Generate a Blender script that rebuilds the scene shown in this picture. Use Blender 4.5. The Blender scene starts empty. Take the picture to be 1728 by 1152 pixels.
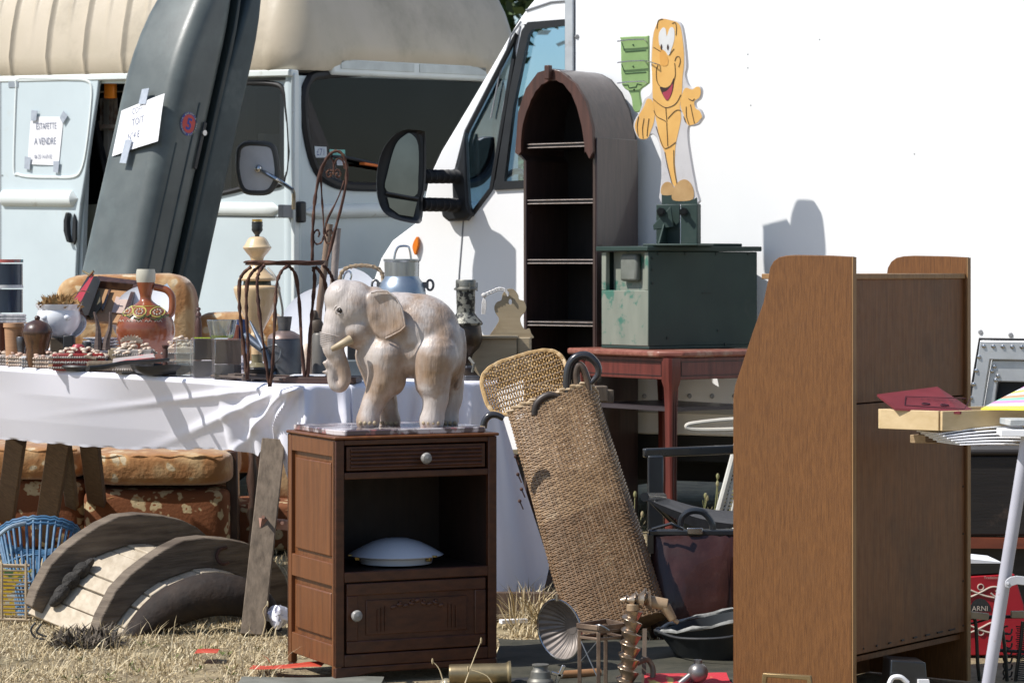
import bpy, math, random
from mathutils import Vector, Matrix, geometry, noise as mnoise
V = Vector
R = math.radians
rnd = random.Random(11)
SC = bpy.context.scene
COL = SC.collection
CAMZ, HZ, CXP, FP = 1.2, 450.0, 864.0, 4800.0
CAM = V((0, 0, CAMZ))
# ---- measuring helpers: a place seen at (px,py) in the photo, at distance Y from the camera ----
def P(px, py, Y): return V(((px-CXP)/FP*Y, Y, CAMZ-(py-HZ)/FP*Y))
def G(px, py): return P(px, py, CAMZ*FP/(py-HZ))
def S(n, Y): return n/FP*Y            # size of n photo pixels at distance Y

class Fr:
    """a flat frame standing in the world: origin, right, up, outward normal"""
    def __init__(s, o, a, b, n): s.o, s.a, s.b, s.n = V(o), V(a), V(b), V(n)
    def pt(s, u, v, w=0): return s.o+s.a*u+s.b*v+s.n*w
    def uv(s, px, py, w=0):
        d = P(px, py, 1.0)-CAM
        m = Matrix((s.a, s.b, -d)).transposed()
        r = m.inverted() @ (CAM-s.o-s.n*w)
        return (r[0], r[1])
    def uvs(s, pts, w=0): return [s.uv(x, y, w) for x, y in pts]
    def hit(s, px, py, w=0):
        u, v = s.uv(px, py, w); return s.pt(u, v, w)
def FrN(o, nx, ny, az=0.0):
    l = math.hypot(nx, ny); nx /= l; ny /= l
    return Fr(o, (-ny, nx, az), (0, 0, 1), (nx, ny, 0))
def Fr3(p0, p1, p2):
    a = (p1-p0).normalized(); n = a.cross(p2-p0).normalized(); b = n.cross(a)
    return Fr(p0, a, b, n)
FF = lambda Y: Fr((0, Y, 0), (1, 0, 0), (0, 0, 1), (0, -1, 0))

def cat(pts, k=6, closed=False):
    pts = [V(p) for p in pts]; n = len(pts); out = []
    for i in range(n if closed else n-1):
        p1, p2 = pts[i], pts[(i+1) % n]
        p0 = pts[i-1] if (closed or i > 0) else p1
        p3 = pts[(i+2) % n] if (closed or i+2 < n) else p2
        for j in range(k):
            t = j/k
            out.append(0.5*((2*p1)+(p2-p0)*t+(2*p0-5*p1+4*p2-p3)*t*t+(3*p1-p0-3*p2+p3)*t**3))
    if not closed: out.append(pts[-1])
    return out
def rrect(x0, y0, x1, y1, r, k=5):
    o = []
    for cx, cy, a0 in ((x1-r, y1-r, 0), (x0+r, y1-r, 90), (x0+r, y0+r, 180), (x1-r, y0+r, 270)):
        for i in range(k+1):
            a = R(a0+90*i/k); o.append((cx+r*math.cos(a), cy+r*math.sin(a)))
    return o
def ellp(cx, cy, rx, ry, k=24, a0=0, a1=360):
    return [(cx+rx*math.cos(R(a0+(a1-a0)*i/k)), cy+ry*math.sin(R(a0+(a1-a0)*i/k))) for i in range(k if a1-a0 == 360 else k+1)]

class MB:
    def __init__(s): s.v = []; s.f = []
    def add(s, vs, fs):
        o = len(s.v); s.v.extend([V(v) for v in vs]); s.f.extend([tuple(i+o for i in f) for f in fs]); return s
    def boxf(s, fr, u0, u1, v0, v1, w0, w1):
        vs = [fr.pt(u, v, w) for w in (w0, w1) for v in (v0, v1) for u in (u0, u1)]
        return s.add(vs, [(0, 1, 3, 2), (4, 6, 7, 5), (0, 4, 5, 1), (2, 3, 7, 6), (0, 2, 6, 4), (1, 5, 7, 3)])
    def box(s, c, sx, sy, sz, rz=0.0, rot=None):
        m = rot or Matrix.Rotation(rz, 3, 'Z'); c = V(c)
        fr = Fr(c, m @ V((1, 0, 0)), m @ V((0, 0, 1)), m @ V((0, 1, 0)))
        return s.boxf(fr, -sx/2, sx/2, -sz/2, sz/2, -sy/2, sy/2)
    def bar(s, p0, p1, w, h, up=(0, 0, 1)):
        p0, p1 = V(p0), V(p1); d = (p1-p0); L = d.length; d.normalize()
        x = d.cross(V(up)); x.normalize(); y = x.cross(d)
        fr = Fr(p0, x, d, y)
        return s.boxf(fr, -w/2, w/2, 0, L, -h/2, h/2)
    def ring(s, c, x, y, prof): return [c+x*a+y*b for a, b in prof]
    def loft(s, rings, cap=True, closed=True, loop=False):
        n = len(rings[0]); vs = [p for r in rings for p in r]; fs = []
        m = len(rings)
        for i in range(m if loop else m-1):
            for j in range(n if closed else n-1):
                a = i*n+j; b = i*n+(j+1) % n; i2 = (i+1) % m
                fs.append((a, b, i2*n+(j+1) % n, i2*n+j))
        if cap and not loop and closed:
            fs.append(tuple(range(n-1, -1, -1))); fs.append(tuple((m-1)*n+j for j in range(n)))
        return s.add(vs, fs)
    def cyl(s, p0, p1, r0, r1=None, n=16, cap=True):
        r1 = r0 if r1 is None else r1; p0, p1 = V(p0), V(p1)
        d = (p1-p0).normalized(); x = d.orthogonal().normalized(); y = d.cross(x)
        c = [(math.cos(2*math.pi*i/n), math.sin(2*math.pi*i/n)) for i in range(n)]
        return s.loft([[p0+(x*a+y*b)*r0 for a, b in c], [p1+(x*a+y*b)*r1 for a, b in c]], cap)
    def tube(s, pts, r, n=8, closed=False, twist=None, sc=1.0):
        pts = [V(p) for p in pts]; m = len(pts); rings = []; pv = None; acc = 0.0
        for i, p in enumerate(pts):
            if closed: t = pts[(i+1) % m]-pts[i-1]
            else: t = pts[min(i+1, m-1)]-pts[max(i-1, 0)]
            if t.length < 1e-9: t = V((0, 0, 1))
            t.normalize()
            if pv is None: pv = t.orthogonal().normalized()
            pv = (pv-t*pv.dot(t)); pv = pv.normalized() if pv.length > 1e-6 else t.orthogonal().normalized()
            y = t.cross(pv)
            if i: acc += (p-pts[i-1]).length
            rr = r(i/(m-1) if m > 1 else 0) if callable(r) else r
            ring = []
            for k in range(n):
                a = 2*math.pi*k/n; q = rr
                if twist: q = rr*(1+.38*math.cos(2*a+acc*twist))
                ring.append(p+(pv*math.cos(a)+y*math.sin(a)*sc)*q)
            rings.append(ring)
        return s.loft(rings, True, True, closed)
    def lathe(s, o, prof, ax=(0, 0, 1), n=32, cap=False, sx=1.0):
        o = V(o); d = V(ax).normalized(); x = (V((1, 0, 0)) if abs(d.x) < .9 else V((0, 1, 0)))
        x = (x-d*x.dot(d)).normalized(); y = d.cross(x)
        rings = [[o+d*h+(x*math.cos(2*math.pi*i/n)*sx+y*math.sin(2*math.pi*i/n))*max(r, 1e-5) for i in range(n)] for r, h in prof]
        return s.loft(rings, cap)
    def ell(s, c, r, rot=None, n=16, m=10):
        c = V(c); rx, ry, rz = (r, r, r) if isinstance(r, (int, float)) else r; rot = rot or Matrix.Identity(3)
        rings = []
        for i in range(m+1):
            a = math.pi*i/m; z = -math.cos(a); q = max(math.sin(a), 1e-4)
            rings.append([c+rot @ V((rx*q*math.cos(2*math.pi*j/n), ry*q*math.sin(2*math.pi*j/n), rz*z)) for j in range(n)])
        return s.loft(rings, False)
    def grid(s, f, nu, nv, closed=False):
        vs = [f(i/nu, j/nv) for j in range(nv+1) for i in range(nu+1)]
        return s.add(vs, [(j*(nu+1)+i, j*(nu+1)+i+1, (j+1)*(nu+1)+i+1, (j+1)*(nu+1)+i) for j in range(nv) for i in range(nu)])
    def extr(s, fr, outl, w0, w1, holes=()):
        """prism of a flat outline (uv pairs) with holes, from w0 (back) to w1 (front)"""
        if not holes:
            n = len(outl)
            return s.add([fr.pt(p[0], p[1], w0) for p in outl]+[fr.pt(p[0], p[1], w1) for p in outl],
                         [tuple(range(n-1, -1, -1)), tuple(range(n, 2*n))]+[(i, (i+1) % n, (i+1) % n+n, i+n) for i in range(n)])
        loops = [[V((p[0], p[1], 0)) for p in outl]]+[[V((p[0], p[1], 0)) for p in h] for h in holes]
        flat = [p for l in loops for p in l]; N = len(flat)
        tris = geometry.tessellate_polygon(loops)
        vs = [fr.pt(p.x, p.y, w0) for p in flat]+[fr.pt(p.x, p.y, w1) for p in flat]
        fs = []
        for t in tris:
            fs.append((t[0], t[1], t[2])); fs.append((t[2]+N, t[1]+N, t[0]+N))
        o = 0
        for l in loops:
            n = len(l)
            for i in range(n):
                a, b = o+i, o+(i+1) % n; fs.append((a, b, b+N, a+N))
            o += n
        return s.add(vs, fs)
    def xf(s, m):
        s.v = [m @ v for v in s.v]; return s

def _mesh(name, mb, mat, origin, smooth, ang):
    me = bpy.data.meshes.new(name)
    me.from_pydata([v-origin for v in mb.v], [], mb.f); me.validate()
    import bmesh
    b = bmesh.new(); b.from_mesh(me); bmesh.ops.recalc_face_normals(b, faces=b.faces); b.to_mesh(me); b.free()
    if mat is not None: me.materials.append(mat)
    if smooth:
        me.polygons.foreach_set('use_smooth', [True]*len(me.polygons))
        me.set_sharp_from_angle(angle=R(ang))
    me.update(); return me
ORG = {}
def thing(name, label, cat, loc, group=None):
    o = bpy.data.objects.new(name, None); COL.objects.link(o); o.location = V(loc); o.empty_display_size = .05
    o['label'] = label; o['category'] = cat
    if group: o['group'] = group
    ORG[o.name] = V(loc); return o
def part(name, mb, mat, par, label=None, smooth=True, ang=35, bev=0, kind=None):
    org = ORG[par.name]
    me = _mesh(name, mb, mat, org, smooth, ang)
    o = bpy.data.objects.new(name, me); COL.objects.link(o); o.parent = par; ORG[o.name] = org
    if par.type != 'EMPTY' and par.parent is None: pass
    if label: o['label'] = label
    if kind: o['kind'] = kind
    _bev(o, bev); return o
def _bev(o, bev):
    if bev:
        m = o.modifiers.new('edge', 'BEVEL'); m.width = bev; m.segments = 2; m.limit_method = 'ANGLE'; m.angle_limit = R(40); m.harden_normals = False
def solo(name, mb, mat, label, cat, group=None, smooth=True, ang=35, bev=0, kind=None):
    n = len(mb.v); c = V((sum(v.x for v in mb.v)/n, sum(v.y for v in mb.v)/n, min(v.z for v in mb.v)))
    if kind == 'structure': c = V((0, 0, 0))
    me = _mesh(name, mb, mat, c, smooth, ang)
    o = bpy.data.objects.new(name, me); COL.objects.link(o); o.location = c; ORG[o.name] = c
    if label: o['label'] = label
    if cat: o['category'] = cat
    if group: o['group'] = group
    if kind: o['kind'] = kind
    _bev(o, bev); return o
def text_mb(mb, fr, s, u, v, size, w=0.0, rot=0.0, sx=1.0, bold=0.0):
    cu = bpy.data.curves.new('txt', 'FONT'); cu.body = s; cu.size = 1; cu.offset = bold; cu.resolution_u = 2
    ob = bpy.data.objects.new('txt', cu); COL.objects.link(ob)
    dg = bpy.context.evaluated_depsgraph_get(); me = bpy.data.meshes.new_from_object(ob.evaluated_get(dg))
    xs = [q.co.x for q in me.vertices]; mx = (max(xs)+min(xs))/2
    c, sn = math.cos(rot), math.sin(rot); vs = []
    for q in me.vertices:
        x, y = (q.co.x-mx)*size*sx, q.co.y*size
        vs.append(fr.pt(u+x*c-y*sn, v+x*sn+y*c, w))
    mb.add(vs, [tuple(p.vertices) for p in me.polygons])
    bpy.data.objects.remove(ob); bpy.data.curves.remove(cu); bpy.data.meshes.remove(me)
    return mb

# ---------------- materials ----------------
_MC = {}
def mat(name, c1, c2=None, rough=.6, metal=0.0, scale=6.0, detail=6, st=(1, 1, 1), lo=.35, hi=.65, bump=.15, bs=None, bst=None,
        dirt=None, dscale=3.0, dlo=.55, dhi=.75, coat=0.0, trans=0.0, ior=1.45, rv=.12, spec=.5, bd=.002, sheen=0.0, sss=0.0):
    if name in _MC: return _MC[name]
    m = bpy.data.materials.new(name); m.use_nodes = True; nt = m.node_tree; N = nt.nodes; L = nt.links
    b = N['Principled BSDF']; tc = N.new('ShaderNodeTexCoord')
    def noise(sc, stv, det=detail, rgh=.55):
        mp = N.new('ShaderNodeMapping'); mp.inputs['Scale'].default_value = stv; L.new(tc.outputs['Object'], mp.inputs['Vector'])
        n = N.new('ShaderNodeTexNoise'); n.inputs['Scale'].default_value = sc; n.inputs['Detail'].default_value = det; n.inputs['Roughness'].default_value = rgh
        L.new(mp.outputs[0], n.inputs['Vector']); return n
    c2 = c2 or tuple(x*.8 for x in c1)
    n1 = noise(scale, st); r = N.new('ShaderNodeValToRGB')
    r.color_ramp.elements[0].position = lo; r.color_ramp.elements[1].position = hi
    r.color_ramp.elements[0].color = (*c2, 1); r.color_ramp.elements[1].color = (*c1, 1)
    L.new(n1.outputs['Fac'], r.inputs['Fac']); out = r.outputs['Color']
    if dirt:
        n2 = noise(dscale, (1, 1, 1), 8, .65); r2 = N.new('ShaderNodeValToRGB')
        r2.color_ramp.elements[0].position = dlo; r2.color_ramp.elements[1].position = dhi
        L.new(n2.outputs['Fac'], r2.inputs['Fac'])
        mx = N.new('ShaderNodeMix'); mx.data_type = 'RGBA'; L.new(r2.outputs['Color'], mx.inputs[0]); L.new(out, mx.inputs[6]); mx.inputs[7].default_value = (*dirt, 1)
        out = mx.outputs[2]
    L.new(out, b.inputs['Base Color'])
    b.inputs['Metallic'].default_value = metal; b.inputs['Coat Weight'].default_value = coat
    b.inputs['Transmission Weight'].default_value = trans; b.inputs['IOR'].default_value = ior
    b.inputs['Specular IOR Level'].default_value = spec
    if sheen: b.inputs['Sheen Weight'].default_value = sheen
    mr = N.new('ShaderNodeMapRange'); mr.inputs[3].default_value = max(0, rough-rv); mr.inputs[4].default_value = min(1, rough+rv)
    n3 = noise((bs or scale*2)*.7, (1, 1, 1)); L.new(n3.outputs['Fac'], mr.inputs[0]); L.new(mr.outputs[0], b.inputs['Roughness'])
    if bump:
        n4 = noise(bs or scale*4, bst or st); bp = N.new('ShaderNodeBump'); bp.inputs['Strength'].default_value = bump; bp.inputs['Distance'].default_value = bd
        L.new(n4.outputs['Fac'], bp.inputs['Height']); L.new(bp.outputs[0], b.inputs['Normal'])
    _MC[name] = m; return m
def wood(name, c1, c2, rough=.5, axis='z', scale=9, bump=.25, **k):
    st = {'z': (6, 6, .5), 'x': (.5, 6, 6), 'y': (6, .5, 6)}[axis]
    return mat(name, c1, c2, rough, scale=scale, st=st, lo=.3, hi=.7, bump=bump, bs=scale*3, **k)
def glass(name, col=(.9, .95, .95), rough=.03, alpha=.0, refl=.12, gl=1.0):
    if name in _MC: return _MC[name]
    m = bpy.data.materials.new(name); m.use_nodes = True; N = m.node_tree.nodes; L = m.node_tree.links
    for n in list(N): N.remove(n)
    o = N.new('ShaderNodeOutputMaterial'); g = N.new('ShaderNodeBsdfGlossy'); g.inputs['Roughness'].default_value = rough; g.inputs['Color'].default_value = (gl, gl, gl*1.06, 1)
    t = N.new('ShaderNodeBsdfTransparent'); t.inputs['Color'].default_value = (*col, 1)
    fr = N.new('ShaderNodeFresnel'); fr.inputs['IOR'].default_value = 1.5
    tc = N.new('ShaderNodeTexCoord'); nz = N.new('ShaderNodeTexNoise'); nz.inputs['Scale'].default_value = 2.5; L.new(tc.outputs['Object'], nz.inputs['Vector'])
    ad = N.new('ShaderNodeMath'); ad.operation = 'MULTIPLY_ADD'; ad.inputs[1].default_value = refl; L.new(nz.outputs['Fac'], ad.inputs[0]); L.new(fr.outputs[0], ad.inputs[2])
    mx = N.new('ShaderNodeMixShader'); L.new(ad.outputs[0], mx.inputs[0]); L.new(t.outputs[0], mx.inputs[1]); L.new(g.outputs[0], mx.inputs[2])
    if alpha:
        d = N.new('ShaderNodeBsdfDiffuse'); d.inputs['Color'].default_value = (*col, 1); m2 = N.new('ShaderNodeMixShader'); m2.inputs[0].default_value = alpha
        L.new(mx.outputs[0], m2.inputs[1]); L.new(d.outputs[0], m2.inputs[2]); mx = m2
    L.new(mx.outputs[0], o.inputs['Surface']); _MC[name] = m; return m

WHITE = mat('truck_white', (.88, .88, .88), (.84, .845, .85), .35, scale=1.5, bump=.02, dirt=(.72, .72, .70), dscale=1.2, dlo=.6, dhi=.9)
VANW = mat('old_van_paint', (.55, .63, .66), (.50, .575, .605), .4, scale=2, bump=.03, dirt=(.45, .46, .42), dscale=4, dlo=.62, dhi=.85, coat=.2)
TRIMW = mat('old_van_trim', (.72, .77, .76), (.66, .7, .69), .45, scale=3, bump=.05, dirt=(.4, .38, .32), dscale=9, dlo=.6, dhi=.8)
BEIGE = mat('roof_beige', (.52, .45, .35), (.46, .40, .30), .42, scale=3, bump=.35, bs=60, dirt=(.27, .23, .17), dscale=2.5, dlo=.5, dhi=.85)
BLACKP = mat('black_plastic', (.018, .02, .023), (.012, .013, .015), .42, scale=9, bump=.08, bs=80)
RUBBER = mat('rubber', (.012, .012, .014), None, .6, bump=.05)
DARKIN = mat('dark_interior', (.030, .032, .040), (.018, .02, .026), .9, bump=0)
CREAMIN = mat('pale_interior', (.42, .42, .42), (.34, .34, .34), .8, bump=0)
GLASSW = glass('van_glass', (.52, .56, .62), .02, refl=.02, gl=.35)
GLASST = glass('truck_glass', (.62, .78, .88), .02)
CHROME = mat('chrome', (.6, .6, .6), (.45, .45, .45), .22, 1.0, bump=.05)
ALU = mat('aluminium', (.62, .63, .64), (.52, .53, .54), .42, .8, scale=12, bump=.1, dirt=(.35, .33, .30), dscale=9)
PAPER = mat('paper', (.82, .82, .84), (.78, .78, .8), .8, scale=4, bump=.1, bs=14, bd=.006)
INK = mat('faint_ink', (.22, .24, .32), None, .8, bump=0)
TAPE = mat('grey_tape', (.42, .46, .52), (.33, .37, .43), .5, scale=30, bump=.4, bs=60)

# ---------------- world, sun, camera ----------------
SUN = V((-.60, -.22, .77)).normalized()
w = bpy.data.worlds.new('World'); SC.world = w; w.use_nodes = True
nt = w.node_tree; bg = nt.nodes['Background']; sky = nt.nodes.new('ShaderNodeTexSky'); sky.sky_type = 'NISHITA'; sky.sun_disc = False
sky.sun_elevation = math.asin(SUN.z); sky.sun_rotation = math.atan2(SUN.x, SUN.y) % (2*math.pi); sky.dust_density = .7; sky.ozone_density = 1.5
nt.links.new(sky.outputs[0], bg.inputs[0]); bg.inputs[1].default_value = .14
sl = bpy.data.lights.new('sun', 'SUN'); sl.energy = 5.7; sl.angle = R(.5); sl.color = (1, .965, .91)
so = bpy.data.objects.new('sun', sl); COL.objects.link(so); so.rotation_euler = (-SUN).to_track_quat('-Z', 'Y').to_euler(); so.location = (-5, -2, 8)
cd = bpy.data.cameras.new('camera'); co = bpy.data.objects.new('camera', cd); COL.objects.link(co); SC.camera = co
co.location = CAM; co.rotation_euler = (R(90), 0, 0); cd.lens = 100; cd.sensor_width = 36; cd.shift_y = -126/1728; cd.clip_end = 2000; cd.clip_start = .1
cd.dof.use_dof = True; cd.dof.focus_distance = 8.9; cd.dof.aperture_fstop = 14
SC.view_settings.view_transform = 'Standard'; SC.view_settings.look = 'None'; SC.view_settings.exposure = 0

# ---------------- ground ----------------
def straw_mat(name, cols, rough=.9):
    m = bpy.data.materials.new(name); m.use_nodes = True; N = m.node_tree.nodes; L = m.node_tree.links; b = N['Principled BSDF']
    g = N.new('ShaderNodeNewGeometry'); r = N.new('ShaderNodeValToRGB'); e = r.color_ramp.elements
    for i, c in enumerate(cols):
        el = e[i] if i < 2 else e.new(i/(len(cols)-1))
        el.position = i/(len(cols)-1); el.color = (*c, 1)
    L.new(g.outputs['Random Per Island'], r.inputs[0]); L.new(r.outputs[0], b.inputs['Base Color']); b.inputs['Roughness'].default_value = rough
    b.inputs['Specular IOR Level'].default_value = .25
    return m
GROUND = mat('dry_ground', (.36, .29, .17), (.20, .15, .09), .95, scale=9, detail=10, bump=.8, bs=50, bd=.02, dirt=(.11, .10, .05), dscale=1.3, dlo=.5, dhi=.75)
gm = MB()
def gf(u, v):
    x = (u-.5); y = v
    X = x*abs(x)*4*600 if abs(x) > .02 else x*48; Y = -40+40*min(v*4, 1)+(max(0, v-.25)/.75)**2*900
    near = 1 if (abs(X) < 6 and 5 < Y < 13) else 0
    return V((X, Y, .012*mnoise.noise(V((X*3, Y*3, 0)))*near-.006))
gm.grid(gf, 160, 200)
solo('ground', gm, GROUND, None, None, kind='structure')
# ================= OLD PALE VAN (left, behind) =================
EO = V((-1.12, 14.6, 0))
SF = FrN(EO, -.55, -.835, -.02); FV = FrN(EO, .835, -.55, .03)
van = thing('camper_van', 'old pale blue-grey camper van with raised beige ribbed roof, sliding door half open', 'van', EO)
def seg(pts, k=6): return [tuple(p)[:2] for p in cat([(x, y, 0) for x, y in pts], k, True)]
uL = SF.uv(-330, 118)[0]; vT = 2.21
hole1 = SF.uvs([(150, 141), (330, 141), (330, 690), (130, 690)])
hole2 = SF.uvs(seg([(350, 141), (420, 140), (462, 142), (478, 152), (485, 185), (489, 240), (488, 285), (480, 306), (462, 314), (420, 315), (350, 315)], 3))
mb = MB(); mb.extr(SF, [(uL, .35), (-.012, .35), (-.012, vT-.03), (uL, vT-.03)], -.03, 0, [hole1, hole2])
# rounded pillar between side and front
mb.tube([EO+V((0, 0, .35))+SF.n*-.03+FV.n*-.03, EO+V((0, 0, vT-.03))+SF.n*-.03+FV.n*-.03], .045, 16)
part('side_panel', mb, VANW, van)
wsp = seg([(522, 133), (545, 126), (600, 122), (700, 120), (800, 121), (832, 128), (846, 160), (840, 250), (818, 298), (780, 312), (690, 315), (600, 315), (560, 308), (532, 285), (516, 230), (511, 165)], 4)
wsu = FV.uvs(wsp)
mb = MB(); mb.extr(FV, [(.012, .35), (2.1, .35), (2.1, vT+.0), (.012, vT-.03)], -.03, 0, [wsu])
part('front_panel', mb, VANW, van)
def pill(fr, u0, u1, v, h, t, n=10):
    m = MB(); rings = []
    N = 16
    for i in range(N+1):
        u = u0+(u1-u0)*i/N; e = min(1, math.sin(math.pi*min(max(i/N, .0), 1))*6+.05)
        rings.append([fr.pt(u, v+h/2*e*math.cos(math.pi*k/n), t*e*math.sin(math.pi*k/n)+.0005) for k in range(n+1)])
    m.loft(rings, False, False); return m
a, b = FV.uv(512, 358), FV.uv(840, 352); m = pill(FV, a[0], a[0]+1.7, a[1], .075, .035); part('belt_moulding', m, TRIMW, van)
a, b = SF.uv(340, 352), SF.uv(474, 352); m = pill(SF, a[0]-.3, b[0], a[1], .07, .02); part('belt_moulding', m, TRIMW, van)
for x0, x1 in ((-200, -4),):
    a, b = SF.uv(x0, 335), SF.uv(x1, 335); m = pill(SF, a[0], b[0], a[1], .085, .03); part('belt_moulding', m, TRIMW, van)
# gutter, door seam, hinge strip
mb = MB(); mb.boxf(SF, uL, .01, vT-.035, vT, -.03, .035)
mb.boxf(FV, -.02, .02, .35, vT-.02, -.004, .02)
part('gutter', mb, TRIMW, van, bev=.006)
mb = MB(); mb.boxf(SF, -.018, -.010, .35, vT-.04, .001, .004); mb.boxf(SF, SF.uv(375, 125)[0], -.02, vT-.052, vT-.040, .001, .012)
u0, v0 = SF.uv(340, 365); mb.boxf(SF, u0, -.06, v0, v0+.004, .0, .002)
part('seam', mb, mat('seam_dark', (.09, .09, .09), None, .7), van)
# sliding door
door = MB(); do = SF.uvs([(-330, 127), (173, 129), (170, 160), (161, 220), (151, 290), (142, 345), (137, 400), (134, 460), (133, 700), (-330, 700)])
door.extr(SF, do, .006, .03); dr = part('sliding_door', door, VANW, van, bev=.006)
mb = MB(); rr = SF.uvs(seg([(30, 134), (60, 133), (120, 134), (145, 136), (155, 148), (153, 190), (146, 250), (138, 285), (125, 298), (90, 299), (50, 298), (30, 294), (24, 285), (26, 200), (28, 150)], 4), .03)
mb.tube([SF.pt(u, v, .030) for u, v in rr], .008, 6, True)
m = pill(SF, SF.uv(4, 335)[0], SF.uv(138, 335)[0], SF.uv(70, 335)[1], .088, .03); mb.add([v+SF.n*.03 for v in m.v], m.f)
mb.boxf(SF, *SF.uv(0, 296), *[0, 0, 0, 0]) if False else None
part('door_pressing', mb, TRIMW, dr)
mb = MB(); u, v = SF.uv(3, 296, .03); mb.boxf(SF, u-.5, u+.01, v-.004, v+.004, .03, .032); u, v = SF.uv(1, 200, .03); mb.boxf(SF, u-.004, u+.004, .35, v+.3, .0305, .0322)
part('seam', mb, mat('seam_grey', (.3, .33, .34), None, .7), dr)
mb = MB(); hu = SF.uvs([(117, 358), (113, 372), (113, 390), (118, 408), (124, 410), (120, 395), (119, 375), (121, 360)], .03); mb.extr(SF, hu, .031, .06)
hu = SF.uvs([(127, 360), (131, 372), (131, 405), (127, 414), (124, 400), (125, 375)], .03); mb.extr(SF, hu, .031, .045)
part('handle', mb, BLACKP, dr, bev=.004)
mb = MB(); u, v = SF.uv(23, 140, .03); mb.boxf(SF, u-.035, u+.035, v-.025, v+.02, .031, .034); part('rail_gap_shadow', mb, mat('shade_blue_grey', (.3, .34, .38), None, .5), dr)  # thin plate coloured as the bluish shadow in the door's upper gap
# inside of the van, seen through door gap and panes
mb = MB(); IN = Fr(EO, SF.a, (0, 0, 1), FV.a)        # w runs inwards
mb.boxf(IN, uL, -.04, .3, .36, .04, 1.9); mb.boxf(IN, uL, -1.2, .36, 2.15, 1.2, 1.24); mb.boxf(IN, uL, -.04, 2.16, 2.2, .04, 2.0)
mb.boxf(IN, -2.6, -2.56, .36, 2.16, .05, 1.3); mb.boxf(IN, -1.3, -1.26, .36, 2.16, .75, 1.9)
mb.boxf(IN, -2.6, -.04, .36, 2.16, 1.86, 1.9)
part('cabin_lining', mb, DARKIN, van)
mb = MB()
mb.boxf(IN, -1.24, -1.22, .9, 2.1, .8, 1.0); mb.boxf(IN, -.9, -.86, 1.2, 2.15, 1.75, 1.85); mb.boxf(IN, -.5, -.46, 1.5, 2.15, 1.8, 1.84)
mb.boxf(IN, -1.0, -.96, 1.0, 2.1, .5, .58); mb.boxf(IN, -.42, -.40, 1.3, 2.1, .42, .5); mb.boxf(IN, -1.15, -1.1, 1.2, 1.9, 1.15, 1.5)
u, v = SF.uv(186, 240, -.3); mb.boxf(SF, u-.03, u, .5, 2.12, -.32, -.28); mb.boxf(SF, u-.2, u+.05, v+.08, v+.12, -.36, -.34)
part('curtain', mb, CREAMIN, van)
mb = MB(); u, v = SF.uv(183, 152, -.05); mb.boxf(SF, u-.045, u+.03, v-.045, v+.045, -.09, -.06); part('indicator_lamp', mb, mat('orange_plastic', (.8, .25, .02), (.7, .2, .02), .4), van, bev=.008)
mb = MB()
for i in range(5):
    u, v = SF.uv(172+i*6, 190, -.3); mb.boxf(SF, u-.006, u+.01, v-.1, v+.08, -.30, -.29)
u, v = SF.uv(165, 210, -.2); mb.boxf(SF, u-.1, u+.35, v-.02, v, -.25, -.23)
part('curtain', mb, mat('curtain_stripes', (.55, .52, .5), (.3, .2, .16), .8, scale=30), van)
mb = MB(); u, v = SF.uv(160, 240, -.1); mb.bar(SF.hit(160, 205, -.1), SF.hit(182, 300, -.1), .03, .02); part('door_strut', mb, BLACKP, van)
mb = MB(); u, v = SF.uv(150, 400, -.2); mb.boxf(SF, u-.1, u+.2, .4, v+.18, -.25, -.2); part('kitchen_unit', mb, mat('old_cream', (.42, .43, .36), None, .6), van)
# seats and wheel silhouettes
mb = MB()
mb.ell(IN.pt(-.55, 1.28, .55), (.22, .2, .32)); mb.ell(IN.pt(-.55, 1.3, 1.35), (.22, .2, .35))
mb.tube([IN.pt(-.28+.19*math.cos(t/24*6.283)*.3, 1.37+.19*math.sin(t/24*6.283), .5+.19*math.cos(t/24*6.283)) for t in range(24)], .016, 8, True)
part('seat', mb, mat('seat_dark', (.05, .045, .05), None, .8), van)
mb = MB(); u, v = FV.uv(730, 160, -.1); mb.boxf(FV, u-.18, u+.18, v-.05, v+.05, -.14, -.1); mb.tube([FV.hit(742, 152, -.08), FV.hit(738, 140, -.06), FV.hit(736, 126, -.03)], .008)
part('rear_view_mirror', mb, BLACKP, van)
# glazing
mb = MB(); mb.tube([FV.pt(u, v, .002) for u, v in wsu], .026, 8, True); part('windscreen_seal', mb, RUBBER, van)
mb = MB(); mb.extr(FV, wsu, -.016, -.012); ws = part('windscreen', mb, GLASSW, van)
mb = MB(); mb.extr(SF, hole2, -.016, -.012); sw = part('side_window', mb, GLASSW, van)
mb = MB(); mb.tube([SF.pt(u, v, .002) for u, v in hole2], .014, 8, True); part('window_seal', mb, RUBBER, sw)
for (x0, y0, x1, y1, c, nm) in ((531, 247, 551, 266, (.6, .66, .72), 'tax_disc'), (556, 252, 582, 268, (.2, .55, .5), 'sticker'), (568, 269, 583, 279, (.6, .65, .75), 'sticker')):
    mb = MB(); mb.extr(FV, FV.uvs([(x0, y0), (x1, y0+1), (x1+1, y1), (x0+1, y1)], -.009), -.0105, -.009); part(nm, mb, mat('sticker_%d' % x0, c, None, .6), ws)
mb = MB(); text_mb(mb, FV, '£71', *FV.uv(541, 262, -.008), .05, -.0085); part('lettering', mb, mat('ink_blue', (.1, .12, .3), None, .7), ws)
mb = MB(); mb.tube([FV.hit(700, 292, .02), FV.hit(660, 283, .03), FV.hit(585, 266, .02), FV.hit(560, 264, .012)], .009); wp = part('wiper', mb, BLACKP, van)
mb = MB(); mb.bar(FV.hit(611, 276, .045), FV.hit(672, 286, .045), .035, .012); part('orange_cover', mb, mat('orange_cloth', (.75, .18, .03), None, .7), wp)
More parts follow.
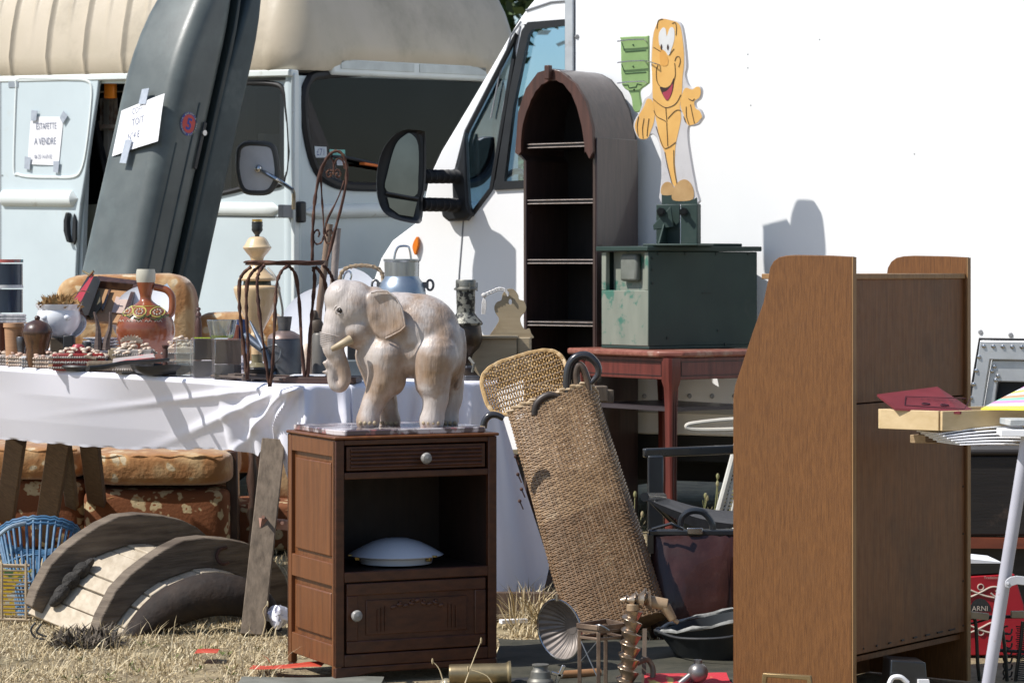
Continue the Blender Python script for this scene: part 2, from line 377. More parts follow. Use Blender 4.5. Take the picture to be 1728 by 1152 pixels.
# door mirror
MFR = FrN(SF.hit(436, 285, .32), -.2, -.98)
mb = MB(); o = MFR.uvs(seg([(402, 262), (405, 250), (416, 243), (440, 243), (456, 246), (463, 258), (467, 290), (463, 308), (452, 323), (430, 325), (414, 322), (406, 310), (401, 285)], 4))
mb.extr(MFR, o, -.03, 0); mr = part('door_mirror', mb, mat('mirror_back', (.62, .62, .64), (.54, .54, .56), .45, scale=12), van, bev=.008)
mb = MB(); mb.tube([MFR.pt(u, v, -.01) for u, v in o], .016, 8, True); part('mirror_rim', mb, mat('rim_dark', (.06, .06, .06), None, .4), mr)
mb = MB(); mb.tube(cat([MFR.hit(436, 285, .012), MFR.hit(465, 302, .03), SF.hit(487, 316, .2), SF.hit(495, 325, .14), SF.hit(495, 352, .09)], 4), .011, 8); mb.ell(MFR.hit(436, 285, .012), .022)
part('mirror_stalk', mb, CHROME, mr)
mb = MB(); mb.boxf(SF, *sorted((SF.uv(489, 0)[0], SF.uv(498, 0)[0])), SF.uv(495, 368)[1], SF.uv(495, 346)[1], .01, .10)
part('mirror_bracket', mb, mat('bracket_grey', (.3, .31, .33), None, .5), mr, bev=.004)
mb = MB(); mb.boxf(FV, -.01, .045, SF.uv(495, 376)[1], SF.uv(495, 340)[1], .015, .05); part('door_hinge', mb, BLACKP, van, bev=.01)
# raised roof
RZ = [(-.03, 0), (-.04, .02), (-.04, .10), (-.02, .24), (.015, .38), (.07, .52), (.16, .66), (.30, .78), (.5, .87), (.75, .92), (1.0, .94)]
plan = []                                   # (rear distance, across, normal rear, normal across)
Rr = .17
nside = 420
for i in range(nside+1): plan.append((4.2-(4.2-Rr)*i/nside, 0, 0, -1))
for k in range(1, 12): a = R(90*k/12); plan.append((Rr-Rr*math.sin(a), Rr-Rr*math.cos(a), -math.sin(a), -math.cos(a)))
for i in range(41): plan.append((0, Rr+(2.12-2*Rr)*i/40, -1, 0))
for k in range(1, 14): a = R(90*k/13); plan.append((Rr-Rr*math.cos(a), 2.12-Rr+Rr*math.sin(a), -math.cos(a), math.sin(a)))
plan.append((3, 2.12, 0, 1))
RI0 = -SF.uv(152, 112)[0]
def ribs(i, h):
    if i < .95: return 0
    d = (i-RI0) % .27; r = 0
    for c, hh in ((.0, 0), (.27, 0), (.135, .36)):
        if h >= hh: r = max(r, math.exp(-((d-c)/.013)**2)*min(1, (h-hh)*6+.3 if hh else min(1, .2+h*9)))
    return r*.022
rings = []
for ins, h in RZ:
    ring = []
    for i, j, ni, nj in plan:
        d = ins*(1.0 if nj == -1 or nj == 1 else 1.25)-ribs(i, h) if True else 0
        # crown: front faces swell
        q = (i-ni*d, j-nj*d)
        bulge = .0
        if nj != -1 and ni < -.5 and h > .05: bulge = .03*math.sin(math.pi*min(j/2.12, 1))
        z = vT+h*(1-.16*(1 if ni < -.9 else 0)*0)
        pz = EO-SF.a*(q[0]-bulge*ni*0)+FV.a*q[1]+V((0, 0, z))
        if .25 < j < 1.75 and ni < -.9 and h < .11: pz.z += .055*min(1, (j-.25)*5, (1.75-j)*5)
        ring.append(pz)
    rings.append(ring)
mb = MB(); mb.loft(rings, False, False); part('raised_roof', mb, BEIGE, van, ang=60)
mb = MB(); mb.boxf(FV, .27, 1.78, vT-.02, vT+.075, -.02, .045); rv_ = part('roof_vent', mb, TRIMW, van, bev=.018)
mb = MB(); mb.boxf(FV, .34, 1.0, vT+.012, vT+.058, .046, .05); mb.boxf(FV, 1.05, 1.7, vT+.012, vT+.058, .046, .05); part('vent_panel', mb, mat('vent_white', (.6, .64, .62), None, .6), rv_, bev=.008)
mb = MB(); mb.cyl(EO+IN.n*1.0-SF.a*3.6+V((0, 0, .33))-IN.n*.95, EO-SF.a*3.6+IN.n*.3+V((0, 0, .33)), .33, n=28)
mb.cyl(EO-SF.a*.75+IN.n*.05+V((0, 0, .33)), EO-SF.a*.75+IN.n*.3+V((0, 0, .33)), .33, n=28); part('wheel', mb, RUBBER, van)
# taped paper on sliding door
pf = Fr(SF.hit(75, 237, .034), SF.a, SF.b, SF.n)
pap = MB(); po = SF.uvs([(52, 197), (107, 197), (99, 279), (46, 277)], .034)
c0 = [SF.pt(u, v, .033) for u, v in po]
def pg(u, v):
    a = c0[3].lerp(c0[2], u); b = c0[0].lerp(c0[1], u); p = a.lerp(b, v); return p+SF.n*(.001*math.sin(u*7+v*3)+(.012*max(0, .1-v)*4*math.sin(u*math.pi)))
pap.grid(pg, 10, 10)
sg = solo('paper_sign', pap, PAPER, 'white handwritten ESTAFETTE for-sale sheet taped on the van sliding door', 'paper sign')
t = MB()
for s_, x, y, z in (('ESTAFETTE', 78, 218, .05), ('A VENDRE', 76, 244, .055), ('06·25·14-69-02', 73, 268, .034)):
    u, v = SF.uv(x, y, .035); text_mb(t, SF, s_, u, v, z, .0352, rot=.01, sx=.62)
part('handwriting', t, INK, sg)
for q in (((53, 186), (63, 187), (61, 204), (52, 204)), ((107, 187), (114, 196), (106, 209), (101, 199)), ((42, 264), (52, 266), (50, 287), (41, 284)), ((90, 272), (100, 272), (98, 292), (90, 290))):
    t = MB(); t.extr(SF, SF.uvs(q, .042), .041, .043); part('tape', t, TAPE, sg)

# ================= ROOF BOX leaning on the van =================
b0 = P(163, 862, 13.75); t0 = P(377, -95, 14.25)
dx = (t0-b0).normalized(); e_ = V((.80, -.60, 0)); e_ = (e_-dx*e_.dot(dx)).normalized(); f_ = dx.cross(e_)     # f_: outward?
if f_.y > 0: f_ = -f_
RB = Fr(b0, e_, dx, f_); Lb = (t0-b0).length
rb = thing('roof_box', 'dark grey-green car roof box standing on end against the van', 'roof box', b0)
GREY = mat('roof_box_plastic', (.112, .128, .124), (.08, .094, .092), .4, scale=5, bump=.12, bs=120, dirt=(.14, .17, .165), dscale=3, dlo=.5, dhi=.8)
GREYD = mat('roof_box_base', (.045, .065, .07), (.03, .045, .05), .48, scale=6, bump=.15, bs=90, dirt=(.09, .11, .11), dscale=4)
def secrings(w0, w1, dep, back, r, taper=.14, n=26):
    rings = []
    for i in range(n+1):
        t = i/n; e = 1-max(0, (t-.80)/.20)**2.2*.45-max(0, (.06-t)/.06)*.1
        eh = 1-max(0, (t-.72)/.28)**1.8*.75-max(0, (.08-t)/.08)*.3
        prof = rrect(w0*e, back, w1*e, back+dep*eh, min(r, dep*eh*.45), 6)
        rings.append([RB.pt(a, t*Lb, b) for a, b in prof])
    return rings
W = .202
mb = MB(); mb.loft(secrings(-W, W, .30, .0, .085)); lid = part('lid', mb, GREY, rb, ang=50)
mb = MB(); mb.loft(secrings(-W*1.02, W*1.02, .03, -.022, .006)); part('rim', mb, mat('rim_black', (.02, .03, .03), None, .5), rb)
mb = MB(); mb.loft([[q for q in r] for r in secrings(-W*1.0, W*1.0, .17, -.188, .03)]); part('base', mb, GREYD, rb, ang=50)
mb = MB()
for x in (.30, .72): pass
mb.cyl(RB.pt(W+.001, 0, .06)+dx*((P(348, 218, 13.8)-b0).dot(dx)), RB.pt(W+.02, 0, .06)+dx*((P(348, 218, 13.8)-b0).dot(dx)), .014); part('lock', mb, CHROME, rb)
mb = MB(); hh = (P(340, 240, 13.8)-b0).dot(dx)
mb.boxf(Fr(RB.pt(W+.002, hh, .06), f_, dx, e_), -.012, .012, -.12, .12, 0, .008); part('latch', mb, BLACKP, rb, bev=.004)
ridge = MB(); hr0, hr1 = .9, Lb*.62
ridge.tube([RB.pt(W*.99, .2, .215), RB.pt(W*.99, Lb*.62, .215)], .006, 6)
ridge.tube([RB.pt(W*1.0, .1, .12), RB.pt(W*1.0, Lb*.7, .12)], .006, 6)
part('moulded_line', ridge, GREYD, rb)
# round warranty sticker (on the lid's right side, facing the lens)
KF = Fr(RB.pt(W+.0025, (P(322, 208, 13.8)-b0).dot(dx), .165), -f_, dx, e_)
sd = (P(322, 208, 13.6)-b0).dot(dx)
LF = Fr(RB.pt(W-.06, sd, .3025), e_, dx, f_)
SFR = KF
st = MB(); st.lathe(SFR.pt(0, 0, 0), [(0, .001), (.058, .001)], SFR.n, 40); sk = part('warranty_sticker', st, mat('sticker_blue', (.03, .05, .3), None, .4), rb)
st = MB(); st.lathe(SFR.pt(0, 0, 0), [(0, .002), (.045, .002)], SFR.n, 40); part('red_disc', st, mat('sticker_red', (.55, .05, .04), None, .4), sk)
st = MB(); text_mb(st, SFR, '5', 0, -.028, .08, .003, bold=.03); part('numeral', st, mat('sticker_blue2', (.03, .04, .3), None, .4), sk)
st = MB()
for k in range(3):
    for i, ch in enumerate('GARANTIA'):
        a = R(90-(k*120+(i-3.5)*13)); rr_ = .0475
        text_mb(st, SFR, ch, rr_*math.cos(a), rr_*math.sin(a), .0135, .003, rot=a-math.pi/2)
part('lettering', st, mat('sticker_yellow', (.7, .7, .3), None, .4), sk)
# sheet taped across the lid
wl = .302
def lidp(px, py, w=wl): return RB.hit(px, py, w)
c1 = [RB.hit(205, 187, .305), RB.hit(278, 158, .34), RB.hit(266, 238, .335), RB.hit(189, 264, .305)]
pap = MB()
def pg2(u, v):
    p = c1[3].lerp(c1[2], u).lerp(c1[0].lerp(c1[1], u), v); return p+RB.n*(.002*math.sin(u*math.pi)+.002*math.sin(u*5+v*4)*u)
pap.grid(pg2, 12, 10); sg = solo('paper_sign', pap, PAPER, 'white handwritten COFFRE DE TOIT sheet taped on the leaning roof box', 'paper sign')
PF2 = Fr3(c1[3]+RB.n*.0045, c1[2]+RB.n*.0045, c1[0]+RB.n*.0045)
t = MB()
for s_, x, y, z in (('COFFRE DE', 241, 187, .045), ('TOIT', 232, 210, .055), ('N°4 E', 225, 234, .05)):
    u, v = PF2.uv(x, y, .0); text_mb(t, PF2, s_, u, v, z, 0, sx=.7)
part('handwriting', t, INK, sg)
for q in (((240, 151), (252, 149), (246, 176), (234, 176)), ((212, 236), (223, 236), (213, 276), (202, 275))):
    t = MB(); t.extr(RB, RB.uvs(q, .33), .329, .332); part('tape', t, TAPE, sg)

# ================= WHITE BOX TRUCK =================
WO = V((.717, 13.22, 0)); WF = FrN(WO, -.45, -.893)
truck = thing('box_truck', 'big white box truck parked behind the stall, cab facing left', 'truck', WF.hit(966, 700))
ue = WF.uv(969, 400)[0]; zb = .42
BODY = Fr(WO, WF.a, WF.b, -WF.n)
mb = MB(); mb.boxf(BODY, ue, 4.6, zb, 3.6, 0, 2.2); cargo = part('cargo_box', mb, WHITE, truck, bev=.01)
mb = MB(); mb.boxf(BODY, ue-.045, ue-.001, zb, 3.6, -.012, .05); part('corner_profile', mb, ALU, cargo, bev=.004)
mb = MB(); mb.boxf(BODY, ue, 4.6, zb+.10, zb+.13, -.012, .001); part('side_rail', mb, mat('rail_grey', (.5, .5, .5), None, .5), cargo, bev=.003)
mb = MB()
for px, py in [(1088+38*i, 668) for i in range(6)]+[(1655, 560), (1706, 565), (1610, 556), (974, 62), (974, 225)]:
    mb.cyl(WF.hit(px, py, 0), WF.hit(px, py, .006), .012, .008, 10)
for px, py in ((1543, 260), (1383, 67), (1262, 92), (1267, 178), (1262, 115)):
    mb.cyl(WF.hit(px, py, 0), WF.hit(px, py, .0015), .0035, .003, 8)
part('rivet', mb, mat('rivet_grey', (.38, .38, .39), None, .4, .3), cargo)
mb = MB(); mb.boxf(BODY, ue+.1, 4.5, .18, zb-.005, .35, 1.9); mb.boxf(BODY, ue+.1, 4.5, .30, zb-.004, .02, .1); part('chassis_shade_box', mb, mat('underside_shade_black', (.02, .02, .02), None, .8), truck)  # underframe as black boxes, added to keep the space under the truck dark
mb = MB()
for u in (1.1, 3.4):
    mb.cyl(BODY.pt(u, .37, .12), BODY.pt(u, .37, .4), .37, n=30)
part('wheel', mb, RUBBER, truck)
# cab side
wc = -.03
cabo = [(992, -40), (940, -22), (905, -4), (890, 14), (872, 40), (835, 104), (790, 180), (745, 255), (724, 300), (716, 340), (712, 368), (690, 385), (662, 406), (643, 436), (630, 475), (622, 540), (620, 620), (622, 760), (992, 760)]
q1 = [(873, 57), (867, 100), (830, 318), (797, 362), (770, 369), (768, 300), (788, 222)]
q2 = [(882, 52), (892, 42), (966, 36), (966, 309), (839, 316), (843, 280), (862, 150)]
mb = MB(); mb.extr(WF, WF.uvs(cabo, wc), wc-.05, wc, [WF.uvs(q1, wc), WF.uvs(q2, wc)])
cab = part('cab', mb, WHITE, truck, bev=.006)
mb = MB(); co_ = WF.uvs(cabo[1:13], wc)              # roof/windscreen/hood skin running across the cab
ring0 = [WF.pt(u, v, wc-.02) for u, v in co_]; 
fs0 = [WF.pt(u-.03, v+.01, wc-.12) for u, v in co_]; fs1 = [WF.pt(u-.05, v+.015, wc-.5) for u, v in co_]
mb.loft([ring0, fs0], False, False); part('cab_edge', mb, WHITE, cab)
mb = MB(); mb.loft([[WF.pt(u-.01, v-.02, wc-.1) for u, v in co_[9:]], [WF.pt(u, v-.02, wc-1.6) for u, v in co_[9:]]], False, False)
mb.boxf(BODY, WF.uv(640, 500)[0], ue, .3, .9, .1, 1.7); part('bonnet', mb, WHITE, cab)
mb = MB(); mb.boxf(BODY, WF.uv(640, 500)[0]+.05, ue+.0, .12, .5, .15, 1.6); part('underbody', mb, RUBBER, cab)
# far cab side with its own window openings, and interior
mb = MB(); ua = WF.uv(640, 500)[0]; mb.boxf(WF, ua, ue, .5, 1.36, wc-1.75, wc-1.7); mb.boxf(WF, ue-.08, ue, 1.36, 2.2, wc-1.75, wc-1.7); mb.bar(WF.pt(ue-1.0, 1.36, wc-1.72), WF.pt(ue-.55, 2.2, wc-1.72), .07, .05); part('cab_side', mb, WHITE, cab)
mb = MB(); us = WF.uv(905, 300)[0]
mb.boxf(BODY, us+.02, us+.2, 1.0, 1.72, .25, .75); mb.boxf(BODY, us+.05, us+.18, 1.74, 1.95, .38, .62)
mb.boxf(BODY, us-.8, us-.4, .8, 1.38, .15, 1.6)
part('seat', mb, mat('cab_dark', (.035, .035, .04), None, .8), cab, bev=.03)
mb = MB(); mb.ell(BODY.pt(us-.08, 1.80, .35), (.09, .09, .07)); part('cap', mb, mat('green_cap', (.02, .35, .16), None, .7), cab)
mb = MB(); mb.ell(BODY.pt(us-.10, 1.72, .38), (.12, .1, .06)); part('headrest_cover', mb, mat('red_cover', (.4, .06, .07), None, .7), cab)
mb = MB(); c = BODY.pt(us-.42, 1.5, .45); mb.tube([c+BODY.n*.2*math.cos(a/24*6.283)+(BODY.a*.5+V((0, 0, .85))).normalized()*.2*math.sin(a/24*6.283) for a in range(24)], .016, 8, True); part('steering_wheel', mb, BLACKP, cab)
mb = MB(); mb.extr(WF, WF.uvs(q1, wc), wc-.03, wc-.026); g1 = part('quarter_window', mb, GLASST, cab)
mb = MB(); mb.extr(WF, WF.uvs(q2, wc), wc-.03, wc-.026); g2 = part('door_window', mb, GLASST, cab)
mb = MB(); mb.tube([WF.pt(*p, wc+.001) for p in WF.uvs(q1, wc)], .013, 6, True); part('window_seal', mb, BLACKP, g1)
mb = MB()
mb.extr(WF, WF.uvs([(882, 52), (892, 38), (966, 32), (966, 42), (900, 50), (893, 60), (868, 180), (853, 300), (853, 306), (966, 300), (966, 314), (836, 321), (841, 285), (862, 150)], wc), wc-.02, wc+.012); part('window_frame', mb, BLACKP, g2)
mb = MB()
for pts, t_ in (([(879, 36), (862, 60), (842, 130), (828, 200)], .004), ([(782, 372), (775, 460), (770, 560), (768, 760)], .004), ([(888, 18), (930, 4), (966, 1)], .006), ([(878, 44), (850, 180), (833, 318), (790, 372)], .005)):
    mb.tube([WF.hit(x, y, wc+.0005) for x, y in pts], t_, 6)
part('door_seam', mb, mat('seam_truck', (.25, .26, .28), None, .6), cab)
mb = MB(); mb.extr(WF, WF.uvs(seg([(707, 399), (701, 408), (699, 418), (703, 430), (706, 424), (709, 410)], 3), wc), wc+.001, wc+.02); part('side_indicator', mb, mat('amber', (.85, .22, .01), None, .25), cab, bev=.004)
# door mirror on corrugated arms
mb = MB(); mb.extr(WF, WF.uvs([(767, 287), (776, 283), (790, 222), (793, 300), (796, 345), (801, 362), (790, 372), (762, 374), (752, 366), (750, 356), (770, 350)], wc+.01), wc+.001, wc+.05); mp_ = part('mirror_base', mb, BLACKP, cab, bev=.012)
MF = FrN(WF.hit(720, 320, .30), .15, -.99)
for y0, y1 in ((298, 298), (345, 346)):
    mb = MB(); a = MF.hit(712, y0, -.03); b = WF.hit(770, y1, .02)
    n = 60; mb.tube([a.lerp(b, i/n) for i in range(n+1)], lambda t: .030+.005*math.sin(t*n*1.9), 12); part('corrugated_arm', mb, RUBBER, mp_)
mh = [(718, 228), (712, 221), (698, 219), (680, 220), (664, 229), (648, 250), (639, 275), (636, 305), (638, 335), (648, 358), (668, 370), (700, 377), (712, 372), (713, 340), (717, 320), (719, 280)]
mo = MF.uvs(seg(mh, 4)); mc = (sum(p[0] for p in mo)/len(mo), sum(p[1] for p in mo)/len(mo))
mb = MB(); rings = []
for sc_, w_ in ((1, 0), (1.0, -.02), (.97, -.06), (.85, -.11), (.6, -.14), (.2, -.15)):
    rings.append([MF.pt(mc[0]+(u-mc[0])*sc_, mc[1]+(v-mc[1])*sc_, w_) for u, v in mo])
inn = seg([(712, 232), (698, 226), (682, 228), (668, 238), (654, 275), (652, 320), (656, 345), (668, 360), (700, 368), (706, 355), (712, 320), (714, 280)], 4)
rings = [[MF.pt(*p, -.02) for p in MF.uvs(seg([(714, 232), (706, 226), (697, 224), (684, 225), (670, 234), (658, 254), (651, 278), (649, 305), (650, 332), (656, 350), (674, 361), (700, 368), (707, 362), (709, 335), (713, 318), (715, 280)], 4))]]+rings
mb.loft(rings, True); mm = part('mirror_housing', mb, BLACKP, mp_, ang=50)
MIR = mat('mirror_glass', (.16, .18, .21), None, .03, 1.0, bump=0, rv=.0)
mb = MB(); mb.extr(MF, MF.uvs(seg([(694, 226), (684, 228), (668, 245), (655, 290), (653, 322), (700, 331), (706, 300), (706, 245)], 4)), -.012, -.008); part('mirror_glass', mb, MIR, mm)
mb = MB(); mb.extr(MF, MF.uvs([(654, 333), (658, 350), (674, 362), (698, 366), (704, 341)]), -.012, -.008); part('mirror_glass', mb, MIR, mm)
mb = MB(); mb.tube([MF.hit(652, 326, -.004), MF.hit(706, 336, -.004)], .008); part('mirror_divider', mb, BLACKP, mm)

# leaning riveted aluminium frame
AF = FrN(P(1640, 650, 10.9), -.35, -.94)
af = thing('hatch_frame', 'riveted aluminium hatch frame leaning against the truck at far right', 'hatch frame', AF.hit(1650, 690))
def quad_frame(o, i, w0, w1, nm, m_):
    mb = MB(); mb.extr(AF, AF.uvs(o, 0), w0, w1, [AF.uvs(i, 0)]); return part(nm, mb, m_, af, bev=.004)
quad_frame([(1654, 574), (1900, 578), (1900, 700), (1634, 700)], [(1671, 607), (1850, 610), (1850, 690), (1657, 690)], -.03, .0, 'outer_frame', ALU)
quad_frame([(1672, 607), (1849, 610), (1849, 689), (1658, 689)], [(1682, 644), (1820, 647), (1820, 684), (1676, 684)], -.05, -.02, 'inner_frame', ALU)
mb = MB()
for i in range(9):
    x, y = 1660+i*16, 584; mb.ell(AF.hit(x, y+i*.3, .002), .0085, n=8, m=5)
for i in range(6):
    mb.ell(AF.hit(1652-i*4.6, 602+i*23, .002), .0085, n=8, m=5)
for x, y in ((1678, 618), (1684, 634), (1674, 626), (1680, 641)): mb.ell(AF.hit(x, y, -.018), .0085, n=8, m=5)
part('rivet', mb, CHROME, af)
mb = MB(); mb.extr(AF, AF.uvs([(1676, 640), (1830, 640), (1830, 700), (1666, 700)], 0), -.08, -.06); part('backing', mb, RUBBER, af)
mb = MB(); mb.tube([AF.hit(x, y, -.02) for x, y in ((1634, 690), (1653, 572), (1900, 576))], .006); part('rubber_edge', mb, RUBBER, af)

# trees far behind
def leaf_crown(mb, c, rx, rz, n, s, seed):
    r_ = random.Random(seed); cl = [(V((r_.gauss(0, .5), r_.gauss(0, .5), r_.gauss(0, .5)))) for _ in range(26)]
    for _ in range(n):
        k = r_.choice(cl); p = V((k.x*rx+r_.gauss(0, .2)*rx, k.y*rx+r_.gauss(0, .2)*rx, k.z*rz+r_.gauss(0, .16)*rz))+c
        a = V((r_.uniform(-1, 1), r_.uniform(-1, 1), r_.uniform(-1, 1))).normalized(); b = a.orthogonal().normalized()
        mb.add([p-a*s, p+b*s*.5, p+a*s, p-b*s*.5], [(0, 1, 2, 3)])
LEAF = straw_mat('dark_leaves', [(.02, .045, .015), (.04, .08, .025), (.07, .12, .04), (.03, .05, .02)], .6)
BARK = mat('bark', (.10, .07, .05), (.06, .045, .03), .9, scale=20, bump=.6)
for i, (x, Y, h, lab) in enumerate(((-.6, 44, 9.5, 'dark pine showing between the two vans, treetop only'), (2.6, 62, 5.6, 'dark low tree seen through the truck cab door window'))):
    t = thing('tree', lab, 'tree', (x, Y, 0))
    mb = MB(); mb.tube([V((x, Y, 0)), V((x+.1, Y, h*.4)), V((x-.1, Y, h*.8))], lambda q: .3*(1-q*.7)); 
    for k in range(7):
        a = k*2.4; mb.tube([V((x, Y, h*(.35+k*.07))), V((x+1.6*math.cos(a), Y+1.6*math.sin(a), h*(.45+k*.07)))], lambda q: .1*(1-q*.8), 6)
    part('trunk', mb, BARK, t)
    mb = MB(); leaf_crown(mb, V((x+(1.0 if i == 0 else 0), Y, h*(.72 if i == 0 else .55))), 2.0 if i == 0 else 3.0, 1.9 if i == 0 else 1.2, 4200, .16, i+3); part('crown', mb, LEAF, t, smooth=False)
# ================= FURNITURE =================
def dirs(nx, ny):
    l = math.hypot(nx, ny); return V((nx/l, ny/l, 0)), V((-ny/l, nx/l, 0))
# ---- arched bookcase ----
BO = V(((1005-CXP)/FP*12.92, 12.92, 0)); BF = FrN(BO, -.6, -.8)
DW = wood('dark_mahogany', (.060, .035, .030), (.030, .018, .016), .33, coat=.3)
DWI = wood('inner_shade_wood', (.012, .008, .007), (.007, .005, .005), .6)  # for shelves and back board: interior shade put into the wood colour
RBW = wood('red_brown_frame', (.085, .036, .026), (.045, .02, .015), .5)
bk = thing('bookcase', 'tall dark wooden bookcase with arched top and empty shelves against the truck', 'bookcase', BF.hit(940, 880))
arch_o = [(1005, 900), (1005, 268), (1002, 225), (992, 180), (978, 150), (960, 128), (944, 119), (932, 116), (918, 120), (903, 133), (890, 155), (880, 185), (876, 225), (874, 262), (883, 270), (884, 900)]
ao = BF.uvs(arch_o)
scal = []
pts = [(884, 262), (884, 235), (888, 205), (897, 178), (905, 160), (915, 146), (930, 136), (944, 136), (957, 143), (972, 165), (982, 195), (989, 230), (992, 262)]
for i, p in enumerate(cat([(x, y, 0) for x, y in pts], 4)):
    scal.append((p[0], p[1]+2.2*abs(math.sin(i*.9))))
ai = BF.uvs([(887, 880), (887, 262)]+scal[1:-1]+[(997, 262), (997, 880)])
fr_o = BF.uvs([(1005, 256), (1004, 215), (993, 172), (975, 142), (950, 122), (932, 117), (912, 123), (892, 150), (879, 190), (874, 258), (879, 262), (884, 256)]+scal[1:-1]+[(993, 256), (999, 268)])
mb = MB(); mb.extr(BF, fr_o, 0, .022); part('scalloped_arch', mb, RBW, bk, bev=.003)
dep = .33
mb = MB(); ushell = [(u, v) for u, v in ao]
inner = [(u*.0+ (u), v) for u, v in BF.uvs([(1000, 898), (1000, 268), (997, 228), (988, 186), (974, 156), (958, 136), (944, 126), (932, 123), (919, 127), (906, 139), (894, 160), (885, 188), (881, 225), (880, 262), (888, 272), (888, 898)])]
n_ = len(ao)
rings = [[BF.pt(u, v, -dep) for u, v in ao], [BF.pt(u, v, 0) for u, v in ao], [BF.pt(u, v, 0) for u, v in inner], [BF.pt(u, v, -dep+.0) for u, v in inner]]
mb.loft(rings, False, True); part('carcass', mb, DW, bk, ang=30, bev=.003)
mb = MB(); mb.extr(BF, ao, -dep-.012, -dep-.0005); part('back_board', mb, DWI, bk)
mb = MB(); uo, vo = BF.uv(1005, 232); bx = Fr(BO, BF.n*-1, BF.b, BF.a); mb.boxf(bx, .0, dep, .0, vo, .001, .007)
part('side_panel', mb, DW, bk, bev=.003)
EDGE = mat('worn_edge', (.42, .36, .33), (.3, .24, .2), .5, scale=30)
for y in (243, 339, 441, 547, 655):
    mb = MB(); ul = BF.uv(888, y)[0]; ur = BF.uv(1000, y)[0]; v = BF.uv(1000, y)[1]
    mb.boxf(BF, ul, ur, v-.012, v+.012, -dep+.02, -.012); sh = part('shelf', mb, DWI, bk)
    for dv in (-.010, .006):
        mb = MB(); mb.boxf(BF, ul, ur, v+dv, v+dv+.0035, -.011, -.007); part('shelf_edge', mb, EDGE, sh)
mb = MB(); u, v = BF.uv(933, 124); mb.boxf(BF, u-.014, u+.014, v-.03, v+.035, .0225, .05); part('keystone', mb, RBW, bk, bev=.004)

# ---- red writing table ----
RO = V((.685, 12.3, 0)); zt = .835; dl = V((-.6, .8, 0)); dr_ = V((.8, .6, 0)); TL, TR = .66, .52
RW = wood('red_stained_wood', (.15, .030, .022), (.075, .014, .011), .42, coat=.15, axis='z')
RWT = wood('red_table_top', (.30, .12, .085), (.17, .05, .035), .4, axis='x', dirt=(.45, .36, .28), dscale=8)
BLK = mat('ebony_line', (.02, .012, .012), None, .5)
tb = thing('writing_table', 'dark red wooden table with inlaid legs carrying the green metal chest', 'table', RO+(dl*TL+dr_*TR)/2)
TF = Fr(RO, dr_, (0, 0, 1), -dl)       # front frame: u along dr_, w outward (towards camera-right)
mb = MB(); mb.extr(Fr(RO+V((0, 0, zt)), dr_, dl, V((0, 0, 1))), [(-.03, .05), (.05, -.03), (TR+.03, -.03), (TR+.03, TL+.03), (-.03, TL+.03)], -.028, 0)
part('table_top', mb, RWT, tb, bev=.009)
mb = MB()
mb.boxf(TF, .02, TR-.02, zt-.125, zt-.03, -.02, 0); LF_ = Fr(RO, dl, (0, 0, 1), -dr_)
mb.boxf(LF_, .02, TL-.02, zt-.125, zt-.03, -.02, 0)
part('apron', mb, RW, tb, bev=.003)
mb = MB()
for fr, L_ in ((TF, TR), (LF_, TL)):
    for (a, b, c, d) in ((.06, L_-.06, zt-.05, zt-.047), (.06, L_-.06, zt-.11, zt-.107), (.06, .063, zt-.11, zt-.05), (L_-.063, L_-.06, zt-.11, zt-.05)):
        mb.boxf(fr, a, b, c, d, .0, .002)
part('inlay_line', mb, BLK, tb)
for a, b in ((0, 0), (TR-.05, 0), (0, TL-.05), (TR-.05, TL-.05)):
    mb = MB(); c = RO+dr_*(a+.025)+dl*(b+.025)
    rings = []
    for z, q in ((0, .019), (.05, .022), (.3, .02), (.6, .023), (zt-.16, .026), (zt-.13, .034), (zt-.03, .034)):
        rings.append([c+dr_*(q*i)+dl*(q*j)+V((0, 0, z)) for i, j in ((-1, -.7), (-.7, -1), (.7, -1), (1, -.7), (1, .7), (.7, 1), (-.7, 1), (-1, .7))])
    mb.loft(rings); lg = part('leg', mb, RW, tb, ang=30)
    mb = MB(); mb.boxf(Fr(c, dr_, V((0, 0, 1)), -dl), -.006, -.003, .05, zt-.15, .0225, .0255); mb.boxf(Fr(c, dr_, V((0, 0, 1)), -dl), .006, .009, .05, zt-.15, .0225, .0255)
    part('inlay_line', mb, BLK, lg)
mb = MB(); mb.boxf(Fr(RO+V((0, 0, .58)), dr_, dl, V((0, 0, 1))), .03, TR-.03, .03, TL-.02, -.008, .008); part('stretcher_shelf', mb, mat('dark_shelf', (.05, .04, .045), None, .4), tb)

# ---- green metal chest ----
GO = P(1095, 588, 12.52); GO.z = zt; gdl = V((-.6, .8, 0)); gdr = V((.84, .54, 0)).normalized(); GH, GL, GR = .452, .335, .60
GRN = mat('green_paint', (.022, .045, .037), (.015, .033, .028), .6, scale=4, bump=.2, dirt=(.05, .06, .05), dscale=7, dlo=.58, dhi=.8)
GRNL = mat('green_paint_flaked', (.23, .245, .20), (.17, .19, .155), .6, scale=10, st=(1, 1, .25), bump=.4, dirt=(.05, .15, .11), dscale=9, dlo=.54, dhi=.6)
ch = thing('metal_chest', 'green painted metal chest with flaking end panel on the red table', 'chest', GO)
GF = Fr(GO, gdr, (0, 0, 1), -gdl); GLF = Fr(GO, -gdl, (0, 0, 1), -gdr)   # left face: u goes from far (-) to near (0)
mb = MB(); tp = Fr(GO, gdr, gdl, (0, 0, 1))
mb.extr(tp, [(0, 0), (GR, 0), (GR, GL), (0, GL)], 0.001, .015)
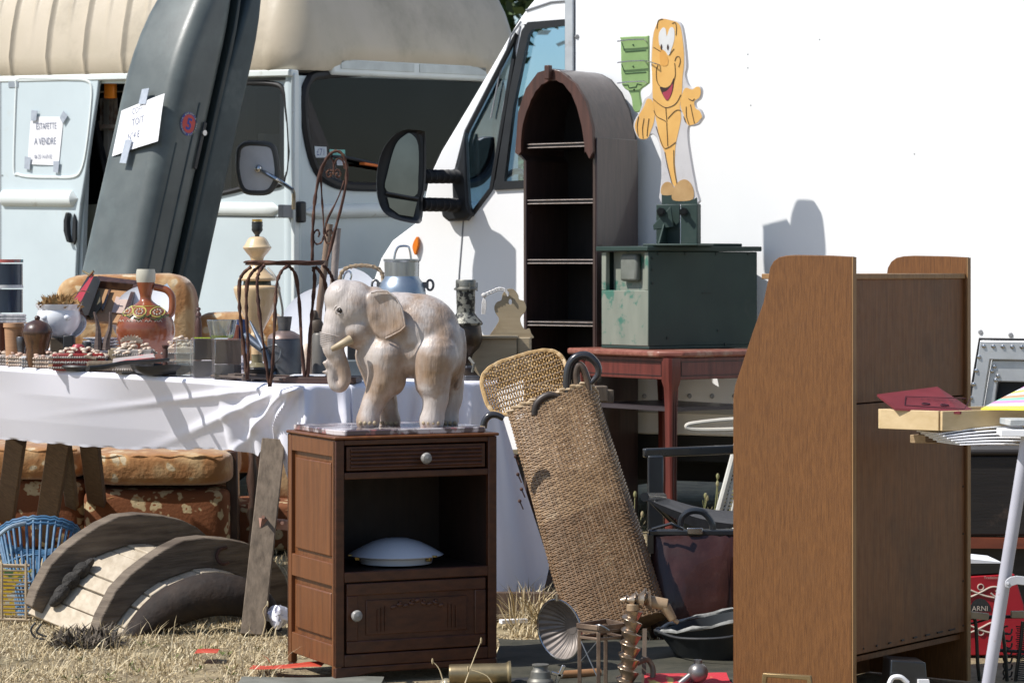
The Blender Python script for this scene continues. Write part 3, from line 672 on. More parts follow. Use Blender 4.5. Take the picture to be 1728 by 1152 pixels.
mb.boxf(GF, 0, GR, .015, GH-.02, -.012, 0); mb.boxf(GF, 0, GR, .015, GH-.02, -GL, -GL+.012); mb.boxf(Fr(GO, gdl, (0, 0, 1), gdr), 0.013, GL-.013, .015, GH-.02, GR-.012, GR-.001)
part('body', mb, GRN, ch, bev=.003)
mb = MB(); mb.boxf(GLF, -GL+.004, -.004, .0155, .26, -.02, .002); mb.boxf(GLF, -GL+.004, -GL+.035, .26, GH-.021, -.02, .002); mb.boxf(GLF, -.03, -.004, .26, GH-.021, -.02, .0015)
part('end_panel', mb, GRNL, ch, bev=.003)
mb = MB(); mb.boxf(GLF, -GL+.03, -.03, .25, GH-.02, -.06, -.045); part('recess_panel', mb, GRNL, ch)
mb = MB(); mb.boxf(GLF, -GL+.115, -.105, .30, GH-.03, -.044, -.012); part('pouch', mb, mat('pouch_grey', (.16, .17, .15), (.11, .12, .1), .5, scale=12), ch, bev=.012)
mb = MB(); mb.boxf(tp, -.02, GR+.015, -.015, GL+.015, GH-.018, GH+.004); mb.boxf(tp, GR*.55, GR, GL*.3, GL, GH+.0045, GH+.018); part('lid', mb, GRN, ch, bev=.004)
mb = MB()
for u, v in ((.02, GH-.05), (.02, GH-.1), (.02, GH-.16), (.05, GH-.03), (.2, GH-.03), (.37, GH-.03), (.38, .08), (.42, .02), (.1, .05), (.55, GH-.03)): mb.cyl(GF.pt(u, v, 0), GF.pt(u, v, .003), .006, n=10)
mb.boxf(GF, .29, .34, .245, .25, 0, .003); part('rivet', mb, mat('rivet_dark', (.015, .025, .02), None, .6), ch)

# ---- painted plywood figure on its steel foot ----
FGY = 12.64; FGo = P(1147, 414, FGY); FGo.z = zt+GH+.004
FG = FrN(V((FGo.x, FGY, 0)), -.34, -.94)
fig = thing('plywood_figure', 'painted plywood cut-out of a smiling yellow figure bolted to a steel foot', 'shop figure', FGo)
OR = mat('figure_yellow', (.80, .47, .14), (.72, .40, .11), .5, scale=9, bump=.1, dirt=(.66, .38, .13), dscale=12)
ORD = mat('figure_orange', (.74, .38, .09), (.64, .31, .07), .5, scale=9, bump=.1)
TANF = mat('figure_tan', (.52, .33, .15), (.42, .25, .1), .55, scale=14)
FWH = mat('figure_white', (.62, .60, .60), (.54, .52, .52), .55, scale=5, dirt=(.4, .38, .36), dscale=14)
LN = mat('figure_line', (.05, .025, .02), None, .6, bump=0)
def fq(x, y): return (860+x/3, y/3)          # from 3x enlargement
def fo(pts, k=3): return FG.uvs(seg([fq(x, y) for x, y in pts], k))
silh = [(755, 97), (775, 91), (820, 100), (862, 115), (880, 160), (893, 260), (898, 340), (890, 380), (905, 430), (925, 445), (945, 436), (965, 440), (973, 465), (965, 500), (940, 520), (945, 545), (965, 555), (981, 590), (970, 610), (955, 630), (925, 640), (905, 645), (905, 720), (925, 850), (945, 960), (950, 1035), (770, 1035), (768, 900), (765, 780), (745, 700), (715, 680), (685, 706), (650, 700), (628, 650), (632, 610), (660, 560), (680, 500), (715, 470), (722, 400), (714, 300), (722, 180), (740, 125)]
mb = MB(); mb.extr(FG, fo(silh, 3), -.03, 0); bd = part('board', mb, FWH, fig, bev=.003)
def paint(pts, m_, w_, nm='painted_shape', k=3):
    q = MB(); q.extr(FG, fo(pts, k), 0.0002, w_); part(nm, q, m_, bd)
paint([(757, 102), (775, 96), (818, 105), (855, 120), (870, 160), (882, 260), (882, 340), (876, 390), (872, 470), (862, 540), (868, 600), (850, 690), (840, 740), (836, 830), (848, 940), (825, 930), (805, 850), (785, 770), (762, 720), (748, 640), (738, 590), (726, 520), (722, 400), (720, 300), (728, 180), (742, 130)], OR, .0012, 'painted_body')
paint([(700, 500), (722, 510), (735, 560), (730, 620), (712, 670), (700, 698), (680, 704), (655, 698), (634, 650), (640, 612), (660, 575), (680, 540), (690, 515)], OR, .0012, 'painted_hand')
paint([(868, 500), (880, 460), (895, 445), (925, 455), (945, 440), (963, 444), (968, 468), (960, 495), (935, 515), (942, 550), (962, 562), (974, 592), (964, 606), (950, 622), (920, 634), (900, 630), (880, 580), (866, 540)], OR, .0012, 'painted_hand')
paint([(770, 985), (768, 950), (785, 925), (808, 922), (828, 940), (832, 975), (815, 988)], TANF, .002, 'painted_foot')
paint([(826, 1012), (825, 970), (850, 925), (885, 908), (915, 925), (932, 965), (928, 1008), (880, 1018)], TANF, .0024, 'painted_foot')
paint([(770, 986), (800, 990), (830, 985), (828, 1015), (880, 1020), (930, 1010), (948, 1000), (950, 1033), (770, 1033)], GRN, .0014, 'painted_base', 1)
paint([(775, 142), (790, 148), (796, 185), (808, 150), (822, 138), (834, 155), (834, 200), (820, 250), (805, 282), (790, 262), (768, 245), (756, 215), (757, 170)], mat('eye_white', (.75, .75, .74), None, .5), .0022, 'painted_eye')
for x, y in ((769, 240), (802, 241)): paint([(x, y-16), (x+5, y), (x, y+16), (x-5, y)], LN, .0034, 'painted_pupil')
paint([(762, 262), (775, 252), (790, 275), (803, 300), (800, 330), (780, 335), (764, 325), (760, 290)], ORD, .0026, 'painted_nose')
paint([(762, 440), (790, 445), (815, 430), (832, 395), (830, 440), (820, 480), (805, 505), (795, 510), (780, 490), (768, 465)], LN, .0022, 'painted_mouth')
paint([(775, 470), (795, 462), (815, 440), (826, 425), (822, 465), (808, 500), (796, 508), (782, 490)], mat('tongue', (.45, .05, .09), None, .5), .0032, 'painted_tongue')
ln = MB()
for L_ in ([(730, 560), (745, 590), (790, 615), (795, 640), (800, 740)], [(868, 560), (840, 560), (800, 600)], [(740, 640), (775, 740), (800, 748), (840, 720)], [(790, 545), (793, 590), (796, 615)], [(725, 500), (760, 530), (795, 545), (840, 525), (866, 480)], [(835, 310), (845, 288), (860, 290), (863, 315), (855, 340)],
           [(745, 145), (752, 105), (775, 97)], [(822, 120), (838, 115), (844, 140), (842, 180)], [(750, 330), (742, 360), (745, 410), (762, 440)], [(835, 320), (838, 380), (826, 425)], [(728, 240), (745, 250), (765, 262)], [(808, 280), (820, 262), (832, 248)],
           [(652, 590), (645, 640), (650, 690)], [(680, 600), (672, 650), (675, 700)], [(705, 600), (698, 650), (695, 690)], [(893, 540), (895, 590), (908, 630)], [(915, 530), (925, 580), (935, 625)], [(785, 770), (800, 850), (822, 930)], [(830, 760), (832, 850), (846, 930)], [(905, 500), (925, 510), (935, 500)],
           [(885, 600), (890, 620), (880, 590)]):
    ln.tube(cat([FG.hit(*fq(x, y), .0026) for x, y in L_], 4), .0013, 5)
part('painted_outline', ln, LN, bd)
# steel foot
mb = MB(); SF2 = lambda x, y, w=0: FG.hit(*fq(x, y), w)
u0, v0 = FG.uv(*fq(748, 1240)); u1, v1 = FG.uv(*fq(970, 1034)); vb = FGo.z
mb.boxf(FG, u0, FG.uv(*fq(868, 0))[0], vb+.001, v1, .012, .02); mb.boxf(FG, FG.uv(*fq(885, 0))[0], u1, vb+.001, v1, .002, .06)
mb.boxf(FG, u0-.02, u1+.03, vb, vb+.01, -.1, .16)
part('steel_foot', mb, GRN, fig, bev=.004)
mb = MB(); mb.extr(Fr(FG.pt(FG.uv(*fq(800, 0))[0], vb+.011, .02), FG.n, FG.b, FG.a), [(0, 0), (.12, 0), (0, .13)], -.005, .005)
mb.extr(FG, FG.uvs([fq(835, 1045), fq(745, 1140), fq(748, 1165), fq(850, 1150)]), .05, .06); part('gusset', mb, GRN, fig, bev=.003)
mb = MB()
for x, y in ((765, 1072), (880, 1072)):
    mb.cyl(SF2(x, y, .02), SF2(x, y, .075), .02, n=6); mb.cyl(SF2(x, y, .07), SF2(x, y, .095), .011, n=10)
part('bolt', mb, mat('black_bolt', (.02, .022, .022), None, .45, .5), fig)
# green brush-shaped rack held by the figure
BRF = FrN(P(1073, 120, 12.72), -.34, -.94)
grl = mat('leaf_green', (.28, .42, .17), (.22, .35, .13), .5, scale=8, bump=.1, dirt=(.18, .28, .1), dscale=10)
br = thing('brush_shaped_board', 'light green paintbrush-shaped wooden rack board beside the yellow figure', 'rack board', BRF.hit(1077, 188))
mb = MB(); mb.extr(BRF, BRF.uvs(seg([fq(x, y) for x, y in ((562, 200), (566, 188), (690, 183), (703, 190), (704, 300), (706, 410), (700, 425), (680, 440), (662, 455), (658, 480), (668, 545), (655, 565), (635, 568), (622, 545), (617, 500), (600, 460), (568, 430), (563, 300))], 2)), -.022, 0); part('board', mb, grl, br, bev=.004)
mb = MB()
for y in (208, 316, 420):
    mb.tube([BRF.hit(*fq(545, y+2), .02), BRF.hit(*fq(600, y-5), .022), BRF.hit(*fq(680, y-8), .02), BRF.hit(*fq(692, y+2), .001)], .0028, 6)
mb.tube([BRF.hit(*fq(690, 308), .01), SF2(735, 322, .02), SF2(760, 330, .002)], .0028, 6)
part('wire', mb, CHROME, br)
mb = MB()
for y in (225, 335):
    mb.tube([BRF.hit(*fq(566, y-10), .001), BRF.hit(*fq(585, y+38), .001), BRF.hit(*fq(690, y+30), .001)], .002, 5)
mb.tube([BRF.hit(*fq(x, y), .001) for x, y in ((572, 430), (600, 430), (603, 445), (640, 440), (645, 425), (668, 430))], .002, 5)
for x, y in ((625, 228), (625, 337), (630, 455)): mb.ell(BRF.hit(*fq(x, y), .001), .004, n=8, m=5)
part('painted_line', mb, mat('dark_green_line', (.02, .08, .03), None, .6), br)

# ---- oak desk seen from its back ----
DO = V(((1437-CXP)/FP*7.72, 7.72, 0)); DFL = FrN(DO, -.6, -.8); DFR = FrN(DO, .8, -.6)   # left side frame (u<0 to the left), back frame (u>0 to the right)
OAK = wood('oak_veneer', (.180, .074, .019), (.100, .038, .009), .55, scale=45, detail=9, bump=.4, dirt=(.12, .055, .02), dscale=2.2, dlo=.5, dhi=.8, coat=.0)
OAKB = wood('oak_back', (.205, .082, .027), (.120, .045, .014), .5, scale=18, dirt=(.06, .028, .015), dscale=2.0, dlo=.5, dhi=.8, bump=.25)
OAKE = wood('oak_edge', (.32, .18, .075), (.22, .12, .05), .5, scale=14)
dk = thing('oak_desk', 'tall golden oak bureau with curved shoulders standing with its back turned', 'bureau', DO)
so_ = [(1437, 433), (1400, 431), (1345, 430), (1327, 431), (1314, 434), (1305, 441), (1299, 452), (1296, 472), (1288, 510), (1270, 560), (1252, 615), (1240, 650), (1237, 672), (1237, 1172), (1437, 1172)]
sl_ = DFL.uvs(so_); sl_[-2] = (sl_[-2][0], 0.0); sl_[-1] = (0.0, 0.0); sl_[0] = (0.0, sl_[0][1])
bw = .66
for k, w_ in enumerate((0, -bw)):
    mb = MB(); mb.extr(DFL, sl_, w_-.02, w_); sd_ = part('side_panel', mb, OAK, dk, bev=.002)
    mb = MB(); mb.boxf(DFR, bw*k+.0005, bw*k+.0195, .0, sl_[0][1]-.001, .0005, .004); part('edge_strip', mb, OAKE, sd_)
vt_ = DFR.uv(1440, 464, -.01)[1]
mb = MB(); mb.boxf(DFR, .021, bw-.001, DFR.uv(1440, 681)[1], vt_-.012, -.02, -.008); part('upper_back_panel', mb, OAKB, dk, bev=.001)
mb = MB(); mb.boxf(DFR, .021, bw-.001, DFR.uv(1440, 1106)[1], DFR.uv(1440, 683)[1], -.016, -.005); part('lower_back_panel', mb, OAKB, dk, bev=.001)
mb = MB(); mb.boxf(DFR, .021, bw-.001, vt_-.012, vt_+.003, -.30, -.002); part('top_shelf', mb, OAKE, dk, bev=.002)
mb = MB(); mb.boxf(DFR, .021, bw-.001, .12, .135, -.33, -.02); mb.boxf(DFR, .021, bw-.001, .0, .12, -.34, -.32); mb.boxf(DFR, .0215, bw-.0015, .14, vt_-.1, -.2, -.19); part('inner_panel', mb, OAKB, dk)
mb = MB()
for y in (688, 760, 845, 930, 1015, 1095):
    mb.cyl(DFR.pt(.03, DFR.uv(1440, y)[1], -.0055), DFR.pt(.03, DFR.uv(1440, y)[1], -.003), .003, n=8); mb.cyl(DFR.pt(bw-.012, DFR.uv(1440, y)[1], -.0055), DFR.pt(bw-.012, DFR.uv(1440, y)[1], -.003), .003, n=8)
for i in range(1, 9): mb.cyl(DFR.pt(i*.075, DFR.uv(1440, 1098)[1], -.0055), DFR.pt(i*.07, DFR.uv(1440, 1098)[1], -.003), .0025, n=8)
for y in (475, 560, 640): mb.cyl(DFR.pt(.03, DFR.uv(1440, y)[1], -.0085), DFR.pt(.03, DFR.uv(1440, y)[1], -.006), .003, n=8)
part('nail_head', mb, mat('nail', (.03, .02, .015), None, .6), dk)

# ---- bedside cabinet ----
NO = V(((566-CXP)/FP*8.2, 8.2, 0)); nn = V((.42, -.907, 0)).normalized(); NF = FrN(NO, nn.x, nn.y); NL = FrN(NO, -.907, -.42)
NWd, ND, NH, NB = .512, .395, .700, .045
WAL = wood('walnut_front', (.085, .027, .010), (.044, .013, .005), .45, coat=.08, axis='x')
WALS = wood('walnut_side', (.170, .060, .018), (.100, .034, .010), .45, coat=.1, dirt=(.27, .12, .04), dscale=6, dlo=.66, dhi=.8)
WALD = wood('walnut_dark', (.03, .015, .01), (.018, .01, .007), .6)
nt_ = thing('bedside_cabinet', 'brown bedside cabinet with marble top, open niche and lower door', 'cabinet', NO+V((.2, .3, 0)))
mb = MB()                                    # front framing posts / rails
po_ = .028
def nf(u0, u1, z0, z1, w0=-.02, w1=0): mb.boxf(NF, u0, u1, z0, z1, w0, w1)
z_t, z_d0, z_n1, z_n0 = NH, NF.uv(570, 800)[1], NF.uv(570, 806)[1], NF.uv(570, 966)[1]
nf(0, po_, NB, z_t); nf(NWd-po_, NWd, NB, z_t); nf(po_, NWd-po_, z_t-.016, z_t); nf(po_, NWd-po_, z_n1-.006, z_n1+.014); nf(po_, NWd-po_, z_n0-.03, z_n0); nf(po_, NWd-po_, NB, NB+.035)
part('front_frame', mb, WAL, nt_, bev=.003)
mb = MB()
mb.boxf(NL, -ND, -ND+.03, NB-.03, NH, -.02, .0); mb.boxf(NL, -.03, -.001, NB-.03, NH, -.02, .0)
for z0, z1 in ((NH-.05, NH), (NL.uv(520, 978)[1], NL.uv(520, 940)[1]), (NB, NB+.062)): mb.boxf(NL, -ND+.0305, -.0305, z0, z1, -.02, -.001)
mb.boxf(NL, -ND+.03, -.03, NB, NH, -.022, -.012)
sp = part('side_frame', mb, WALS, nt_, bev=.0025)
for z0, z1 in ((NL.uv(520, 930)[1], NH-.068), (NB+.078, NL.uv(520, 990)[1])):
    mb = MB(); mb.boxf(NL, -ND+.055, -.05, z0, z1, -.012, -.004); part('side_panel', mb, WALS, sp, bev=.005)
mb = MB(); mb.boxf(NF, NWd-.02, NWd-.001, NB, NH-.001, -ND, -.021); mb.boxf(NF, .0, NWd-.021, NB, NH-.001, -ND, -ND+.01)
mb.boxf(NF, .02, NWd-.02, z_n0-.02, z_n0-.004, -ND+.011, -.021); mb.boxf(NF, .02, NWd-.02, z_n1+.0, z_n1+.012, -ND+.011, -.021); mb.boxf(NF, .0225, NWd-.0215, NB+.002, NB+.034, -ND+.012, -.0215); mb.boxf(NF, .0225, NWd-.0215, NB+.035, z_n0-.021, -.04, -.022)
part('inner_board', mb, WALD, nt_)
mb = MB(); a, b = po_+.008, NWd-po_-.008; zt0, zt1 = z_n1+.018, z_t-.020
mb.boxf(NF, a, b, zt0, zt1, -.018, -.004)
for i in range(5):
    z = zt0+.012+i*(zt1-zt0-.024)/4; mb.cyl(NF.pt(a+.012, z, -.003), NF.pt(b-.012, z, -.003), .005, n=10)
dw_ = part('drawer', mb, WAL, nt_, bev=.002)
KN = mat('pale_knob', (.30, .29, .27), (.2, .19, .18), .3, scale=20)
def knob(px, py, par):
    q = MB(); c = NF.hit(px, py, 0); q.lathe(c, [(0, 0), (.009, 0), (.007, .012), (.015, .018), (.017, .026), (.013, .034), (0, .037)], NF.n, 20); part('knob', q, KN, par)
knob(714, 772, dw_)
mb = MB(); d0, d1 = NB+.038, z_n0-.034
mb.boxf(NF, a, b, d0, d1, -.02, -.006); dz = d1-d0
mb.boxf(NF, a, b, d1-.035, d1, -.006, .0); mb.boxf(NF, a, b, d0, d0+.035, -.006, .0); mb.boxf(NF, a, a+.035, d0+.035, d1-.035, -.006, .0); mb.boxf(NF, b-.035, b, d0+.035, d1-.035, -.006, .0)
dd = part('door', mb, WAL, nt_, bev=.003)
mb = MB(); mb.boxf(NF, a+.06, b-.06, d0+.05, d1-.05, -.006, -.002); part('door_panel', mb, WAL, dd, bev=.004)
mb = MB(); um = (a+b)/2
for i in range(9):
    t = (i-4)/4; c = NF.pt(um+t*.075, d1-.062-.012*abs(t)+.004*math.sin(i*2), .0); mb.ell(c, (.010, .004, .006), Matrix.Rotation(.3*t+.6*math.sin(i*3), 3, 'Y'))
    if i % 2: mb.ell(c+V((.003, -.001, .007)), .0045, n=10, m=6)
for sgn in (-1, 1):
    for k in range(3): u = um+sgn*(.10+k*.012); mb.boxf(NF, u-.002, u+.002, d0+.06, d1-.07-k*.004, -.002, .002)
part('carving', mb, WAL, dd)
knob(597, 1037, dd)
mb = MB(); mb.extr(NF, [(0, NB-.001), (0, .0), (.035, .0), (.05, .012), (.09, .02), (.13, NB-.02), (NWd-.13, NB-.02), (NWd-.09, .02), (NWd-.05, .012), (NWd-.035, .0), (NWd, .0), (NWd, NB-.001)], -.02, 0)
mb.boxf(NL, -ND, -ND+.035, .0, NB-.031, -.02, -.001); mb.boxf(NF, NWd-.04, NWd-.001, .0, NB-.001, -ND, -ND+.04)
part('plinth_foot', mb, WAL, nt_, bev=.003)
mb = MB(); top = Fr(NO+V((0, 0, NH+.001)), NF.a, -nn, (0, 0, 1)); mb.extr(top, [(-.006, -.006), (NWd+.006, -.006), (NWd+.006, ND), (-.006, ND)], 0, .009); part('top_moulding', mb, WALS, nt_, bev=.004)
MARB = mat('breccia_marble', (.55, .50, .50), (.10, .07, .08), .18, scale=16, detail=8, lo=.46, hi=.54, bump=.0, dirt=(.30, .12, .12), dscale=25, dlo=.55, dhi=.62, coat=.5)
mb = MB(); mb.extr(top, [(.035, .012), (NWd-.035, .012), (NWd-.015, .05), (NWd-.015, ND-.01), (.015, ND-.01), (.015, .05)], .0095, .026); part('marble_top', mb, MARB, nt_, bev=.003)
NTOP = NH+.027
# white lidded dish in niche
DC = NF.pt(NF.uv(668, 940, -.17)[0], z_n0+.0, -.17)
CER = mat('white_enamel', (.66, .68, .74), (.60, .62, .68), .22, scale=5, bump=.02, coat=.4)
dsh = thing('lidded_dish', 'white enamel dish with domed lid and brass clips in the cabinet niche', 'dish', DC)
mb = MB(); mb.lathe(DC, [(.09, 0), (.108, .003), (.112, .02), (.118, .024)], n=40); part('dish', mb, CER, dsh)
mb = MB(); mb.lathe(DC, [(.140, .026), (.142, .028), (.125, .038), (.10, .052), (.07, .066), (.035, .075), (0, .077)], n=40); part('lid', mb, CER, dsh)
for an in (-35, 200, 100):
    mb = MB(); c = DC+V((.122*math.cos(R(an)), .122*math.sin(R(an)), .024)); mb.box(c, .016, .012, .022, R(an))
    mb.box(DC+V((.14*math.cos(R(an)), .14*math.sin(R(an)), .029)), .02, .012, .006, R(an))
    part('clip', mb, mat('brass_clip', (.55, .38, .12), (.4, .27, .09), .35, .9), dsh, bev=.002)

# ================= ELEPHANT =================
EY = 8.47
el = thing('carved_elephant', 'grey-pink carved wooden elephant walking, standing on the marble top', 'statue', P(665, 718, EY))
def E(px, py, d=0.0): return P(px, py, EY+d)
# bring feet onto the marble
ESH = NTOP-P(0, 719, EY).z
def EE(px, py, d=0.0): return E(px, py, d)+V((0, 0, ESH))
mb = MB(); s_ = lambda n: S(n, EY)
def cap(pts, n=14):     # tapered limb through (px,py,d,r_px)
    P_ = [EE(a, b, c) for a, b, c, _ in pts]; rr = [s_(q[3]) for q in pts]
    m = 5; path = cat(P_, m); rads = []
    for i in range(len(path)):
        t = i/m; k = min(int(t), len(rr)-2); f = t-k; f = f*f*(3-2*f); rads.append(rr[k]*(1-f)+rr[k+1]*f)
    for i in range(len(path)-1):
        mb.cyl(path[i], path[i+1], rads[i], rads[i+1], n)
        mb.ell(path[i], rads[i], n=n, m=8)
    mb.ell(path[-1], rads[-1], n=n, m=8)
mb.ell(EE(706, 566, .0), (s_(72), .085, s_(70)), Matrix.Rotation(R(12), 3, 'Y'), 24, 16)
mb.ell(EE(738, 590, .0), (s_(45), .085, s_(68)), None, 24, 16)
mb.ell(EE(668, 565, .0), (s_(50), .082, s_(72)), None, 24, 16)
mb.ell(EE(700, 598, 0), (s_(62), .080, s_(42)), None, 24, 16)
mb.ell(EE(640, 590, -.01), (s_(38), .07, s_(52)), None, 20, 14)
mb.ell(EE(595, 520, -.03), (s_(44), .068, s_(46)), None, 24, 16)      # skull
mb.ell(EE(578, 505, -.035), (s_(31), .055, s_(33)), None, 20, 14)
mb.ell(EE(605, 556, -.03), (s_(34), .06, s_(34)), None, 20, 14)
mb.ell(EE(570, 548, -.04), (s_(24), .045, s_(44)), None, 20, 14)
mb.ell(EE(632, 530, -.02), (s_(32), .07, s_(46)), None, 20, 14); mb.ell(EE(690, 535, 0), (s_(60), .066, s_(40)), Matrix.Rotation(R(14), 3, 'Y'), 24, 14); mb.ell(EE(660, 640, -.04), (s_(26), .04, s_(30)), None, 16, 10)
cap([(566, 560, -.045, 24), (562, 585, -.05, 19), (570, 605, -.05, 15), (578, 622, -.05, 12.5), (582, 640, -.05, 11), (576, 653, -.05, 10), (565, 652, -.05, 9), (560, 640, -.05, 8.5), (561, 625, -.052, 8), (555, 618, -.055, 7), (548, 613, -.06, 4.5)])
cap([(565, 632, -.05, 5), (552, 630, -.055, 4), (545, 628, -.058, 2.5)])
# legs
cap([(652, 600, -.045, 35), (648, 640, -.048, 29), (634, 672, -.052, 21), (624, 695, -.055, 18.5), (621, 711, -.056, 21)])
cap([(632, 600, .05, 34), (640, 640, .05, 27), (650, 672, .05, 20), (655, 695, .05, 17), (657, 711, .05, 20)])
cap([(735, 600, -.045, 40), (730, 640, -.048, 32), (735, 668, -.05, 23), (732, 692, -.05, 20), (728, 711, -.05, 22)])
cap([(752, 600, .05, 34), (756, 640, .05, 28), (762, 668, .05, 20), (758, 692, .05, 17), (757, 711, .05, 18)])
cap([(779, 560, 0, 6), (784, 590, .0, 4.5), (780, 630, .0, 4), (772, 655, .0, 5)])  # tail
# ears: thick curved plates
def ear(pts, d0, d1, flip=1):
    o = seg(pts, 3); c = (sum(p[0] for p in o)/len(o), sum(p[1] for p in o)/len(o)); front = []; back = []
    rings = []
    for sc_, w_ in ((0.01, .004), (.5, .003), (.85, -.001), (1, .001), (1, .012), (.85, .02), (.01, .02)):
        ring = []
        for x, y in o:
            xx = c[0]+(x-c[0])*sc_; yy = c[1]+(y-c[1])*sc_
            f = (xx-628)/62; dd_ = d0+(d1-d0)*max(0, f); ring.append(EE(xx, yy, dd_+w_*flip))
        rings.append(ring)
    mb.loft(rings, False)
ear([(622, 497), (634, 491), (652, 490), (669, 502), (679, 520), (683, 538), (686, 551), (677, 560), (662, 568), (650, 574), (639, 570), (630, 560), (624, 530)], -.086, -.100)
# toes
body_bm = mb
ELE = bpy.data.materials.new('limed_carved_wood'); ELE.use_nodes = True
def _ele():
    N = ELE.node_tree.nodes; L = ELE.node_tree.links; b = N['Principled BSDF']; tc = N.new('ShaderNodeTexCoord')
    def nz(sc, det, st=(1, 1, 1)):
        mp = N.new('ShaderNodeMapping'); mp.inputs['Scale'].default_value = st; L.new(tc.outputs['Object'], mp.inputs[0])
        n = N.new('ShaderNodeTexNoise'); n.inputs['Scale'].default_value = sc; n.inputs['Detail'].default_value = det; L.new(mp.outputs[0], n.inputs['Vector']); return n
    a = nz(9, 6); r = N.new('ShaderNodeValToRGB'); e = r.color_ramp.elements; e[0].position = .35; e[0].color = (.30, .20, .125, 1); e[1].position = .56; e[1].color = (.50, .445, .41, 1)
    m_ = e.new(.48); m_.color = (.40, .31, .25, 1); L.new(a.outputs['Fac'], r.inputs[0])
    g = nz(60, 5, (1, 1, .4)); mx = N.new('ShaderNodeMix'); mx.data_type = 'RGBA'; mx.blend_type = 'MULTIPLY'; mx.inputs[0].default_value = .28
    r2 = N.new('ShaderNodeValToRGB'); r2.color_ramp.elements[0].position = .35; r2.color_ramp.elements[0].color = (.55, .5, .47, 1); r2.color_ramp.elements[1].position = .6
    L.new(g.outputs['Fac'], r2.inputs[0]); L.new(r.outputs[0], mx.inputs[6]); L.new(r2.outputs[0], mx.inputs[7]); L.new(mx.outputs[2], b.inputs['Base Color'])
    b.inputs['Roughness'].default_value = .42; b.inputs['Specular IOR Level'].default_value = .45
    gp = nz(150, 5, (1, 1, .2)); bp = N.new('ShaderNodeBump'); bp.inputs['Strength'].default_value = .7; bp.inputs['Distance'].default_value = .0028; L.new(gp.outputs['Fac'], bp.inputs['Height']); L.new(bp.outputs[0], b.inputs['Normal'])
_ele()
bo = part('body', body_bm, ELE, el)
rm = bo.modifiers.new('remesh', 'REMESH'); rm.mode = 'VOXEL'; rm.voxel_size = .0042; rm.use_smooth_shade = True
sm = bo.modifiers.new('smooth', 'SMOOTH'); sm.factor = .5; sm.iterations = 9
TUSK = mat('tusk_ivory', (.42, .33, .21), (.32, .25, .16), .45, scale=20)
def curve_part(pts, rr, nm, m_, n=12):
    q = MB(); path = cat([EE(a, b, c) for a, b, c in pts], 5); q.tube(path, rr, n); part(nm, q, m_, el, ang=80)
curve_part([(592, 574, -.098), (582, 579, -.105), (570, 585, -.107), (560, 590, -.103)], lambda t: s_(8.5)*(1-t*.6)**.8, 'tusk', TUSK)
q = MB(); c = EE(574.5, 525, -.088); q.ell(c, .0075, n=14, m=10); part('eye', q, mat('elephant_eye', (.02, .015, .012), None, .15), el)
q = MB(); q.tube([c+V((.0125*math.cos(a/20*6.28), -.001, .0095*math.sin(a/20*6.28))) for a in range(20)], .0028, 6, True); q.tube([c+V((.02*math.cos(a/10*3.14), .003, .017*math.sin(a/10*3.14))) for a in range(11)], .002, 6); part('eyelid', q, ELE, el)
q = MB()
for i in range(20):      # wrinkle rings round the trunk
    t = i/19; path = [(563, 566, 23), (559, 585, 18.5), (568, 605, 15.5), (577, 622, 13)]
    k = min(int(t*3), 2); f = t*3-k; x = path[k][0]*(1-f)+path[k+1][0]*f; y = path[k][1]*(1-f)+path[k+1][1]*f; r_ = path[k][2]*(1-f)+path[k+1][2]*f
    cc = EE(x, y, -.047); q.tube([cc+V((-s_(r_)*math.cos(a), -s_(r_)*.98*math.sin(a), s_(r_)*.2*math.cos(a))) for a in [j/12*2.6-.5 for j in range(13)]], .0013, 5)
part('trunk_wrinkles', q, ELE, el)
q = MB(); er = [(626, 495), (638, 492), (653, 492), (668, 503), (678, 520), (682, 539), (684, 551), (676, 559), (661, 567), (650, 572)]
q.tube([EE(x, y, -.090-.013*max(0, (x-628)/62)-.003) for x, y in er], .0028, 8)
for k in range(0): q.tube([EE(636+k*3, 515+k*12, -.1), EE(655+k*2, 512+k*14, -.106), EE(672, 520+k*12, -.112)], .0022, 6)
part('ear_rim', q, ELE, el)
for fx, d in ((621, -.056), (657, .05), (728, -.05), (757, .05)):
    q = MB()
    for k in range(4): q.ell(EE(fx-13+k*8, 714.5, d-.029-.004*math.sin(k)), (.0062, .005, .0065), n=10, m=6)
    part('toenails', q, TUSK, el)
# ================= TRESTLE TABLE WITH WHITE CLOTH =================
def tz(px): return .80+.037*max(-.1, min(1.2, (505-px)/505))
def T(px, py): Y = (CAMZ-tz(px))*FP/(py-HZ); return P(px, py, Y)
A0 = P(505, 655, 9.5); A0.z = .80
AL = P(-90, 613, 10.42); AR = P(838, 646, 9.9); AR.z = .80
bl = AL+V((.25, .95, 0)); br_ = AR+V((.1, .95, 0)); 
OLDW = wood('grey_old_wood', (.19, .145, .105), (.09, .068, .048), .85, scale=10, bump=.6)
BRW = wood('brown_old_wood', (.12, .075, .05), (.06, .038, .026), .8, scale=10, bump=.5)
tt = thing('trestle_table', 'long trestle table on splayed wooden legs under the white cloth', 'table', P(300, 900, 10.6))
mb = MB(); o = [AL, A0, AR, br_, bl]; mb.loft([[p+V((0, .02, -.03)) for p in o], [p+V((0, .02, -.006)) for p in o]], True); part('table_board', mb, OLDW, tt)
def leg(p0, p1, w, m_, h=.03): q = MB(); q.bar(p0, p1, w, h, (0, 1, 0)); return part('leg', q, m_, tt, bev=.003)
lg = leg(G(426, 1072), P(462, 742, 9.55), .078, OLDW)
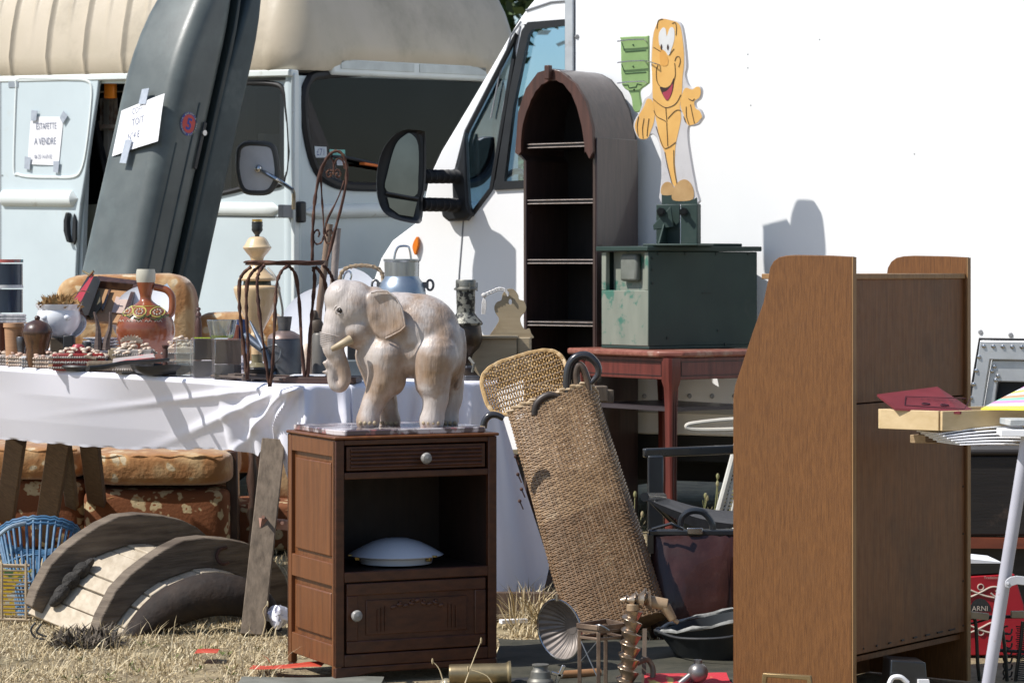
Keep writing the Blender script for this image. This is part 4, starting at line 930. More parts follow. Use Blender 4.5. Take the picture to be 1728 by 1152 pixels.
q = MB(); q.bar(P(434, 880, 9.42), P(492, 886, 9.5), .03, .05, (0, 1, 0)); q.cyl(P(444, 872, 9.38), P(444, 872, 9.44), .006); q.cyl(P(476, 882, 9.38), P(476, 882, 9.46), .006)
part('hinge', q, mat('rusty_pink', (.36, .20, .15), (.25, .13, .09), .7, scale=20), lg)
for (x0, y0, x1, y1, Yt, w_, m_) in ((2, 925, 28, 738, 10.5, .075, BRW), (70, 935, 102, 738, 10.45, .085, BRW), (172, 915, 150, 735, 10.5, .075, BRW), (130, 915, 108, 745, 10.6, .05, OLDW), (918, 1034, 945, 880, 9.95, .10, BRW)):
    leg(G(x0, y0), P(x1, y1, Yt) if x0 < 800 else P(935, 760, 10.5), w_, m_)
q = MB(); q.bar(G(830, 1052)+V((0, .1, .05)), G(1010, 1060)+V((0, .2, .05)), .05, .09); part('foot_beam', q, BRW, tt)
# cloth
CLOTH = mat('white_cotton', (.80, .79, .86), (.78, .77, .85), .9, scale=3, bump=.25, bs=260, bd=.0015, sheen=.1)
edge = [AL, A0, AR]
def epos(s):        # s 0..1 left edge, 1..2 right edge -> rounded corner
    if s <= 1: p = AL.lerp(A0, s); n = V((-.45, -.89, 0))
    else: p = A0.lerp(AR, s-1); n = V((.35, -.94, 0))
    k = max(0, min(1, (s-.94)/.12)); n = V((-.45, -.89, 0)).lerp(V((.35, -.94, 0)), k).normalized()
    return p, n
botpx = [(-90, 746), (0, 748), (100, 757), (200, 764), (300, 765), (395, 764), (410, 772), (422, 776), (436, 760), (455, 748), (468, 756), (474, 800), (479, 838), (490, 820), (503, 790), (530, 900), (600, 960), (700, 985), (800, 1010), (848, 1030), (868, 1022), (900, 1000), (925, 955)]
bs_ = [0, .15, .32, .49, .655, .80, .83, .86, .89, .92, .945, .96, .975, .99, 1.01, 1.1, 1.3, 1.55, 1.8, 1.9, 1.94, 1.98, 2.0]
def botz(s):
    for i in range(len(bs_)-1):
        if bs_[i] <= s <= bs_[i+1]:
            f = (s-bs_[i])/(bs_[i+1]-bs_[i]); y = botpx[i][1]*(1-f)+botpx[i+1][1]*f; break
    else: y = botpx[-1][1]
    p, n = epos(s); return CAMZ-(y-HZ)/FP*p.y
def cf(u, v):
    s = u*2; p, n = epos(s); zb_ = botz(s); r_ = .014
    d = max(.03, p.z-zb_); t = v*d
    out = r_*math.sin(min(t/r_/1.57, 1)*1.57) ; z = p.z+.004-max(0, t-r_*.35)
    q = t/.25
    ridge = 0
    if s < 1.02:
        L = (1.0-s)*2.0                                   # metres left of the corner
        for k, (sl, wd, am, ln) in enumerate(((.30, .020, .030, .50), (.62, .018, .034, .34), (1.25, .02, .035, .24), (.12, .014, .014, .75))):
            dd_ = (t-L*sl-.004); ridge += am*math.exp(-(dd_/wd)**2)*math.exp(-(L/ln)**2)*min(1, t/.02)
        out += -.46*max(0, t-.02)*min(1, (1.0-s)*9+.15)+.012*math.sin(L*5.2+1.0)*min(1, t/.1)+.003*math.sin(L*11+t*9)*min(1, t/.12)+.012*min(1, t/.2)
        if s > .78: out += .016*math.sin((s-.78)*80)*min(1, t/.16)
    else:
        L = (s-1); out += (.016*math.sin(L*30+.5)+.012*math.sin(L*61+t*4))*min(1, t/.12)*(1+t)+.02*t
        if s < 1.25: out += .02*math.sin((s-1)*42)*min(1, t/.1)
    tan = V((n.y, -n.x, 0))
    side = 0.0
    if s > 1.85: side = .30*max(0, (t-.05))*(s-1.85)/.15
    return p+n*(out+ridge)+V((side, 0, z-p.z))+V((0, 0, .0015*math.sin(s*130)+.002*math.sin(s*47))) if v > .98 else p+n*(out+ridge)+V((side, 0, z-p.z))
mb = MB(); mb.grid(cf, 560, 90)
def tf(u, v):
    s = u*2; p, n = epos(s); b = AL.lerp(A0, s) if s <= 1 else p; back = bl.lerp(br_, u)
    q = p.lerp(back, v); q.z += .004+(.0015*mnoise.noise(q*9) if 0 < v < 1 else 0); return q
mb.grid(tf, 120, 30)
solo('tablecloth', mb, CLOTH, 'white cotton cloth draped over the long table with gathered corner', 'tablecloth', ang=80)
q = MB()
def wad(u, v): 
    return P(470, 1040, 9.3)+V((.05*(u-.5)*2*math.sin(v*3.1)+.012*math.sin(u*19), .03*math.cos(u*6.28), .05*(v-.5)+.015*math.sin(u*17+v*9)))
q.grid(wad, 24, 12); solo('cloth_scrap', q, CLOTH, 'crumpled white cloth scrap beside the bedside cabinet near the ground', 'cloth', ang=70)

# ---------- table-top helpers ----------
def lathe_t(name, label, cat_, cx, by, prof, m_, Y=None, n=40, sx=1, group=None, parts=None, tilt=None, ang=35):
    """prof: (radius px, y px) rows; stands on the cloth at (cx, by)"""
    b = T(cx, by) if Y is None else P(cx, by, Y)
    Yb = b.y; q = MB(); q.lathe(b, [(S(r, Yb), S(by-y, Yb)) for r, y in prof], n=n, sx=sx)
    if tilt: q.xf(Matrix.Translation(b) @ tilt @ Matrix.Translation(-b))
    return b, q
def edgeY(px):
    k = (px+90)/595; x = AL.lerp(A0, max(0, min(1, k)))
    for _ in range(6):
        k += (px-(CXP+x.x/x.y*FP))/595; x = AL+(A0-AL)*k
    return x.y
def onT(px, Y):
    Y = max(Y, (edgeY(px) if px < 505 else 9.5+.4*(px-505)/333)+.045)
    return V(((px-CXP)/FP*Y, Y, tz(px)+.005))
def pyb(b): return HZ+(CAMZ-b.z)*FP/b.y
def rmp(rows, b):
    by = pyb(b); top = min(y for _, y in rows); mx = max(y for _, y in rows); y0 = top+.55*(mx-top); o = []
    for r, y in rows:
        if y > y0: y = y0+(y-y0)*(by-y0)/(mx-y0)
        o.append((S(r, b.y), S(by-y, b.y)))
    return o
def lt(name, label, cat_, px, Y, prof, m_, n=40, group=None, ang=35, ret=False):
    """object of revolution standing on the table at column px, distance Y; prof rows (radius px, y px) with the last row the base"""
    b = onT(px, Y); by = HZ+(CAMZ-b.z)*FP/Y
    mx = by; q = MB()
    q.lathe(b, rmp(prof, b), n=n)
    o = solo(name, q, m_, label, cat_, group, ang=ang)
    return o, b, mx
def bt(name, label, cat_, x0, x1, y0, Y, depth, m_, rz=0.0, bev=.004, group=None, h=None):
    c = onT((x0+x1)/2, Y); w_ = S(x1-x0, Y); z1 = CAMZ-(y0-HZ)/FP*Y if h is None else c.z+h
    q = MB(); q.box(V((c.x, c.y+depth/2, (c.z+z1)/2)), w_, depth, z1-c.z, rz); return solo(name, q, m_, label, cat_, group, bev=bev)
TERRA = mat('terracotta_glaze', (.30, .085, .03), (.17, .045, .02), .28, scale=8, coat=.6, dirt=(.08, .035, .02), dscale=5)
CREAMG = mat('cream_glaze', (.50, .47, .38), (.42, .4, .33), .4, scale=9, bump=.1)
PORC = mat('porcelain', (.80, .81, .84), (.76, .77, .8), .22, scale=5, bump=.01, coat=.5)
PEWT = mat('pewter', (.17, .17, .18), (.09, .09, .10), .42, .7, scale=9, bump=.25, dirt=(.25, .24, .22), dscale=12)
DKWOOD = wood('dark_turned_wood', (.09, .045, .03), (.035, .018, .014), .35, coat=.3)
PLUM = wood('plum_turned_wood', (.10, .045, .035), (.06, .028, .022), .4)
TIN = mat('blue_tin', (.028, .045, .075), (.015, .025, .045), .3, .4, scale=7, coat=.4)
RUST = mat('rusty_iron', (.10, .045, .03), (.05, .022, .016), .75, .2, scale=30, bump=.5, dirt=(.20, .10, .06), dscale=30)
BRASS = mat('dull_brass', (.34, .27, .15), (.22, .17, .10), .42, .8, scale=12, bump=.2, dirt=(.12, .11, .08), dscale=10)
GLZ = glass('clear_glass', (.86, .9, .88), .03, .06)
STEEL = mat('grey_steel', (.25, .26, .28), (.15, .16, .17), .4, .7, scale=10, bump=.2)
DGREY = mat('dark_grey_metal', (.055, .055, .055), (.03, .03, .032), .5, .3, scale=12, bump=.3)
# blue tins, far left
for k, (y0, y1, lab) in enumerate(((445, 482, 'dark blue tin with red and teal rim, upper one at far left of the table'), (488, 527, 'dark blue tin, lower one at far left of the table'))):
    b = P(12, 545, 10.75); t = thing('tin', lab, 'tin', P(12, y1, 10.75), 'dark blue tins at the far left')
    q = MB(); q.cyl(P(10, y1, 10.75), P(10, y0, 10.75), S(28, 10.75), n=36); part('can', q, TIN, t)
    q = MB(); c = P(10, y0-2, 10.75); q.cyl(c, c+V((0, 0, .012)), S(29, 10.75), n=36); part('rim', q, (mat('teal_rim', (.10, .28, .28), (.45, .12, .1), .5, scale=6, lo=.5, hi=.55) if k == 0 else mat('white_rim', (.6, .6, .6), None, .4)), t)
q = MB(); 
for k in range(4): q.box(P(14, 532+k*5, 10.6), .13, .1, .009, .2)
solo('folded_cloths', q, mat('striped_cloth', (.55, .52, .5), (.12, .13, .16), .8, scale=14, st=(3, 1, 1)), 'stack of folded striped grey cloths below the blue tins', 'cloths', bev=.003)
bt('wooden_tray', 'dark wooden tray edge at far left under the tins', 'tray', -40, 60, 548, 10.6, .25, DKWOOD)
o, b, mx = lt('terracotta_pot', 'small ribbed terracotta flower pot behind the wooden lidded jar', 'pot', 23, 10.25, [(0, 546), (14, 546), (17, 545), (17.5, 552), (15.5, 553), (12, 588), (0, 588)], mat('terracotta', (.42, .24, .13), (.34, .18, .10), .8, scale=18, st=(.1, .1, 6)))
lt('clay_beaker', 'brown clay beaker cut by the left edge of the photo', 'pot', 0, 10.2, [(10, 545), (12, 545), (10, 590), (0, 590)], mat('brown_clay', (.09, .03, .02), None, .5))
bj = onT(63, 10.15)
jt = thing('lidded_jar', 'dark turned wooden jar with domed lid', 'jar', bj)
q = MB(); Yj = 10.15; f = lambda rs, mxx: [(S(r, Yj), S(mxx-y, Yj)) for r, y in rs]
q.lathe(bj, [(S(r, bj.y), S(pyb(bj)-y, bj.y)) for r, y in [(0, pyb(bj)), (16, pyb(bj)-1), (20, 605), (18, 590), (21, 577), (24, 566), (24, 563)]]); part('jar', q, wood('two_tone_turned', (.16, .075, .03), (.04, .02, .015), .3, coat=.4), jt)
q = MB(); q.lathe(bj, [(S(r, bj.y), S(pyb(bj)-y, bj.y)) for r, y in [(25, 563), (25.5, 561), (24, 554), (18, 545), (9, 541), (4, 539), (5, 536), (3.5, 533), (0, 532)]]); part('lid', q, DKWOOD, jt)
lt('metal_cup', 'tiny tarnished metal cup left of the wooden jar', 'cup', 36, 10.0, [(8, 568), (9, 570), (8, 580), (4, 587), (6, 590), (0, 590)], PEWT, n=20)
# white tureen with dried moss
bt_ = onT(99, 10.35); Yt = 10.35
tu = thing('tureen', 'white porcelain footed tureen filled with dried moss', 'tureen', bt_)
q = MB(); q.lathe(bt_, [(S(r, Yt), S(pyb(bt_)-y, Yt)) for r, y in [(0, pyb(bt_)), (22, pyb(bt_)), (23, 600), (15, 585), (14, 571), (22, 565), (33, 552), (37, 538), (36, 528), (34, 523), (38, 516), (39, 513), (36, 513), (34, 520), (30, 524), (0, 524)]], n=44)
for sx_ in (-1, 1): q.ell(bt_+V((sx_*S(34, Yt)*.55, -S(30, Yt), S(pyb(bt_)-535, Yt))), (.014, .012, .012), n=10, m=8)
part('bowl', q, PORC, tu)
def tuft(base, rx, ry, h, n, seed, col_, s=.004):
    r_ = random.Random(seed); q = MB()
    for _ in range(n):
        a = r_.uniform(0, 6.28); rr = math.sqrt(r_.random()); p = base+V((rx*rr*math.cos(a), ry*rr*math.sin(a), 0)); hh = h*(1-.6*rr*rr)*r_.uniform(.5, 1.2)
        tip = p+V((r_.gauss(0, .018), r_.gauss(0, .018), hh)); sd2 = V((r_.uniform(-1, 1), r_.uniform(-1, 1), 0)).normalized()*s
        q.add([p-sd2, p+sd2, (p+tip)/2+sd2*1.2+V((r_.gauss(0, .008), 0, 0)), tip], [(0, 1, 2), (0, 2, 3)])
    return q
q = tuft(bt_+V((0, 0, S(pyb(bt_)-522, Yt))), S(31, Yt), S(31, Yt), S(26, Yt), 900, 4, None); part('dried_moss', q, straw_mat('moss_brown', [(.30, .15, .06), (.45, .28, .12), (.22, .12, .05), (.4, .3, .15)]), tu, smooth=False)
def disc(name, label, cat_, c, r, nrm, m_, th=.012, group=None, oval=1.0):
    q = MB(); q.lathe(c, [(0, 0), (r*.62, 0), (r*.7, th*.6), (r, th*1.3), (r*1.01, th*1.6), (r*.98, th*1.7), (r*.7, th*.95), (r*.62, th*.5), (0, th*.5)], nrm, 44, sx=oval); return solo(name, q, m_, label, cat_, group)
disc('plate', 'white plate leaning edge-up beside the tureen', 'plate', P(128, 555, 10.42), S(24, 10.4), V((-.35, -.75, .55)), PORC)
# plates
for i in range(9):
    c = onT(172, 10.45)+V((rnd.uniform(-.004, .004), 0, .006+i*.0115)); cm = [mat('blue_plate', (.08, .10, .2), (.05, .07, .14), .3), PORC, mat('grey_plate', (.45, .48, .52), None, .3)][[0, 0, 1, 2, 1, 2, 1, 1, 1][i]]
    q = MB(); r = S(33, 10.45)*(1-.012*(i % 3)); q.lathe(c, [(0, 0), (r*.6, 0), (r*.97, .010), (r, .0125), (r*.96, .0125), (r*.62, .004), (0, .004)], n=40)
    solo('plate', q, cm, ['lowest blue plate of the stack in front of the open case', 'second plate from the bottom of the stack, blue', 'third plate from the bottom of the stack, white', 'fourth plate from the bottom of the stack, grey', 'middle white plate of the plate stack', 'grey plate above the middle of the stack', 'third plate from the top of the stack', 'second plate from the top of the stack, white', 'topmost white plate of the stack in front of the open case'][i], 'plate', 'stacked plates')
for i in range(5):
    c = onT(206, 10.25)+V((0, 0, .006+i*.010)); q = MB(); r = S(20, 10.3); q.lathe(c, [(0, 0), (r*.6, 0), (r, .009), (r*.96, .010), (r*.6, .004), (0, .004)], n=36)
    solo('saucer', q, PORC, ['lowest white saucer left of the painted jug', 'second white saucer from the bottom left of the jug', 'middle white saucer of the small pile left of the jug', 'second white saucer from the top left of the jug', 'topmost white saucer of the small pile left of the jug'][i], 'saucer', 'saucers left of the jug')
# platter behind the jug
q = MB(); c = P(243, 536, 10.62); q.lathe(c, [(0, 0), (.10, 0), (.118, .012), (.120, .016), (.10, .008), (0, .008)], V((-.1, -.93, .3)), 48, sx=1.0); solo('platter', q, PORC, 'large white platter standing behind the painted jug', 'platter')
q = MB(); q.extr(FF(10.7), FF(10.7).uvs([(262, 492), (282, 478), (290, 490), (274, 520), (262, 520)]), 0, .006); solo('blue_tile', q, mat('pale_blue', (.62, .72, .8), None, .5), 'pale blue card poking up behind the jug handle', 'card')
# red and black zither case
zc = Fr3(P(119, 512, 10.42), P(140, 531, 10.38), P(150, 462, 10.6))
zt_ = thing('instrument_case', 'narrow black case with red lining leaning upright behind the tureen', 'case', P(130, 560, 10.4))
q = MB(); z0 = [P(121, 512, 10.42), P(134, 514, 10.36), P(158, 466, 10.55), P(152, 464, 10.6)]
q.loft([z0, [p+V((.004, .03, -.01)) for p in z0]]); part('red_lining', q, mat('red_leather', (.36, .02, .03), (.28, .015, .02), .45), zt_)
q = MB(); z1 = [P(134, 514, 10.355), P(143, 532, 10.36), P(164, 474, 10.55), P(158, 466, 10.545)]; q.loft([z1, [p+V((.008, .03, 0)) for p in z1]])
z2 = [P(119, 514, 10.43), P(122, 514, 10.415), P(154, 464, 10.59), P(151, 461, 10.61)]; q.loft([z2, [p+V((.006, .03, -.01)) for p in z2]]); part('black_shell', q, mat('black_leather', (.015, .014, .018), None, .4), zt_)
q = MB(); q.tube([P(140, 457, 10.6), P(148, 462, 10.57), P(158, 464, 10.56)], .004); q.tube([P(150, 466, 10.56), P(158, 457, 10.55)], .005); q.tube(cat([P(121, 500, 10.4), P(130, 493, 10.38), P(140, 491, 10.38), P(150, 493, 10.4)], 3), .0018); part('metal_clasp', q, BRASS, zt_)
# open wooden case with leather and cards
oc = thing('open_case', 'open wooden case holding tan leather and old cards', 'case', P(190, 560, 10.6))
cf_ = Fr3(P(140, 534, 10.5), P(212, 540, 10.5), P(164, 478, 10.75))
def cq(pts, w0, w1, nm, m_, par): q = MB(); q.extr(cf_, cf_.uvs(pts), w0, w1); return part(nm, q, m_, par, bev=.002)
cq([(138, 538), (164, 477), (234, 487), (212, 545)], -.012, -.002, 'back', mat('tan_lining', (.42, .24, .12), (.34, .19, .09), .7), oc)
for pts in ([(158, 480), (166, 477), (234, 485), (234, 492), (164, 485)], [(134, 536), (158, 478), (166, 484), (146, 538)], [(226, 488), (234, 487), (213, 543), (206, 543)]): cq(pts, -.002, .03, 'rim', DKWOOD, oc)
cq([(146, 532), (168, 488), (171, 520), (155, 540)], .0, .006, 'olive_card', mat('olive_card', (.12, .10, .06), None, .7), oc)
cq([(171, 525), (183, 492), (188, 492), (174, 528)], .004, .012, 'strap', DKWOOD, oc)
cq([(188, 528), (196, 501), (222, 508), (206, 530)], .001, .004, 'card', mat('pink_card', (.55, .42, .36), (.45, .34, .3), .7), oc)
# painted jug
bjg = onT(246, 10.35); Yg = 10.35; JB = pyb(bjg)
jg = thing('painted_jug', 'brown glazed jug with painted flowers and cream neck', 'jug', bjg)
gp = [(0, JB), (34, JB), (38, 600), (45, 580), (48, 570), (49.5, 558), (48, 546), (42, 533), (32, 522), (18, 513), (11, 507), (9.5, 501), (11.5, 492), (14.5, 480), (16, 470)]
fg = lambda rs, Y_, mxx: [(S(r, Y_), S(JB-y, Y_)) for r, y in rs]
q = MB(); q.lathe(bjg, fg([tuple(p)[:2] for p in cat([(a, b, 0) for a, b in gp], 4)], Yg, 588), n=56); part('body', q, TERRA, jg, ang=60)
q = MB(); q.lathe(bjg, fg([(14.8, 478), (16.4, 470), (16.2, 460), (15, 454), (14, 454), (14, 470)], Yg, 588), n=48); part('neck', q, CREAMG, jg)
q = MB(); q.tube([bjg+V((S(a, Yg), 0, S(JB-b, Yg))) for a, b in [tuple(p)[:2] for p in cat([(14, 484, 0), (24, 486, 0), (36, 490, 0), (44, 500, 0), (45, 515, 0), (43, 528, 0), (38, 533, 0)], 4)]], S(6, Yg), 12); part('handle', q, TERRA, jg)
def jugpt(dx_, y, off=.0012):
    pr = [tuple(p)[:2] for p in cat([(a, b, 0) for a, b in gp], 4)]
    for i in range(len(pr)-1):
        if pr[i][1] >= y >= pr[i+1][1]:
            f = (pr[i][1]-y)/max(1e-6, pr[i][1]-pr[i+1][1]); r = pr[i][0]*(1-f)+pr[i+1][0]*f; break
    else: r = 40
    x = max(-.98*r, min(.98*r, dx_)); return bjg+V((S(x, Yg), -S(math.sqrt(r*r-x*x), Yg)-off, S(JB-y, Yg)))
YEL = mat('yellow_slip', (.60, .58, .16), None, .4); 
for cx_, cy_ in ((-6, 525), (23, 526), (-29, 524)):
    q = MB(); q.tube([jugpt(cx_+11*math.cos(a/20*6.28), cy_+8*math.sin(a/20*6.28)) for a in range(20)], .0022, 5, True); part('painted_ring', q, YEL, jg)
    q = MB()
    for k in range(8): q.ell(jugpt(cx_+5.5*math.cos(k*.785), cy_+4*math.sin(k*.785)), .0035, n=8, m=5)
    part('painted_petals', q, CREAMG, jg)
    q = MB(); q.ell(jugpt(cx_, cy_), .004, n=8, m=5); part('painted_centre', q, mat('flower_orange', (.5, .2, .05), None, .4), jg)
q = MB()
for cx_, cy_, w_ in ((-34, 530, 6), (-22, 533, 6), (-6, 536, 9), (8, 532, 6), (22, 537, 9), (34, 533, 6)): q.tube([jugpt(cx_-w_, cy_-1), jugpt(cx_, cy_+2), jugpt(cx_+w_, cy_-2)], .0035, 6)
part('painted_leaves', q, mat('leaf_slip', (.07, .09, .03), None, .4), jg)
q = MB()
for k in range(5):
    x = -38+k*16
    for j in (-1, 1): q.tube([jugpt(x+j*3-2.5, 542), jugpt(x+j*3, 539), jugpt(x+j*3+2.5, 542)], .0012, 5)
for k in range(14): q.ell(jugpt(-36+k*5.2, 533+5*math.sin(k*2.1)), .0012, n=6, m=4)
part('painted_marks', q, CREAMG, jg)
q = MB(); q.tube([jugpt(41*math.sin(a/30*3.1-1.55), 516+.0, .0008) if False else bjg+V((S(24, Yg)*math.sin(a/40*6.28), -S(24, Yg)*math.cos(a/40*6.28), S(JB-516, Yg))) for a in range(40)], .0012, 5, True); part('painted_band', q, YEL, jg)
# turned spindle, horn stand
lt('turned_spindle', 'dark turned wooden spindle standing right of the painted jug', 'spindle', 335, 10.2, [(0, 518), (3, 519), (4, 522), (2, 525), (4.5, 529), (5, 533), (3, 536), (5, 542), (6, 552), (5, 575), (6, 592), (0, 592)], PLUM, n=20)
hs = thing('horn_stand', 'pair of small curved dark horns on a wooden stand', 'horns', onT(175, 9.95))
HORN = mat('horn', (.13, .09, .075), (.07, .045, .04), .5, scale=18, st=(1, 1, 5), bump=.4)
for pts in ([(166, 590), (166, 572), (165, 550), (159, 526)], [(179, 590), (180, 575), (186, 552), (186, 526)]):
    q = MB(); path = cat([P(x, y, 9.95) for x, y in pts], 5); q.tube(path, lambda t: S(8, 9.95)*(1-t*.8)); part('horn', q, HORN, hs)
q = MB(); q.box(onT(176, 9.95)+V((0, 0, .022)), .12, .05, .035); part('stand', q, OLDW, hs, bev=.01)

# ---------- shell boxes ----------
SHELL = mat('shell_cream', (.62, .52, .42), (.45, .34, .26), .45, scale=30, dirt=(.5, .3, .2), dscale=25)
SHELLG = mat('shell_grey', (.40, .36, .33), (.22, .19, .17), .5, scale=40)
REDL = mat('red_lacquer', (.33, .025, .02), (.22, .015, .015), .4, scale=10)
def shellbox(label, x0, x1, yt, Y, depth, base, seed, lid=True, yb=None):
    r_ = random.Random(seed); c = onT((x0+x1)/2, Y); w_ = S(x1-x0, Y); h = (CAMZ-(yt-HZ)/FP*Y)-c.z; h = max(.025, h)
    t = thing('shell_box', label, 'shell box', c, 'shell-covered trinket boxes')
    q = MB(); q.box(c+V((0, 0, h*.36)), w_*.9, depth*.9, h*.7); part('box', q, base, t, bev=.004)
    q = MB(); n = max(8, int(w_/.008))
    for zz in (.12, .55):
        for i in range(n+1):
            x = c.x-w_/2+w_*i/n; q.ell(V((x, c.y-depth*.47, c.z+h*zz)), (.0048, .004, .0048), n=8, m=6)
    for i in range(n):
        q.ell(V((c.x-w_/2+w_*i/n, c.y-depth*.48, c.z+h*.34)), (.004, .003, .006), Matrix.Rotation(r_.uniform(-1, 1), 3, 'Y'), n=7, m=5)
    part('shell_border', q, SHELLG if seed % 2 else SHELL, t)
    q = MB()
    for i in range(int(n*3.0)):
        u = r_.uniform(-1, 1); v = r_.uniform(-1, 1); k = .62+.38*(1-u*u)*(1-v*v); s2 = r_.uniform(.004, .011)
        q.ell(V((c.x+u*w_*.5, c.y+v*depth*.45, c.z+h*k*.95)), (s2*1.2, s2, s2*.7), Matrix.Rotation(r_.uniform(-.6, .6), 3, 'Y'), n=9, m=6)
    part('shells', q, SHELL if seed % 2 else mat('shell_rose', (.60, .42, .33), (.42, .28, .22), .45, scale=26), t)
    return t, c, w_, h
shellbox('shell-covered trinket box at the far left table edge', -14, 24, 592, 10.15, .08, SHELLG, 1)
shellbox('second shell-covered trinket box from the left edge', 14, 44, 594, 10.0, .07, SHELLG, 2)
shellbox('pale rounded shell box in front of the lidded jar', 36, 74, 597, 9.93, .07, mat('pale_blue_box', (.5, .52, .55), None, .5), 3)
shellbox('shell box with pink shells right of the pale rounded one', 60, 96, 591, 10.1, .08, SHELLG, 4)
shellbox('long red shell-topped box in the middle of the shell boxes', 86, 182, 586, 9.95, .09, REDL, 5)
t, c, w_, h = shellbox('tall shell box with large scallop left of the glass blocks', 194, 262, 572, 9.95, .08, SHELLG, 7)
q = MB()
def scal_(cc, r):
    def f(u, v):
        a = (u-.5)*2.6; rr = r*v*(1+.05*math.cos(a*22)); return cc+V((rr*math.sin(a), -.2*rr*math.cos(a), rr*math.cos(a)*.75+.004*math.cos(a*22)*v-.3*rr*v))
    q.grid(f, 60, 6)
scal_(c+V((-.01, -.02, h*.95)), .042); part('scallop', q, SHELL, t)
shellbox('cream shell-covered casket behind the glass blocks', 276, 330, 566, 10.05, .1, SHELL, 9)
# red book, tile, pans
q = MB(); c = onT(150, 9.78); q.box(c+V((0, .05, .022)), .20, .10, .016, .12); solo('red_box', q, REDL, 'flat red lacquer box in front of the long shell box', 'box', bev=.002)
q = MB(); q.extr(Fr3(P(190, 612, 9.75), P(258, 603, 9.8), P(214, 592, 9.95)), [(0, 0), (.15, 0), (.16, .075), (.02, .075)], -.006, 0); solo('picture_card', q, mat('pink_print', (.50, .14, .13), (.42, .36, .34), .5, scale=9, lo=.5, hi=.53), 'slanted card with red and grey print leaning on the scallop box', 'card')
lt('round_dish', 'shallow dark dish at the table edge under the red box', 'dish', 138, 9.72, [(10, 617), (34, 615), (36, 618), (28, 627), (0, 628)], DGREY, n=40)
lt('cork_mat', 'flat tan wooden coaster at the table edge', 'coaster', 100, 9.82, [(0, 614), (18, 614), (18, 618), (0, 618)], wood('tan_cork', (.33, .22, .13), (.25, .16, .09), .7, axis='x'), n=32)
pn = thing('frying_pan', 'old black iron pan with long handle reaching over the cloth edge', 'pan', onT(250, 9.75))
q = MB(); q.tube(cat([P(148, 628, 9.5)+V((0, 0, .012)), P(175, 624, 9.55)+V((0, 0, .01)), P(210, 617, 9.62)+V((0, 0, .01)), P(245, 610, 9.7), P(285, 607, 9.75)], 5), lambda t: .012*(1-t*.5)+.002, 10, sc=.6); part('handle', q, DGREY, pn)
q = MB(); c = onT(272, 9.78)
def panf(u, v):
    a = u*6.283; r = .10*(1+.07*math.sin(a*3+1)+.04*math.sin(a*5)); k = [0, .7, .86, 1.0][0] 
    rr = r*min(1, v*1.25); z = .004 if v < .6 else .004+(v-.6)/.4*.034
    if v > .8: rr = r*(1+(v-.8)*.3)
    return c+V((rr*math.cos(a)*1.05, rr*math.sin(a)*.8, z+.003*math.sin(a*4)*v))
q.grid(panf, 60, 14); part('pan', q, DGREY, pn, ang=60)
q = MB(); c = onT(235, 9.62); q.box(c+V((.02, 0, .006)), .16, .05, .009, .1); solo('metal_bar', q, DGREY, 'flat blackened metal strip lying in front of the pan', 'metal strip', bev=.002)
# glass blocks
def block(x0, x1, yt, Y, dp, label, inner=None, m_=GLZ):
    c = onT((x0+x1)/2, Y); w_ = S(x1-x0, Y); z1 = CAMZ-(yt-HZ)/FP*Y; hh = z1-c.z
    t = thing('glass_block', label, 'glass block', c, 'clear display blocks')
    q = MB(); q.box(c+V((0, dp/2, hh/2)), w_, dp, hh, .25); part('block', q, m_, t, bev=.003)
    if inner:
        for nm, cc, (ax, bx, ay, by) in inner:
            q = MB(); q.box(c+V((w_*(ax+bx)/2, dp/2, hh*(ay+by)/2)), w_*(bx-ax), dp*.6, hh*(by-ay), .25); part(nm, q, cc, t)
GB = glass('smoky_glass', (.82, .8, .78), .05, .05)
block(294, 322, 574, 9.78, .05, 'empty clear glass box left of the two solid blocks', [('base', mat('pale_grey_plate', (.5, .53, .56), None, .4), (-.3, .3, .3, .36))])
block(322, 358, 573, 9.55, .07, 'dark smoky block, left of the two solid blocks', [('brown_core', mat('brown_core', (.10, .075, .06), (.06, .045, .04), .5), (-.42, .42, .45, .96)), ('blue_core', mat('blue_core', (.12, .14, .22), (.25, .26, .3), .5, scale=12), (-.42, .42, .03, .42))], GB)
block(357, 408, 574, 9.55, .08, 'pale smoky block under the glass tumbler', [('brown_core', mat('taupe_core', (.22, .17, .15), (.16, .12, .11), .5), (-.42, .42, .38, .96)), ('grey_core', mat('silver_core', (.5, .5, .52), (.35, .34, .35), .5, scale=12), (-.42, .2, .03, .36)), ('blue_core', mat('navy_core', (.04, .05, .10), None, .5), (.2, .42, .03, .36))], GB)
bg_ = V(((374-CXP)/FP*9.6, 9.61, CAMZ-(572-HZ)/FP*9.6)); q = MB()
rgb = [(S(r, 9.6), S(572-y, 9.6)) for r, y in [(0, 572), (19, 572), (20, 570), (26, 542), (25, 541), (18, 568), (0, 569)]]
tg = thing('glass_tumbler', 'clear flared glass bowl standing on the pale smoky block', 'glass', bg_); q.lathe(bg_+V((0, 0, .003)), rgb, n=24); part('bowl', q, GLZ, tg)
q = MB(); q.lathe(bg_, [(0, .006), (S(17, 9.6), .006), (S(19, 9.6), .012)], n=24); part('lime_base', q, mat('lime', (.45, .60, .05), None, .4), tg)
q = MB(); q.box(P(345, 570, 9.75), .07, .02, .003); solo('lime_ruler', q, mat('lime', (.45, .60, .05), None, .4), 'thin lime green strip behind the smoky blocks', 'ruler')
